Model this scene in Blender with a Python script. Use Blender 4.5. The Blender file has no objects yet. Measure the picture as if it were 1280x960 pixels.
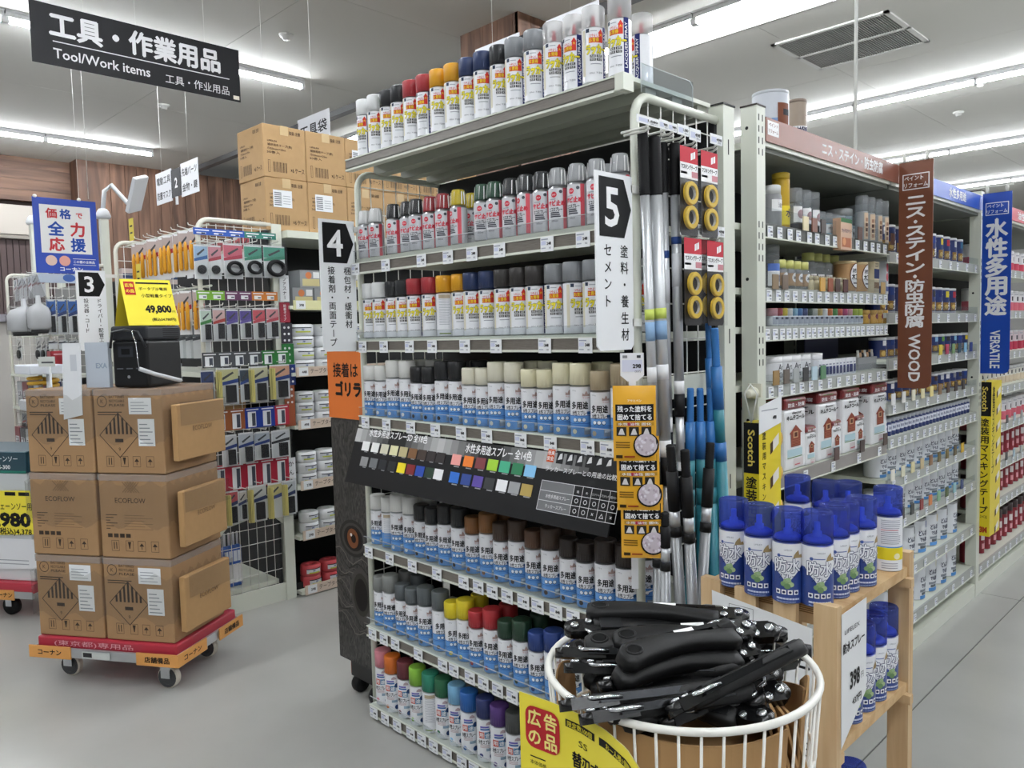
import bpy, bmesh, math, random
from mathutils import Vector, Matrix
random.seed(7)
S = bpy.context.scene
COL = S.collection
PI = math.pi

# ---------------------------------------------------------------- camera
F, W, HH = 976.2, 1280, 960
YAW, PITCH, ROLL = [math.radians(a) for a in (-45.3233, -3.77885, -1.38398)]
EYE = Vector((0, 0, 1.5))
FW = Vector((math.sin(YAW)*math.cos(PITCH), math.cos(YAW)*math.cos(PITCH), math.sin(PITCH)))
_r = Vector((math.cos(YAW), -math.sin(YAW), 0)); _u = _r.cross(FW)
RT = _r*math.cos(ROLL) + _u*math.sin(ROLL); UP = -_r*math.sin(ROLL) + _u*math.cos(ROLL)
cam = bpy.data.cameras.new('camera'); cam.sensor_width = 36; cam.lens = F/W*36; cam.clip_start = .05; cam.clip_end = 200
camo = bpy.data.objects.new('camera', cam); COL.objects.link(camo)
mw = Matrix((RT, UP, -FW)).transposed().to_4x4(); mw.translation = EYE
camo.matrix_world = mw; S.camera = camo

# ---------------------------------------------------------------- world, exposure
wd = bpy.data.worlds.new('store_ambient'); S.world = wd; wd.use_nodes = True
wd.node_tree.nodes['Background'].inputs[0].default_value = (.93, .96, 1, 1)
wd.node_tree.nodes['Background'].inputs[1].default_value = .32
S.view_settings.view_transform = 'Standard'; S.view_settings.look = 'None'
S.view_settings.exposure = 0.12; S.view_settings.gamma = 1
S.view_settings.use_curve_mapping = False
S.cycles.transparent_max_bounces = 16; S.cycles.max_bounces = 6
LAMP = 21.0          # emission of the ceiling tubes

# ---------------------------------------------------------------- measuring helpers (pixel ray against a real plane)
def ray(x, y): return RT*((x-640)/F) + UP*(-(y-480)/F) + FW
def onX(x, y, X): d = ray(x, y); return EYE + d*(X/d.x)
def onY(x, y, Y): d = ray(x, y); return EYE + d*(Y/d.y)
def onZ(x, y, Z): d = ray(x, y); return EYE + d*((Z-1.5)/d.z)
def Xat(px, Y, Z):
    a = (px-640)/F
    b = Vector((0, Y, Z-1.5)); k = RT - FW*a
    return -(k.dot(b))/k.x
def Yat(px, X, Z):
    a = (px-640)/F
    b = Vector((X, 0, Z-1.5)); k = RT - FW*a
    return -(k.dot(b))/k.y

# ---------------------------------------------------------------- materials
MATS = {}
def lin(c):
    return tuple((x/12.92 if x <= .04045 else ((x+.055)/1.055)**2.4) for x in c)
def hexc(h): return tuple(int(h[i:i+2], 16)/255 for i in (0, 2, 4))
def M(name, col, rough=.5, metal=0, bump=0, scale=40, var=0, spec=.5, coat=0, emit=0, stretch=None):
    """one procedural Principled material per name; col is sRGB hex or tuple"""
    if name in MATS: return MATS[name]
    c = lin(hexc(col)) if isinstance(col, str) else lin(col)
    m = bpy.data.materials.new(name); m.use_nodes = True
    nt = m.node_tree; p = nt.nodes['Principled BSDF']
    p.inputs['Base Color'].default_value = (*c, 1); p.inputs['Roughness'].default_value = rough
    p.inputs['Metallic'].default_value = metal; p.inputs['Specular IOR Level'].default_value = spec
    p.inputs['Coat Weight'].default_value = coat
    if emit: p.inputs['Emission Color'].default_value = (*c, 1); p.inputs['Emission Strength'].default_value = emit
    if bump or var:
        tc = nt.nodes.new('ShaderNodeTexCoord'); n = nt.nodes.new('ShaderNodeTexNoise')
        n.inputs['Scale'].default_value = scale; n.inputs['Detail'].default_value = 4
        src = tc.outputs['Object']
        if stretch:
            mp = nt.nodes.new('ShaderNodeMapping'); mp.inputs['Scale'].default_value = stretch
            nt.links.new(src, mp.inputs[0]); src = mp.outputs[0]
        nt.links.new(src, n.inputs['Vector'])
        if var:
            mx = nt.nodes.new('ShaderNodeMix'); mx.data_type = 'RGBA'
            mx.inputs[6].default_value = (*[x*(1-var) for x in c], 1); mx.inputs[7].default_value = (*[min(1, x*(1+var)) for x in c], 1)
            nt.links.new(n.outputs[0], mx.inputs[0]); nt.links.new(mx.outputs[2], p.inputs['Base Color'])
        if bump:
            b = nt.nodes.new('ShaderNodeBump'); b.inputs['Strength'].default_value = bump; b.inputs['Distance'].default_value = .01
            nt.links.new(n.outputs[0], b.inputs['Height']); nt.links.new(b.outputs[0], p.inputs['Normal'])
    MATS[name] = m
    return m
THIN = ('thin_film', 'pack_film', 'fence_plastic', 'shrink_film', 'stretch_wrap', 'bag_film', 'clear_plastic', 'fence_wrapped', 'stretch_film')
def clear(name, tint='f4f8fa', gloss=.13, rough=.12):
    if name in MATS: return MATS[name]
    m = bpy.data.materials.new(name); m.use_nodes = True; nt = m.node_tree
    for n in list(nt.nodes): nt.nodes.remove(n)
    o = nt.nodes.new('ShaderNodeOutputMaterial'); t = nt.nodes.new('ShaderNodeBsdfTransparent'); g = nt.nodes.new('ShaderNodeBsdfPrincipled')
    g.inputs['Base Color'].default_value = (.22, .22, .23, 1) if name in THIN else (.8, .82, .84, 1); g.inputs['Roughness'].default_value = rough; g.inputs['Specular IOR Level'].default_value = .9
    x = nt.nodes.new('ShaderNodeMixShader'); x.inputs[0].default_value = gloss
    t.inputs[0].default_value = (*lin(hexc(tint)), 1)
    nt.links.new(t.outputs[0], x.inputs[1]); nt.links.new(g.outputs[0], x.inputs[2]); nt.links.new(x.outputs[0], o.inputs[0])
    MATS[name] = m
    return m
INKS = {}
def ink(h, rough=.55): return M('ink_'+h, h, rough, spec=.25)
def wood(name, c1, c2, scale=3, stretch=(1, 1, 12), rough=.55):
    if name in MATS: return MATS[name]
    m = M(name, c1, rough); nt = m.node_tree; p = nt.nodes['Principled BSDF']
    tc = nt.nodes.new('ShaderNodeTexCoord'); mp = nt.nodes.new('ShaderNodeMapping'); mp.inputs['Scale'].default_value = stretch
    oi = nt.nodes.new('ShaderNodeObjectInfo'); ad = nt.nodes.new('ShaderNodeVectorMath'); ad.operation = 'ADD'
    cm = nt.nodes.new('ShaderNodeCombineXYZ')
    mul = nt.nodes.new('ShaderNodeMath'); mul.operation = 'MULTIPLY'; mul.inputs[1].default_value = 37
    nt.links.new(oi.outputs['Random'], mul.inputs[0])
    for i in range(3): nt.links.new(mul.outputs[0], cm.inputs[i])
    n = nt.nodes.new('ShaderNodeTexNoise'); n.inputs['Scale'].default_value = scale; n.inputs['Detail'].default_value = 6; n.inputs['Distortion'].default_value = .6
    r = nt.nodes.new('ShaderNodeValToRGB'); r.color_ramp.elements[0].position = .32; r.color_ramp.elements[1].position = .7
    r.color_ramp.elements[0].color = (*lin(hexc(c2)), 1); r.color_ramp.elements[1].color = (*lin(hexc(c1)), 1)
    nt.links.new(tc.outputs['Object'], ad.inputs[0]); nt.links.new(cm.outputs[0], ad.inputs[1]); nt.links.new(ad.outputs[0], mp.inputs[0])
    nt.links.new(mp.outputs[0], n.inputs['Vector']); nt.links.new(n.outputs[0], r.inputs[0]); nt.links.new(r.outputs[0], p.inputs['Base Color'])
    return m
WHITE = M('white_print', 'f1f1f2', .42); BLACK = ink('0e0e10'); PAPER = M('paper', 'eceef0', .6)
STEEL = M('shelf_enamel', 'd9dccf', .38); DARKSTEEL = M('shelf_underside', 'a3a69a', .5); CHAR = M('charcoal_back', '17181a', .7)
WIRE = M('white_wire', 'e6e6e0', .35); CLEAR = clear('clear_plastic'); FILM = clear('thin_film', 'fbfbfb', .10, .25)
RAIL = M('wood_print_rail', '6d675f', .35, var=.45, scale=14, stretch=(2, 2, 30)); CARD = M('cardboard', 'b08a5c', .8, var=.07, scale=30, bump=.1)
CHROME = M('chrome', 'c9ccd0', .22, 1); ALU = M('brushed_aluminium', 'cfd2d5', .36, .6); RUBBER = M('black_rubber', '121213', .6, spec=.3)

# ---------------------------------------------------------------- text
_tc = bpy.data.curves.new('txt', 'FONT'); _to = bpy.data.objects.new('txt', _tc); COL.objects.link(_to)
_tc.resolution_u = 2; TX = {}
def text2d(body, bold=0):
    k = (body, bold)
    if k not in TX:
        _tc.body = body; _tc.offset = bold
        bpy.context.view_layer.update()
        dg = bpy.context.evaluated_depsgraph_get(); e = _to.evaluated_get(dg); me = e.to_mesh()
        v = [(p.co.x, p.co.y) for p in me.vertices]; f = [tuple(p.vertices) for p in me.polygons]; e.to_mesh_clear()
        if not v: v, f = [(0, 0), (0, 0), (0, 0)], []
        x0, x1 = min(a for a, b in v), max(a for a, b in v); y0, y1 = min(b for a, b in v), max(b for a, b in v)
        TX[k] = ([(a-(x0+x1)/2, b-(y0+y1)/2) for a, b in v], f, x1-x0, y1-y0)
    return TX[k]
def cut2d(v, f, step):
    bm = bmesh.new(); vs = [bm.verts.new((a, b, 0)) for a, b in v]
    for q in f:
        try: bm.faces.new([vs[i] for i in q])
        except ValueError: pass
    x0, x1 = min(a for a, b in v), max(a for a, b in v); k = math.ceil(x0/step)*step
    while k < x1:
        bmesh.ops.bisect_plane(bm, geom=bm.verts[:]+bm.edges[:]+bm.faces[:], plane_co=(k, 0, 0), plane_no=(1, 0, 0)); k += step
    bm.verts.index_update()
    r = [(p.co.x, p.co.y) for p in bm.verts], [tuple(p.index for p in q.verts) for q in bm.faces]
    bm.free(); return r

# ---------------------------------------------------------------- mesh builder
def flat(o, u, v):
    o, u, v = Vector(o), Vector(u).normalized(), Vector(v).normalized(); n = u.cross(v)
    g = lambda a, b, l=0: o + u*a + v*b + n*l
    g.curved = 0; return g
def wrap(r, z=0):
    g = lambda a, b, l=0: Vector(((r+l)*math.sin(a/r), -(r+l)*math.cos(a/r), z+b))
    g.curved = r*.2; return g
def xz(y=0, z=0, x=0): return flat((x, y, z), (1, 0, 0), (0, 0, 1))      # faces -Y
def yz(x=0, z=0, y=0): return flat((x, y, z), (0, 1, 0), (0, 0, 1))      # faces +X
class MB:
    def __init__(s, T=None): s.v, s.f, s.m, s.s, s.mats, s.T = [], [], [], [], [], T
    def add(s, v, f, mat, smooth=False):
        if mat not in s.mats: s.mats.append(mat)
        k, i = len(s.v), s.mats.index(mat)
        s.v += [tuple(s.T @ Vector(p)) for p in v] if s.T else [tuple(p) for p in v]
        for q in f: s.f.append(tuple(k+j for j in q)); s.m.append(i); s.s.append(smooth)
        return s
    def box(s, x0, x1, y0, y1, z0, z1, mat):
        v = [(x, y, z) for z in (z0, z1) for y in (y0, y1) for x in (x0, x1)]
        return s.add(v, [(0, 2, 3, 1), (4, 5, 7, 6), (0, 1, 5, 4), (2, 6, 7, 3), (0, 4, 6, 2), (1, 3, 7, 5)], mat)
    def cbox(s, x0, x1, y0, y1, z0, z1, mat, b=.005, seg=2):
        bm = bmesh.new(); bmesh.ops.create_cube(bm, size=1)
        for p in bm.verts: p.co = Vector(((x0+x1)/2+p.co.x*(x1-x0), (y0+y1)/2+p.co.y*(y1-y0), (z0+z1)/2+p.co.z*(z1-z0)))
        bmesh.ops.bevel(bm, geom=bm.edges[:], offset=b, segments=seg, affect='EDGES', profile=.5)
        bm.verts.index_update()
        s.add([tuple(p.co) for p in bm.verts], [tuple(q.index for q in p.verts) for p in bm.faces], mat); bm.free(); return s
    def lathe(s, prof, mat, n=20, o=(0, 0, 0), smooth=True, axis='z', cap=True):
        v, f = [], []
        mats = mat if isinstance(mat, list) else None
        for r, z in prof:
            for i in range(n):
                a = 2*PI*i/n; p = (r*math.cos(a), r*math.sin(a), z)
                if axis == 'x': p = (p[2], p[0], p[1])
                if axis == 'y': p = (p[0], p[2], p[1])
                v.append((p[0]+o[0], p[1]+o[1], p[2]+o[2]))
        for j in range(len(prof)-1):
            q = [(j*n+i, j*n+(i+1) % n, (j+1)*n+(i+1) % n, (j+1)*n+i) for i in range(n)]
            if mats: s.add(v, q, mats[j], smooth)
            else: f += q
        if cap and prof[0][0] > .0005: f.append(tuple(range(n))[::-1])
        if cap and prof[-1][0] > .0005: f.append(tuple((len(prof)-1)*n+i for i in range(n)))
        return s.add(v, f, mats[-1] if mats else mat, smooth)
    def cyl(s, p, r, h, mat, n=12, axis='z', r2=None): return s.lathe([(r, 0), (r if r2 is None else r2, h)], mat, n, p, True, axis)
    def tube(s, pts, r, mat, n=6, closed=False):
        pts = [Vector(p) for p in pts]; v, f = [], []; m = len(pts); ref = None
        for i, p in enumerate(pts):
            a = pts[i-1] if (i or closed) else p; b = pts[(i+1) % m] if (i < m-1 or closed) else p
            t = (b-a).normalized()
            if ref is None: ref = Vector((0, 0, 1)) if abs(t.z) < .9 else Vector((1, 0, 0))
            e = (ref - t*ref.dot(t)).normalized(); g = t.cross(e); ref = e
            v += [p+(e*math.cos(2*PI*k/n)+g*math.sin(2*PI*k/n))*r for k in range(n)]
        for i in range(m if closed else m-1):
            j = (i+1) % m
            f += [(i*n+k, i*n+(k+1) % n, j*n+(k+1) % n, j*n+k) for k in range(n)]
        if not closed: f += [tuple(range(n))[::-1], tuple((m-1)*n+k for k in range(n))]
        return s.add(v, f, mat, True)
    def prism(s, g, pts, t, mat, l=0):
        """outline pts (u,v) on mapping g, extruded back by t"""
        n = len(pts); v = [g(a, b, l) for a, b in pts]+[g(a, b, l-t) for a, b in pts]
        return s.add(v, [tuple(range(n)), tuple(range(2*n-1, n-1, -1))]+[((i+1) % n, i, n+i, n+(i+1) % n) for i in range(n)], mat)
    def rect(s, g, u0, v0, u1, v1, mat, l=.0004):
        k = max(1, math.ceil((u1-u0)/g.curved)) if g.curved else 1
        us = [u0+(u1-u0)*i/k for i in range(k+1)]
        return s.add([g(a, v0, l) for a in us]+[g(a, v1, l) for a in us], [(i, i+1, k+2+i, k+1+i) for i in range(k)], mat, bool(g.curved))
    def poly(s, g, pts, mat, l=.0006): 
        if g.curved:
            v, f = cut2d(pts, [tuple(range(len(pts)))], g.curved); return s.add([g(a, b, l) for a, b in v], f, mat, True)
        return s.add([g(a, b, l) for a, b in pts], [tuple(range(len(pts)))], mat)
    def circ(s, g, u, v, r, mat, l=.0006, n=14, ry=None): return s.poly(g, [(u+r*math.cos(2*PI*i/n), v+(ry or r)*math.sin(2*PI*i/n)) for i in range(n)], mat, l)
    def ring(s, g, u, v, r, w, mat, l=.0006, n=16):
        p = [(u+q*math.cos(2*PI*i/n), v+q*math.sin(2*PI*i/n)) for q in (r, r-w) for i in range(n)]
        return s.add([g(a, b, l) for a, b in p], [(i, (i+1) % n, n+(i+1) % n, n+i) for i in range(n)], mat)
    def line(s, g, a, b, w, mat, l=.0006):
        d = Vector((b[0]-a[0], b[1]-a[1])).normalized()*w/2
        return s.poly(g, [(a[0]+d.y, a[1]-d.x), (b[0]+d.y, b[1]-d.x), (b[0]-d.y, b[1]+d.x), (a[0]-d.y, a[1]+d.x)], mat, l)
    def txt(s, g, body, u, v, h, mat, bold=0, w=None, rot=0, l=.0008, al='c'):
        if bold > 0 and any(ord(c_) > 0x2fff for c_ in body):      # heavy strokes: shifted copies keep the glyphs clean
            e = bold*h*.95
            if al == 'c' and bold > .008:
                for k_, q in enumerate(((e, 0), (-e, 0), (0, e), (0, -e))): s.txt(g, body, u+q[0], v+q[1], h, mat, 0, w, rot, l-.00006*(k_+1))
            bold = 0
        p, f, tw, th = text2d(body, bold)
        sx = h if w is None else w/tw
        if al == 'l': u += sx*tw/2
        if al == 'r': u -= sx*tw/2
        c, d = math.cos(rot), math.sin(rot)
        q = [(u+a*sx*c-b*h*d, v+a*sx*d+b*h*c) for a, b in p]
        if g.curved: q, f = cut2d(q, f, g.curved)
        return s.add([g(a, b, l) for a, b in q], f, mat)
    def otxt(s, g, body, u, v, h, mat, omat, o, bold=.02, w=None, l=.0012):
        for i in range(8): s.txt(g, body, u+o*math.cos(i*PI/4), v+o*math.sin(i*PI/4), h, omat, 0, w, 0, l*.5+.00005*i)
        return s.txt(g, body, u, v, h, mat, bold, w, 0, l)
    def vtxt(s, g, body, u, v, h, mat, bold=0, step=1.08, l=.0008, w=None):
        """characters stacked downwards from v"""
        for i, ch in enumerate(body):
            if ch == ' ': continue
            s.txt(g, ch, u, v-(i+.5)*h*step, h, mat, bold, rot=-PI/2 if ch in 'ー―' else 0, l=l)
        return s
    def mesh(s, name):
        me = bpy.data.meshes.new(name); me.from_pydata(s.v, [], s.f)
        for m in s.mats: me.materials.append(m)
        me.polygons.foreach_set('material_index', s.m); me.polygons.foreach_set('use_smooth', s.s); me.update()
        return me
    def build(s, name, parent=None, loc=None, rz=0):
        return ob(name, s.mesh(name), parent, loc, rz)
def ob(name, me, parent=None, loc=None, rz=0):
    o = bpy.data.objects.new(name, me); COL.objects.link(o)
    if parent: o.parent = parent
    if loc is not None: o.location = loc
    if rz: o.rotation_euler = (0, 0, rz)
    return o
def tag(o, label, cat, group=None):
    o['label'] = label; o['category'] = cat
    if group: o['group'] = group
    return o
def thing(name, label, cat, loc=(0, 0, 0), rz=0, group=None):
    return tag(ob(name, None, None, loc, rz), label, cat, group)
def struct(o): o['kind'] = 'structure'; return o
def stuff(o): o['kind'] = 'stuff'; return o
KIDS = {}
def dup(root, loc, rz=0, label=None, group=None):
    r = root.copy(); COL.objects.link(r); r.location = loc; r.rotation_euler = (0, 0, rz)
    if label: r['label'] = label
    if group: r['group'] = group
    for c in root.children:
        k = c.copy(); COL.objects.link(k); k.parent = r
        for d in c.children:
            e = d.copy(); COL.objects.link(e); e.parent = k
    return r
ORD = 'first second third fourth fifth sixth seventh eighth ninth tenth eleventh twelfth thirteenth fourteenth fifteenth sixteenth seventeenth eighteenth nineteenth twentieth twenty-first twenty-second twenty-third twenty-fourth twenty-fifth twenty-sixth twenty-seventh twenty-eighth'.split()
class Kind:
    """a thing built once (mesh body + child parts) and then copied"""
    def __init__(s, name, cat, body, parts=(), group=None):
        s.name, s.cat, s.group = name, cat, group
        s.me = body.mesh(name); s.parts = [(n, b.mesh(n)) for n, b in parts]
    def put(s, loc, label, rz=0, group=None, swap=None, rot=None):
        o = ob(s.name, s.me, None, loc, rz); tag(o, label, s.cat, group or s.group)
        if rot is not None: o.rotation_euler = rot
        for n, m in s.parts: ob(n, (swap or {}).get(n, m), o)
        return o
# ================================================================ THE ROOM
CZ = 4.0
FLOORM = M('polished_concrete', 'a6a6a2', .3, var=.17, scale=2.2, bump=.015)
fl = struct(ob('floor', None))
mb = MB(); mb.box(-16, 9, -7, 30, -.06, -.004, M('floor_joint', '5c5c5a', .8)); mb.build('sub_floor', fl)
xs = [-16.02, -9.02, -1.02, 2.98, 9]; ys = [-7, -1.2, 4.8, 7.8, 10.8, 13.8, 18, 24, 30]
for i in range(len(xs)-1):
    for j in range(len(ys)-1):
        m_ = MB(); m_.box(xs[i]+.003, xs[i+1]-.003, ys[j]+.003, ys[j+1]-.003, -.03, 0, FLOORM); m_.build('floor_slab', fl)
CEILM = M('ceiling_board', 'd6d5cf', .9, bump=.06, scale=160)
ce = struct(ob('ceiling', None))
for y0, y1, z in ((-7, 4.93, 0), (4.93, 6.22, .22), (6.22, 30, 0)): mb = MB(); mb.box(-16, 9, y0, y1, CZ+z+.026, CZ+z+.08, M('ceiling_gap', '77776f', .9)); mb.build('ceiling_backing', ce)
mb = MB(); mb.box(-16, 9, 6.2, 6.22, CZ, CZ+.25, M('trough_face', 'd6d7d3', .8)); mb.build('trough_side', ce)
mb = MB(); mb.box(-16, 9, 4.93, 4.95, CZ, CZ+.25, MATS['trough_face']); mb.build('trough_side', ce)
cx = [-16]+[-14.2+1.82*i for i in range(13)]+[9]; cy = [-7]+[-5.97+1.82*i for i in range(6)]+[4.95, 6.2]+[6.2+1.82*i for i in range(1, 14)]
for i in range(len(cx)-1):
    for j in range(len(cy)-1):
        m_ = MB(); zz = CZ+(.22 if abs(cy[j]-4.95) < .01 else 0); m_.box(cx[i]+.002, cx[i+1]-.002, cy[j]+.002, cy[j+1]-.002, zz, zz+.025, CEILM); m_.build('ceiling_panel', ce)
# dark expansion strip across the ceiling and the down-stand behind it
mb = MB(); mb.box(-14, 6, 4.86, 4.95, CZ-.06, CZ+.01, M('dark_metal_trim', '77787a', .5)); struct(mb.build('trim_1'))

WOODV = wood('brown_wood_wall', '8a6650', '4e3527', 2.2, (5, 5, .5))
WOODH = wood('brown_wood_band', '7d5c47', '4a3326', 2.2, (5, .5, 5))
wl = struct(ob('wall_left', None)); y = 3.67; k = 0
while y < 27:
    w = random.choice((.16, .2, .24)); m_ = MB(); m_.box(-11.95, -11.83-random.random()*.006, y, y+w-.006, 0, CZ, WOODV); m_.build('plank', wl); y += w
m_ = MB(); m_.box(-12.2, -11.9, 3.6, 27, 0, CZ, ink('2b1d15')); m_.build('wall_core', wl)
m_ = MB(); m_.box(-12.2, -11.82, 3.44, 3.67, 0, CZ, wood('brown_wood_corner', '6d4d3a', '3d291e', 2.2, (5, 5, .5))); m_.build('corner_post', wl)
y = -6
while y < 3.44:
    for z in (3.42, 3.565, 3.71, 3.855):
        m_ = MB(); m_.box(-12.22, -12.1-random.random()*.006, y, min(y+1.2, 3.44)-.004, z, z+.142, WOODH); m_.build('plank', wl)
    y += 1.2
m_ = MB(); m_.box(-12.3, -12.22, -6, 3.6, 0, CZ, ink('2b1d15')); m_.build('wall_core', wl)
sh = struct(ob('window_1', None))
m_ = MB(); m_.cbox(-12.2, -12.0, -6, 3.4, 2.95, 3.34, M('shutter_box_beige', 'b5aea4', .5), .01); m_.build('shutter_box', sh)
m_ = MB(); m_.box(-12.2, -12.02, -6, 3.4, 2.9, 2.945, M('shutter_rail', '8d877e', .5)); m_.build('rail', sh)
for i in range(26):
    m_ = MB(); m_.box(-12.18, -12.12, 1.5+i*.075, 1.5+i*.075+.066, 1.9, 2.9, M('dark_blind', '4a3a38', .6)); m_.build('blind_slat', sh)
m_ = MB(); m_.box(-12.2, -12.12, .2, 1.46, 1.9, 2.9, M('bright_curtain', 'e8e4f0', .8)); m_.build('curtain', sh)
m_ = MB(); m_.box(-12.2, -12.0, -6, 3.4, 1.8, 1.9, M('window_sill_grey', '77747a', .5)); m_.build('sill', sh)
m_ = MB(); m_.box(-12.2, -12.1, -6, 3.4, 0, 1.8, M('wall_paint_grey', 'a8a49e', .7)); m_.build('lower_wall', sh)
mb = MB(); mb.box(-13, 9, 27, 27.2, 0, CZ, M('white_wall', 'd8d8d4', .8)); struct(mb.build('wall_back'))
# wood-clad column behind the spray display
co = struct(ob('column', None))
m_ = MB(); m_.box(-5.04, -4.4, 4.52, 5.2, 0, CZ, ink('2b1d15')); m_.build('core', co)
x = -5.06
while x < -4.4:
    w = random.choice((.11, .14, .17)); m_ = MB(); m_.box(x, min(x+w-.004, -4.38), 4.49, 4.53, 0, CZ, WOODV); m_.build('plank', co); x += w
y = 4.49
while y < 5.18:
    w = random.choice((.11, .14, .17)); m_ = MB(); m_.box(-4.41, -4.375, y, min(y+w-.004, 5.2), 0, CZ, WOODV); m_.build('plank', co); y += w

# ---------------------------------------------------------------- ceiling lights
TUBE = M('led_tube', 'f6faff', .4, emit=LAMP*4.2); HOUS = M('light_housing', 'd4d5d6', .45)
def mk_light():
    b = MB(); b.box(-.62, .62, -.035, .035, .0, .05, HOUS); b.box(-.62, .62, -.05, .05, .035, .05, HOUS)
    t = MB(); t.lathe([(.022, -.6), (.022, .6)], TUBE, 10, (0, 0, -.016), True, 'x')
    e = MB(); e.box(-.625, -.598, -.026, .026, -.042, .02, HOUS); e2 = MB(); e2.box(.598, .625, -.026, .026, -.042, .02, HOUS)
    return Kind('ceiling_light', 'ceiling light', b, [('tube', t), ('end_cap', e), ('end_cap', e2)], 'tube lights under the ceiling')
LK = mk_light(); LZ = CZ-.05
def lrow(where, pts, rz):
    for i, (x, y) in enumerate(pts): LK.put((x, y, LZ), f'{ORD[i]} tube light counted inwards along {where}', rz)
lrow('the row over the dark window', [(-10.65, 3.4-1.25*i) for i in range(4)], PI/2)
lrow('the row over the black banner', [(-6.92, 3.455-1.25*i) for i in range(6)], PI/2)
lrow('the row in front of the spray display', [(-3.2, 2.0-1.25*i) for i in range(5)], PI/2)
lrow('the row over the main aisle', [(.5, 2.0-1.25*i) for i in range(5)], PI/2)
lrow('the row beyond the main aisle', [(4.2, 2.0-1.25*i) for i in range(5)], PI/2)
lrow('the row above the clear-capped cans', [(3.4-1.25*i, 5.58) for i in range(11)], 0)
lrow('the row beyond the big ceiling vent', [(3.1-1.225*i, 9.14) for i in range(8)], 0)
lrow('the row above the brown header', [(3.1-1.225*i, 12.55) for i in range(8)], 0)
lrow('the row above the blue header', [(3.1-1.225*i, 15.95) for i in range(8)], 0)
# ---------------------------------------------------------------- vents and detectors
def vent(x, y, label):
    t = thing('ceiling_vent', label, 'vent', (x, y, CZ)); fm = M('vent_frame', 'd8d8d4', .5)
    m_ = MB()
    for a in (-.5, -.02, .46): m_.box(-.5, .5, a, a+.04, -.014, .002, fm)
    for a in (-.5, .46): m_.box(a, a+.04, -.5, .5, -.014, .002, fm)
    m_.build('frame', t)
    m_ = MB(); m_.box(-.47, .47, -.47, .47, -.001, .001, M('vent_dark', '5a5a58', .8)); m_.build('backing', t)
    for i in range(44):
        m_ = MB() if i == 0 else None
        if i == 0: m_.box(-.004, .004, -.46, .46, -.011, -.002, M('vent_slat', 'a9a9a5', .5)); me = m_.mesh('slat')
        ob('slat', me, t, (-.455+i*.0212, 0, 0))
    return t
vent(-2.9, 7.2, 'large square slatted vent in the ceiling above the brown header')
vent(-1.9, 14.1, 'smaller distant slatted vent in the ceiling above the blue sign')
def detector(x, y, label):
    m_ = MB(); m_.lathe([(.0, -.045), (.03, -.045), (.035, -.02), (.055, -.018), (.06, .0)], M('detector_white', 'c8c8c4', .5), 14)
    tag(m_.build('smoke_detector', None, (x, y, CZ)), label, 'detector')
for i, (p, l) in enumerate([((1198, 140), 'round detector on the ceiling between the two rows at the aisle'), ((358, 43), 'round detector on the ceiling beside the black banner tube'), ((205, 131), 'small dark detector on the ceiling under the black banner'), ((1225, 103), 'small detector next to the tube row by the vent')]):
    q = onZ(*p, CZ); detector(q.x, q.y, l)
# ================================================================ SPRAY CANS (kinds)
WHITECAN = M('white_can', 'e9eaee', .28, coat=.3); TIN = M('tin_rim', 'b9bbbf', .3, .9); NAVY = ink('232a66'); SKYB = M('can_sky_blue', '5f97d6', .3, coat=.3)
def capmat(h): return M('cap_'+h, h, .38)
def can_body(H, r, zones, n=24):
    """lathe body: zones = [(height, material), ...] from the base up, then the shoulder"""
    b = MB(); prof = [(r-.002, 0), (r, .002)]; mats = [TIN]
    z0 = .002
    for z, m in zones: prof.append((r, z)); mats.append(m)
    prof += [(r-.003, H-.006), (r-.009, H)]; mats += [zones[-1][1], TIN]
    return b.lathe(prof, mats, n)
def cap_mb(r, z0, z1, mat, ribs=0, n=24, taper=0):
    b = MB(); b.lathe([(r, z0), (r-taper, z1-.003), (r-taper-.0025, z1), (r-.008-taper, z1-.0005)], mat, n)
    if ribs:
        for i in range(n):
            a = 2*PI*(i+.5)/n; q = Vector((math.cos(a), math.sin(a), 0)); t = Vector((-q.y, q.x, 0))*.0009
            b.add([q*(r+.0007)-t+Vector((0, 0, z0+.004)), q*(r+.0007)+t+Vector((0, 0, z0+.004)), q*(r+.0007-taper)+t+Vector((0, 0, z1-.006)), q*(r+.0007-taper)-t+Vector((0, 0, z1-.006))], [(0, 1, 2, 3)], mat)
    return b
mm = .001
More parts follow.
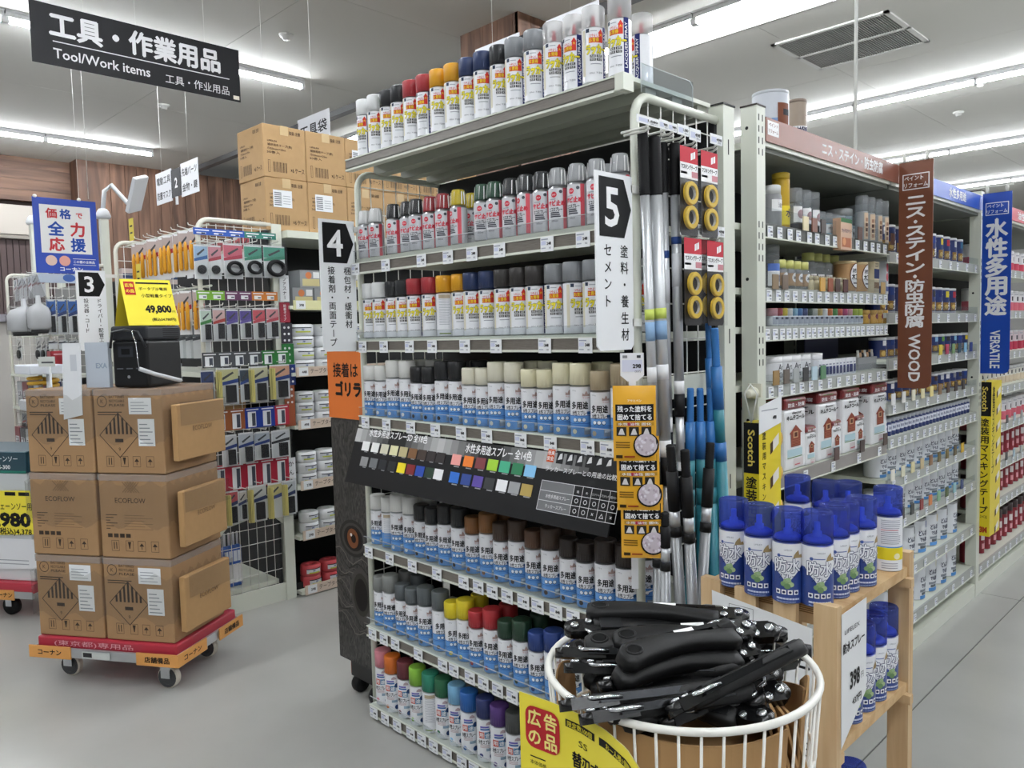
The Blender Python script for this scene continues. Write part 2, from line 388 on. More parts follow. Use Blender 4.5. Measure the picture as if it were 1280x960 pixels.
def lab_lacquer(r):
    b, g = MB(), wrap(r); R_, Y_ = ink('d23a2c'), ink('f0e13a')
    b.rect(g, 23*mm, 4*mm, 38*mm, 147*mm, NAVY)
    b.txt(g, 'LACQUER  SPRAY', 30.5*mm, 76*mm, 11*mm, WHITE, .01, w=118*mm, rot=PI/2)
    b.rect(g, -27*mm, 132*mm, -17*mm, 142*mm, ink('2c3a50')); b.rect(g, -14*mm, 134*mm, 4*mm, 136*mm, ink('9aa0a8'))
    b.poly(g, [(-18*mm, 104*mm), (21*mm, 104*mm), (21*mm, 128*mm), (23*mm, 128*mm), (15*mm, 140*mm), (7*mm, 128*mm), (9*mm, 128*mm), (9*mm, 118*mm), (-18*mm, 118*mm)], R_)
    b.txt(g, 'お買得', -4*mm, 111*mm, 12*mm, Y_, .015, w=26*mm, l=.001); b.txt(g, 'つやよし', -5*mm, 123*mm, 9*mm, R_, .02, w=24*mm)
    b.txt(g, '大', 15*mm, 124*mm, 8*mm, Y_, .01, l=.001)
    b.otxt(g, 'ラッカー', 2*mm, 86*mm, 29*mm, Y_, ink('3c4228'), 1.9*mm, .05, w=56*mm)
    for i in range(4): b.rect(g, (-16+(i % 2)*18)*mm, (56 if i > 1 else 65)*mm, (0+(i % 2)*18)*mm, (63 if i > 1 else 72)*mm, ink('26262a'))
    for i in range(4): b.txt(g, ('高級', '速乾', '鉄部', '木部')[i], (-8+(i % 2)*18)*mm, (59.5 if i > 1 else 68.5)*mm, 6*mm, WHITE, 0, l=.001)
    b.rect(g, -14*mm, 47*mm, 16*mm, 49*mm, ink('8b8f96')); b.txt(g, '300ml  不透明', 0, 24*mm, 6*mm, ink('5a5d66'))
    b.rect(g, -40*mm, 18*mm, -30*mm, 140*mm, ink('d8d2bc'))
    return b
def lab_water(r, H, dot):
    b, g = MB(), wrap(r); k = H/150
    b.txt(g, '多用途', 0*mm, 92*mm*k, 23*mm, BLACK, .03, w=50*mm); b.txt(g, '水性スプレー', 1*mm, 70*mm*k, 15*mm, ink('20242c'), .015, w=50*mm)
    b.rect(g, 22*mm, 64*mm*k, 36*mm, 74*mm*k, ink('2f5d94'))
    for i in range(3): b.circ(g, (-14+13*i)*mm, 50*mm*k, 6.3*mm, ink('2e4158')); b.circ(g, (-14+13*i)*mm, 50.5*mm*k, 5*mm, ink('dfe7ee'), .0009)
    for v, h in ((61, 2), (39, 2.2), (35, 1.2)): b.rect(g, -45*mm, v*mm*k, 45*mm, (v+h)*mm*k, ink('2e66ad'))
    b.rect(g, 12*mm, 8*mm*k, 33*mm, 30*mm*k, ink('8c9aa6')); b.rect(g, 14*mm, 20*mm*k, 31*mm, 27*mm*k, ink('c9d3da'), .0008)
    b.circ(g, -16*mm, 17*mm*k, 7*mm, dot, .0009)
    b.poly(g, [(8*mm, 118*mm*k), (32*mm, 118*mm*k), (31*mm, 127*mm*k), (26*mm, 123*mm*k), (20*mm, 134*mm*k), (14*mm, 123*mm*k), (9*mm, 127*mm*k)], ink('b39a94'))
    b.txt(g, 'サビ止め', 20*mm, 114*mm*k, 6*mm, ink('c06a6a')); b.txt(g, 'アサヒ', -16*mm, 134*mm*k, 5*mm, ink('555a62'))
    b.rect(g, -75*mm, 20*mm*k, -48*mm, 135*mm*k, ink('dadce2'))
    return b
def lab_back(r, k=1):
    b, g = MB(), wrap(r)
    for i in range(16): b.rect(g, -20*mm, (40+i*5.6)*mm*k, (14+random.random()*7)*mm, (41.6+i*5.6)*mm*k, ink('a6a8b2'))
    b.rect(g, -21*mm, 128*mm*k, 21*mm, 141*mm*k, ink('b8a890')); b.rect(g, -21*mm, 8*mm*k, 21*mm, 12*mm*k, ink('88a050'))
    return b
def lab_14(r, dot):
    b, g = MB(), wrap(r)
    b.rect(g, -16*mm, 120*mm, 14*mm, 126*mm, ink('6b63b0')); b.rect(g, -16*mm, 112*mm, 16*mm, 118*mm, ink('4a6fa8'))
    b.rect(g, -22*mm, 84*mm, -2*mm, 106*mm, ink('c8564a')); b.rect(g, -1*mm, 84*mm, 20*mm, 106*mm, ink('4f7fa4'))
    b.txt(g, '用', -12*mm, 95*mm, 17*mm, WHITE, .02, l=.0012); b.txt(g, '途', 9.5*mm, 95*mm, 17*mm, WHITE, .02, l=.0012)
    b.txt(g, '水性スプレー', 0, 71*mm, 17*mm, BLACK, .02, w=50*mm)
    for i in range(3): b.rect(g, -18*mm, (52+i*4)*mm, 14*mm, (53.5+i*4)*mm, ink('b89a9a'))
    b.circ(g, 25*mm, 106*mm, 9*mm, ink('27406f'), .001); b.circ(g, 24*mm, 22*mm, 9*mm, ink('27406f'), .001); b.circ(g, -14*mm, 24*mm, 7.5*mm, dot, .001)
    b.rect(g, 4*mm, 40*mm, 26*mm, 50*mm, ink('8fa6b8'))
    b.poly(g, [(4*mm, 130*mm), (24*mm, 130*mm), (22*mm, 137*mm), (14*mm, 142*mm), (6*mm, 137*mm)], ink('b3a0a4'))
    return b
def lab_rust(r):
    b, g = MB(), wrap(r); R_ = ink('cf3a4a')
    b.rect(g, 20*mm, 2*mm, 33*mm, 119*mm, ink('d65a66')); b.circ(g, -7*mm, 100*mm, 8.5*mm, R_); b.txt(g, 'さび', -7*mm, 100*mm, 6*mm, WHITE, .01, l=.001)
    b.txt(g, 'サビ止め', -1*mm, 76*mm, 17*mm, R_, .06, w=52*mm); b.txt(g, 'エコスプレー', -3*mm, 58*mm, 13*mm, BLACK, .025, w=40*mm)
    for i in range(3): b.rect(g, -20*mm, (36+i*5.5)*mm, (12-i*2)*mm, (39.5+i*5.5)*mm, ink('3a3c44'))
    b.txt(g, '300ml', -6*mm, 25*mm, 8*mm, ink('3a3c44')); b.circ(g, 13*mm, 108*mm, 5*mm, ink('4a5058')); b.rect(g, -22*mm, 86*mm, -2*mm, 88*mm, ink('888c94'))
    return b
RL, RS, RR = .0318, .0292, .029
SHRINK = clear('shrink_film', 'fafafa', .07, .12)
K_LAB = {'lac': lab_lacquer(RL).mesh('printed_label'), 'back': lab_back(RL).mesh('printed_label'), 'backs': lab_back(RS, .9).mesh('printed_label'), 'rust': lab_rust(RR).mesh('printed_label')}
KC = {}
def spray(kind, col):
    """kinds: lac lacquer, wl/ws water based large/small, c14, rust"""
    if (kind, col) in KC: return KC[kind, col]
    nm, ct = 'spray_can', 'spray can'
    if kind == 'lac':
        if col == 'clear':
            cap = cap_mb(RL, .15, .205, clear('frosted_cap', 'f2f0ee', .32, .35)); cm = ('clear_cap', cap)
            noz = MB(); noz.lathe([(.006, .15), (.006, .168), (.0045, .172), (.0045, .184), (.001, .186)], ink('c23a4a'), 10)
            K = Kind(nm, ct, can_body(.15, RL, [(.144, WHITECAN)]), [cm, ('nozzle', noz)])
        else: K = Kind(nm, ct, can_body(.15, RL, [(.144, WHITECAN)]), [('cap', cap_mb(RL, .15, .205, capmat(col), 1))])
        K.parts.append(('printed_label', K_LAB['lac']))
    elif kind in ('wl', 'ws'):
        r, H, C = (RL, .15, .062) if kind == 'wl' else (RS, .137, .054)
        K = Kind(nm, ct, can_body(H, r, [(H*.42, SKYB), (H-.006, WHITECAN)]), [('cap', cap_mb(r, H, H+C, capmat(col), 1))])
        K.parts.append(('printed_label', lab_water(r, H/mm, capmat(col)).mesh('printed_label')))
    elif kind == 'c14':
        K = Kind(nm, ct, can_body(.152, RL, [(.146, WHITECAN)]), [('cap', cap_mb(RL, .152, .215, capmat(col), 1))])
        K.parts.append(('printed_label', lab_14(RL, capmat(col)).mesh('printed_label')))
    else:
        b = MB(); b.lathe([(RR-.002, 0), (RR, .002), (RR, .118), (RR-.004, .124), (RR-.012, .132)], [TIN, M('silver_white_can', 'dcdde2', .22, .25), TIN, TIN], 20)
        c = MB(); c.lathe([(RR-.004, .128), (RR-.003, .134), (RR-.008, .176), (RR-.010, .178)], capmat(col), 20)
        w = MB(); w.lathe([(RR-.001, .122), (RR-.001, .136), (RR-.006, .1795)], SHRINK, 14)
        for i in range(9):
            a = 2*PI*i/9+random.random()*.4; q = Vector((math.cos(a), math.sin(a), 0)); t = Vector((-q.y, q.x, 0))
            w.add([q*(RR-.0015)+Vector((0, 0, .128)), q*(RR+.0005)+t*.002+Vector((0, 0, .13)), q*(RR-.0045)+t*.004+Vector((0, 0, .172)), q*(RR-.006)+t*.001+Vector((0, 0, .17))], [(0, 1, 2, 3)], M('film_glint', 'f4f4f4', .2))
        K = Kind(nm, ct, b, [('cap', c), ('shrink_wrap', w)]); K.parts.append(('printed_label', K_LAB['rust']))
    KC[kind, col] = K
    return K
CN = {'eceded': 'white', 'e9e9e6': 'white', '25272a': 'black', '232426': 'black', 'a8323a': 'red', 'e0a21e': 'yellow', '26365e': 'navy', '8b8e92': 'grey', 'clear': 'clear', '33302f': 'dark brown',
      'e9e5d2': 'cream', 'ece6c6': 'pale yellow', 'b5a588': 'tan', '86592f': 'light brown', '47362c': 'dark brown', '5a3f2e': 'chocolate', '2c2320': 'black-brown', '8a8c8a': 'light grey', '5f6568': 'slate grey',
      'e3cf2e': 'yellow', 'b02f36': 'red', '24402f': 'dark green', '28407f': 'blue', 'd98a96': 'pink', 'd9742a': 'orange', '6e3038': 'maroon', '8cc043': 'lime', '2f8a70': 'teal', '2a6b48': 'green',
      '84bce0': 'sky blue', '2b66b0': 'blue', '2f3a70': 'navy', '5a3a80': 'purple', '4a4c4c': 'charcoal', '2f5640': 'green', '3a3c3e': 'dark grey', 'a9abad': 'grey', 'dedfdf': 'white', 'd9c22a': 'yellow'}
SH = {1: ('top shelf', 2.172), 2: ('second shelf', 1.793), 3: ('third shelf', 1.492), 4: ('fourth shelf', 1.196), 5: ('fifth shelf', .697), 6: ('sixth shelf', .376), 7: ('bottom shelf', .056)}
W_, B_, RD, YL, NV, GY = 'eceded', '25272a', 'a8323a', 'e0a21e', '26365e', '8b8e92'
ROWS = {
 1: ('lac', [(455.9, W_), (470, W_), (484.7, B_), (499.3, B_), (515, RD), (532, RD), (549, YL), (566.7, YL), (584.7, NV), (604, NV), (624, B_), (645.4, GY), (669.4, GY), (694, 'clear'), (717, 'clear'), (742.6, 'clear'), (774, 'clear')]),
 2: ('rust', [(457, 'dedfdf'), (470.5, 'dedfdf'), (493.5, B_), (508.8, B_), (522, B_), (536.9, RD), (553.5, RD), (574.4, 'd9c22a'), (604, '2f5640'), (619.5, '2f5640'), (638, '3a3c3e'), (658.6, '3a3c3e'), (676, '3a3c3e'), (696.5, 'a9abad'), (721, 'a9abad'), (746, 'a9abad'), (776, 'a9abad')]),
 3: ('lac', [(463.3, W_), (477, W_), (491.6, B_), (504.8, B_), (520.3, RD), (538.5, RD), (556.8, YL), (574.8, YL), (590.8, NV), (609, NV), (630.4, '33302f'), (650, '33302f'), (669.8, '33302f'), (694, GY), (718, GY), (742.5, GY), (770, GY)]),
 4: ('w', [(465, 's', 'e9e9e6'), (478.3, 's', 'e9e9e6'), (493, 'l', 'e9e9e6'), (509, 'l', 'e9e9e6'), (523.8, 's', '232426'), (538.6, 's', '232426'), (554.5, 'l', '232426'), (571, 'l', '232426'), (588, 's', 'e9e5d2'), (604.5, 's', 'e9e5d2'), (622, 'l', 'e9e5d2'), (642, 'l', 'e9e5d2'), (662, 's', 'ece6c6'), (681.8, 's', 'ece6c6'), (703.6, 'l', 'ece6c6'), (727.5, 'l', 'ece6c6'), (751, 's', 'b5a588'), (776.5, 'l', 'b5a588')]),
 5: ('w', [(472.3, 's', 'e9e9e6'), (485.7, 's', 'e9e9e6'), (499.8, 'l', 'e9e9e6'), (513.5, 'l', 'e9e9e6'), (527.3, 's', '232426'), (542.4, 's', '232426'), (559, 'l', '232426'), (575.8, 'l', '232426'), (592.6, 's', '86592f'), (609.5, 'l', '86592f'), (627.5, 's', '47362c'), (647, 'l', '47362c'), (667, 's', '5a3f2e'), (690, 'l', '47362c'), (712, 's', '2c2320'), (733, 's', '2c2320'), (758.5, 'l', '2c2320'), (784, 'l', '2c2320')]),
 6: ('w', [(476, 's', '8a8c8a'), (489.5, 'l', '8a8c8a'), (503.6, 's', '5f6568'), (517.6, 's', '5f6568'), (533.5, 'l', '5f6568'), (550, 'l', '5f6568'), (566, 's', 'e3cf2e'), (581, 'l', 'e3cf2e'), (597, 's', 'b02f36'), (614.4, 'l', 'b02f36'), (633, 's', '24402f'), (652.8, 'l', '24402f'), (672.8, 's', '28407f'), (692.8, 'l', '28407f'), (714, 'l', '28407f')]),
 7: ('c14', [(478.3, 'd98a96'), (492.4, 'd9742a'), (507.2, '6e3038'), (523, '8cc043'), (539, '2f8a70'), (554, '2a6b48'), (571, '84bce0'), (588, '2b66b0'), (606.6, '2f3a70'), (625.3, '5a3a80'), (644.5, '4a4c4c'), (664, 'dedfdf')])}
YC = 1.722
TURN = {(1, 0): .4, (1, 5): .45, (1, 14): .2, (1, 16): .25, (2, 7): 0, (2, 11): 0, (2, 14): .3, (3, 14): 1.25, (3, 6): 2.6, (5, 1): 2.7, (6, 5): 1.0, (6, 6): 1.1, (7, 4): 2.6}
KNAME = {'lac': 'lacquer', 'rust': 'rust-stop', 'w': 'water-based', 'c14': 'small-label'}
for rno, (kd, row) in ROWS.items():
    nm, z = SH[rno]
    for i, e in enumerate(row):
        px, col = e[0], e[-1]; k = kd if kd != 'w' else 'w'+e[1]
        x = Xat(px, YC, z+.1); sz = {'ws': 'short ', 'wl': 'tall '}.get(k, '')
        rz = TURN.get((rno, i), random.uniform(.68, .88) if kd == 'lac' else random.uniform(.5, .72)); sw = None
        if rz > 2: sw = {'printed_label': K_LAB['backs' if k == 'ws' else 'back']}; rz -= 1.85
        spray(k, col).put((x, YC+random.uniform(-.004, .006), z), f'{sz}{CN[col]}-capped {KNAME[kd]} spray can, {ORD[i]} from the left on the {nm}', rz, f'spray cans on the {nm}', sw)
# second row: only the cans whose caps show behind the front row
for rno, k, items in ((2, 'rust', [(590, 'd9c22a'), (758, 'a9abad')]), (4, 'wl', [(529, 'e9e9e6'), (543, 'e9e9e6'), (599, '232426'), (667, 'e9e5d2'), (685, 'e9e5d2'), (753, 'ece6c6')]), (5, 'wl', [(519, 'e9e9e6'), (536, 'e9e9e6'), (561, 'e9e9e6'), (592, '232426'), (634, '86592f'), (707, '47362c')]), (6, 'wl', [(509, '8a8c8a'), (524, '5f6568'), (600, 'e3cf2e'), (636, 'b02f36'), (675, '24402f')])):
    nm, z = SH[rno]
    for i, (px, col) in enumerate(items):
        spray(k, col).put((Xat(px, YC+.075, z+.15), YC+.075, z), f'{CN[col]}-capped spray can half hidden, {ORD[i]} in the rear row of the {nm}', random.uniform(.4, .8), f'rear cans on the {nm}')
p = Vector((Xat(802, 1.86, 2.25), 1.86, 2.172)); spray('lac', 'clear').put(p, 'clear-capped lacquer spray can standing behind the tallest at the right end', -.7, 'spray cans on the top shelf')
spray('wl', '2c2320').put((-1.312, 1.83, .697), 'spray can seen through the side grid behind the post', .2, 'rear cans on the fifth shelf')
spray('lac', GY).put((-1.312, 1.83, 1.492), 'lacquer can seen through the side grid behind the poles', .2, 'rear cans on the third shelf')
spray('rust', 'a9abad').put((-1.312, 1.82, 1.793), 'rust-stop can seen through the side grid beside the poles', .2, 'rear cans on the second shelf')

# ================================================================ THE SPRAY DISPLAY SHELVING
gd = thing('display_shelving', 'tall pale-green end display shelving holding the spray cans', 'shelving', (-1.89, 1.9, 0))
GX, GY_ = -1.89, 1.9
def gpart(b, name, parent=gd, off=(GX, GY_, 0)):
    o = b.build(name, parent); o.location = (-off[0], -off[1], -off[2]); return o
XL, XR, YF = -2.556, -1.257, 1.677
b = MB(); b.box(XL, XR, 2.12, 2.135, .05, 2.12, CHAR); gpart(b, 'back_panel')
for x in (XL-.02, XR-.028):
    b = MB(); b.box(x, x+.05, 2.135, 2.20, 0, 2.165, STEEL)
    for z in (2.02, 1.45, 1.0, .5): b.box(x+.0495, x+.0505, 2.162, 2.167, z, z+.045, BLACK)
    gpart(b, 'post')
b = MB(); b.box(XR-.028-.001, XR+.024, 2.132, 2.203, 2.165, 2.17, BLACK); gpart(b, 'post_cap')
b = MB(); b.box(XL+.03, XR-.02, 1.72, 2.12, .0, .03, ink('1d1e20')); gpart(b, 'plinth')
def side_frame(x, name):
    b = MB(); pts = [(x, 1.722, .03), (x, 1.722, 2.06)]
    for i in range(1, 7): a = PI/2*i/6; pts.append((x, 1.782-.06*math.cos(a), 2.06+.06*math.sin(a)))
    pts.append((x, 2.128, 2.12)); b.tube(pts, .0125, STEEL, 8); o = gpart(b, name)
    w = MB()
    for i in range(1, 7): w.tube([(x, 1.722+i*.06, .05), (x, 1.722+i*.06, 2.115)], .0022, WIRE, 4)
    for i in range(21): w.tube([(x, 1.725, .07+i*.1), (x, 2.12, .07+i*.1)], .0022, WIRE, 4)
    g_ = w.build('wire_grid', gd); g_.location = (-GX, -GY_, 0); stuff(g_)
    for z_ in (1.30, .02): b = MB(); b.box(x-.011, x+.011, 1.73, 2.13, z_, z_+.065, STEEL); gpart(b, 'side_rail')
side_frame(XR, 'side_frame'); side_frame(XL, 'side_frame')
TAGS = {2: [444, 481.6, 526.4, 559.5, 589.5, 624, 683.5, 728.4], 3: [453, 479.3, 511.4, 539.8, 580.6, 619.6, 680.5, 731.4], 4: [456.5, 482.7, 513, 543.8, 576, 608, 650.5, 687.6, 734, 758.8],
        5: [460.7, 486.7, 515, 545.8, 579.2, 597.5, 615, 633.5, 653.8, 671.7, 694.5, 716], 6: [465.3, 479.4, 493.7, 522.5, 553, 567, 587, 603.8, 621.7, 640, 660], 7: [467, 481, 496, 513, 526.8, 541.4, 558.6, 577, 592, 610, 630]}
def tag_mesh(num, w=.05, h=.043):
    b, g = MB(), xz(); b.box(-w/2, w/2, 0, .0015, -h/2, h/2, PAPER)
    b.rect(g, -w*.44, -h*.05, -w*.08, h*.22, ink('cfd3e8')); b.rect(g, -w*.44, h*.28, w*.1, h*.36, ink('9a9fae')); b.rect(g, -w*.44, -h*.3, -w*.1, -h*.22, ink('b4b8c6'))
    b.txt(g, num, w*.17, h*.03, h*.26, BLACK, .04); b.txt(g, '382', w*.25, -h*.27, h*.15, ink('44485a'))
    return b.mesh('price_tag')
TG = [tag_mesh(n) for n in ('348', '248', '848', '648', '298')]
for rno, (nm, z) in SH.items():
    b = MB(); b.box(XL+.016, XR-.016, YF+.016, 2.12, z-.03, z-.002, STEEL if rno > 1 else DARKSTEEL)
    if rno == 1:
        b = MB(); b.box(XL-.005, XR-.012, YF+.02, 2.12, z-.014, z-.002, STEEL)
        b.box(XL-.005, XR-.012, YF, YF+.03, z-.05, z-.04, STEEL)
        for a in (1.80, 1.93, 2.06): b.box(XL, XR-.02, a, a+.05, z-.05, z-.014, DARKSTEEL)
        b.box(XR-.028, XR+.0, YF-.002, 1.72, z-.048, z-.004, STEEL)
    sf = gpart(b, 'shelf')
    zr = {2: 1.735, 3: 1.443, 4: 1.157, 5: .655, 6: .334, 7: .018}.get(rno, 2.124); rh = .04
    def sp(b_, n):
        o = b_.build(n, sf); return o
    b = MB()
    x0, x1 = (XL-.005, XR-.03) if rno == 1 else (XL+.022, XR-.025)
    b.box(x0, x1, YF, YF+.016, zr+.004, zr+rh-.004, RAIL); b.box(x0, x1, YF-.003, YF+.018, zr-.003, zr+.004, STEEL); b.box(x0, x1, YF-.003, YF+.018, zr+rh-.004, zr+rh, STEEL)
    sp(b, 'rail')
    if rno > 1:
        b = MB(); h = .045 if rno == 2 else .032
        b.rect(xz(YF+.002), x0, zr+rh, x1, zr+rh+h, clear('fence_wrapped', 'f4f6f6', .3, .15) if rno == 2 else clear('fence_plastic', 'f0f4f6', .16, .12), 0); b.box(x0, x1, YF+.0, YF+.004, zr+rh+h-.0015, zr+rh+h, clear('fence_edge', 'e4e8ea', .5, .2)); sp(b, 'clear_fence')
        for i, px in enumerate(TAGS[rno]):
            o = ob('price_tag', TG[(2 if rno in (4, 5, 6) else (3 if rno == 7 else (1 if rno == 2 else 0)))], sf, (Xat(px, YF-.006, zr+.02), YF-.006, zr+.016))
# left end film dangling and the small clear divider on the top
b = MB(); b.box(-1.256, -1.253, 1.75, 2.0, 2.13, 2.205, CLEAR); b.tube([(-1.2545, 1.75, 2.13), (-1.2545, 1.75, 2.205), (-1.2545, 1.985, 2.205), (-1.2545, 2.0, 2.19), (-1.2545, 2.0, 2.13)], .0016, M('plastic_edge', 'dfe3e4', .2), 4); gpart(b, 'clear_divider')

# colour chart hanging under the fourth rail
CO, CT = Vector((-2.53, 1.668, 1.15)), Vector((-2.53, 1.60, .953)); cv = (CO-CT).normalized(); CL = (CO-CT).length
cg = flat(CT, (1, 0, 0), cv); cn = Vector((1, 0, 0)).cross(cv)
def hitc(px, py):
    d = ray(px, py); t = (CT-EYE).dot(cn)/d.dot(cn); q = EYE+d*t-CT; return q.x, q.dot(cv)
ch = MB(); Wc = 1.255
ch.prism(cg, [(0, 0), (Wc, 0), (Wc, CL), (0, CL)], .004, M('chart_black', '121214', .5, spec=.25))
cb = tag(ch.build('colour_chart_board'), 'black colour chart board with small swatches hanging below the fourth shelf', 'chart board')
b = MB(); n_ = 36
for i in range(n_):
    t = i/n_*Wc; q = abs(((i/n_*2.6) % 1)-.5)*2; c = .12+.62*(q if q > .25 else 0)
    b.rect(cg, t, CL-.052, t+Wc/n_, CL-.001, ink('%02x%02x%02x' % ((int(c*255),)*3)), .0005)
u, v = hitc(497, 545); b.txt(cg, '水性多用途スプレーSD 全18色', u, v, .030, WHITE, .02, w=hitc(534, 550)[0]-hitc(462, 540)[0]); u, v = hitc(622, 565); b.txt(cg, '水性多用途スプレー 全14色', u, v, .032, WHITE, .02, w=hitc(662, 570)[0]-hitc(580, 558)[0]); b.build('title_band', cb)
sw = []
T1 = 'f4f4f4 f2f2f0 d8d4bc e0dcae b9ad80 7d5530 3a2a22 1d1012 1c1214'.split(); T2 = '8f8f90 737679 10121c 0e1018 f2dc1c 7c1a20 1c46a8 12321f f0f0f2'.split()
for i in range(9):
    sw.append((120+i*(640/8)+i*i*.0, 258+i*12.6, T1[i])); sw.append((105+i*(635/8), 390+i*13.8, T2[i]))
sw = [(440+x/6.856, 520+y/6.856, c) for x, y, c in sw]
for i, c in enumerate('ee9f98 f08020 7c3238 a4d430 3fae86 1c7c50 86c4ee'.split()): sw.append((570.5+i*15.1+max(0, i-4)*.8, 574.7+i*2.25+max(0, i-4)*.3, c))
for i, c in enumerate('2a70d0 20408c 5a46a0 303234 f2f2f4 9c9ea0 b39a50'.split()): sw.append((567.9+i*14.6+max(0, i-3)*.9, 597+i*2.5+max(0, i-4)*.4, c))
for px, py, c in sw:
    u, v = hitc(px, py); b = MB(); b.prism(cg, [(u-.0225, v-.0175), (u+.0225, v-.0175), (u+.0225, v+.0175), (u-.0225, v+.0175)], .001, M('swatch_'+c, c, .4), .0012); b.build('swatch', cb)
    
b = MB(); u0, v0 = hitc(678, 600); u1 = hitc(771, 640)[0]; v1 = v0-.085; gw = ink('d8d8da')
b.rect(cg, u0, v1, u0+.125, v0, ink('6f7072'), .0004)
for i in range(4): v = v0-.085*i/3; b.line(cg, (u0, v), (u1, v), .0016, gw, .0008)
for i in range(7): u = u0 if i == 0 else u0+.125+(u1-u0-.125)*(i-1)/5; b.line(cg, (u, v0), (u, v1), .0016, gw, .0008)
cells = [['○', '○', '○', '○', '○'], ['○', '○', '×', '△', '×']]
for r_ in range(2):
    for i in range(5): b.txt(cg, cells[r_][i], u0+.125+(u1-u0-.125)*(i+.5)/5, v0-.085*(1.5+r_)/3, .017, gw, .01)
for i, t in enumerate(('鉄', '木', 'コンクリート', 'プラスチック', '発泡スチロール')): b.txt(cg, t, u0+.125+(u1-u0-.125)*(i+.5)/5, v0-.085*.6/3, .008, gw, 0, w=min(.026, .009*len(t)))
b.txt(cg, '水性多用途スプレー', u0+.07, v0-.085*1.5/3, .012, gw, .01, w=.09); b.txt(cg, 'ラッカースプレー', u0+.07, v0-.085*2.5/3, .012, gw, .01, w=.08)
u, v = hitc(725, 591); b.txt(cg, 'ラッカースプレーとの用途の比較', u, v, .017, gw, .015, w=.26)
u, v = hitc(689, 569.5); b.rect(cg, u-.014, v-.019, u+.014, v+.019, ink('d0582c'), .0008); b.txt(cg, '低臭', u, v+.008, .013, WHITE, .02, l=.0012); b.txt(cg, '安全', u, v-.008, .013, WHITE, .02, l=.0012)
for i in range(6):
    u, v = hitc(700.5+i*12.2, 572+i*1.6); b.rect(cg, u-.013, v-.018, u+.013, v+.018, ink('202022'), .0008); b.poly(cg, [(u-.008, v-.008), (u+.009, v-.004), (u+.006, v+.013), (u-.002, v+.01)], gw, .001)
b.build('comparison_table', cb)
b = MB()
for i in range(18):
    px, py, _ = sw[i]; u, v = hitc(px, py+7); b.rect(cg, u-.01, v-.002, u+.01, v+.001, ink('9a9a9c'), .0006)
for px, py, _ in sw[18:]:
    u, v = hitc(px, py+8.5); b.rect(cg, u-.013, v-.002, u+.013, v+.0015, ink('9a9a9c'), .0006)
stuff(b.build('swatch_captions', cb))
# ================================================================ FLAG SIGNS, SIDE GOODS AND THE GORILLA PANEL
bpy.context.view_layer.update()
def flag(x, y0, y1, z0, z1, num, right, left, label, numh=.10, ye=1.715):
    """board in a plane of constant X, seen from +X, sticking out over the aisle"""
    g = yz(x, 0, 0); b = MB(); w = y1-y0; c = .012
    b.prism(g, [(y0+c, z0), (y1-c, z0), (y1, z0+c), (y1, z1), (y0, z1), (y0, z0+c)], .004, M('sign_white', 'eef0f2', .4))
    t = tag(b.build('aisle_sign'), label, 'sign', 'numbered aisle signs')
    b = MB(); zt, zb = z1-.012, z1-.16; b.poly(g, [(y0+.014, zb), (y1-w*.24, zb), (y1-.006, (zt+zb)/2), (y1-w*.24, zt), (y0+.014, zt)], BLACK, .0008); b.build('arrow', t)
    b = MB(); b.txt(g, num, y0+w*.43, (zt+zb)/2, numh*1.3, WHITE, .018, l=.0016); b.build('number', t)
    b = MB(); n = max(len(right), len(left)); hh = min(.034, (zb-z0-.02)/n/1.08)
    b.vtxt(g, right, y1-w*.25, zb-.012, hh, BLACK, .012, (zb-z0-.03)/n/hh); b.vtxt(g, left, y0+w*.3, zb-.012, hh, BLACK, .012, (zb-z0-.03)/n/hh); b.build('lettering', t)
    b = MB(); b.box(x-.02, x+.0, y1-.004, ye, z1-.04, z1-.02, WIRE); b.build('bracket', t)
    b = MB(); b.box(x-.02, x+.0, y1-.004, ye, z0+.06, z0+.08, WIRE); b.build('bracket', t)
    return t
flag(-1.236, Yat(745, -1.236, 1.7), Yat(791, -1.236, 1.7), 1.448, 1.895, '5', '塗料・養生材', 'セメント', 'white aisle sign with black arrow reading 5 beside the aluminium poles', .105)
flag(-2.55, Yat(401, -2.55, 1.7), Yat(445, -2.55, 1.7), 1.445, 1.935, '4', '梱包材・緩衝材', '接着剤・両面テープ', 'white aisle sign with black arrow reading 4 above the orange board', .105)

# gorilla panel on castors
px0, px1, pyy = -2.83, -2.575, 1.735
t = thing('promotion_stand', 'dark stand on castors printed with a gorilla eye beside the spray display', 'stand', ((px0+px1)/2, pyy+.15, 0))
def loc0(o): o.location = -Vector((t.location.x, t.location.y, 0)); return o
b = MB(); b.box(px0, px1, pyy, pyy+.36, .15, 1.165, M('panel_black', '202022', .5)); loc0(b.build('cabinet', t))
FUR = M('gorilla_fur_print', '3a3836', .55); nt = FUR.node_tree
tc = nt.nodes.new('ShaderNodeTexCoord'); mp = nt.nodes.new('ShaderNodeMapping'); mp.inputs['Scale'].default_value = (34, 1, 12); mp.inputs['Rotation'].default_value = (0, -.7, 0)
nz = nt.nodes.new('ShaderNodeTexNoise'); nz.inputs['Scale'].default_value = 1.4; nz.inputs['Detail'].default_value = 8; nz.inputs['Distortion'].default_value = 2.6
rp = nt.nodes.new('ShaderNodeValToRGB'); rp.color_ramp.elements[0].position = .38; rp.color_ramp.elements[1].position = .78
rp.color_ramp.elements[0].color = (.010, .010, .010, 1); rp.color_ramp.elements[1].color = (.10, .097, .09, 1)
nt.links.new(tc.outputs['Object'], mp.inputs[0]); nt.links.new(mp.outputs[0], nz.inputs['Vector']); nt.links.new(nz.outputs[0], rp.inputs[0]); nt.links.new(rp.outputs[0], nt.nodes['Principled BSDF'].inputs['Base Color'])
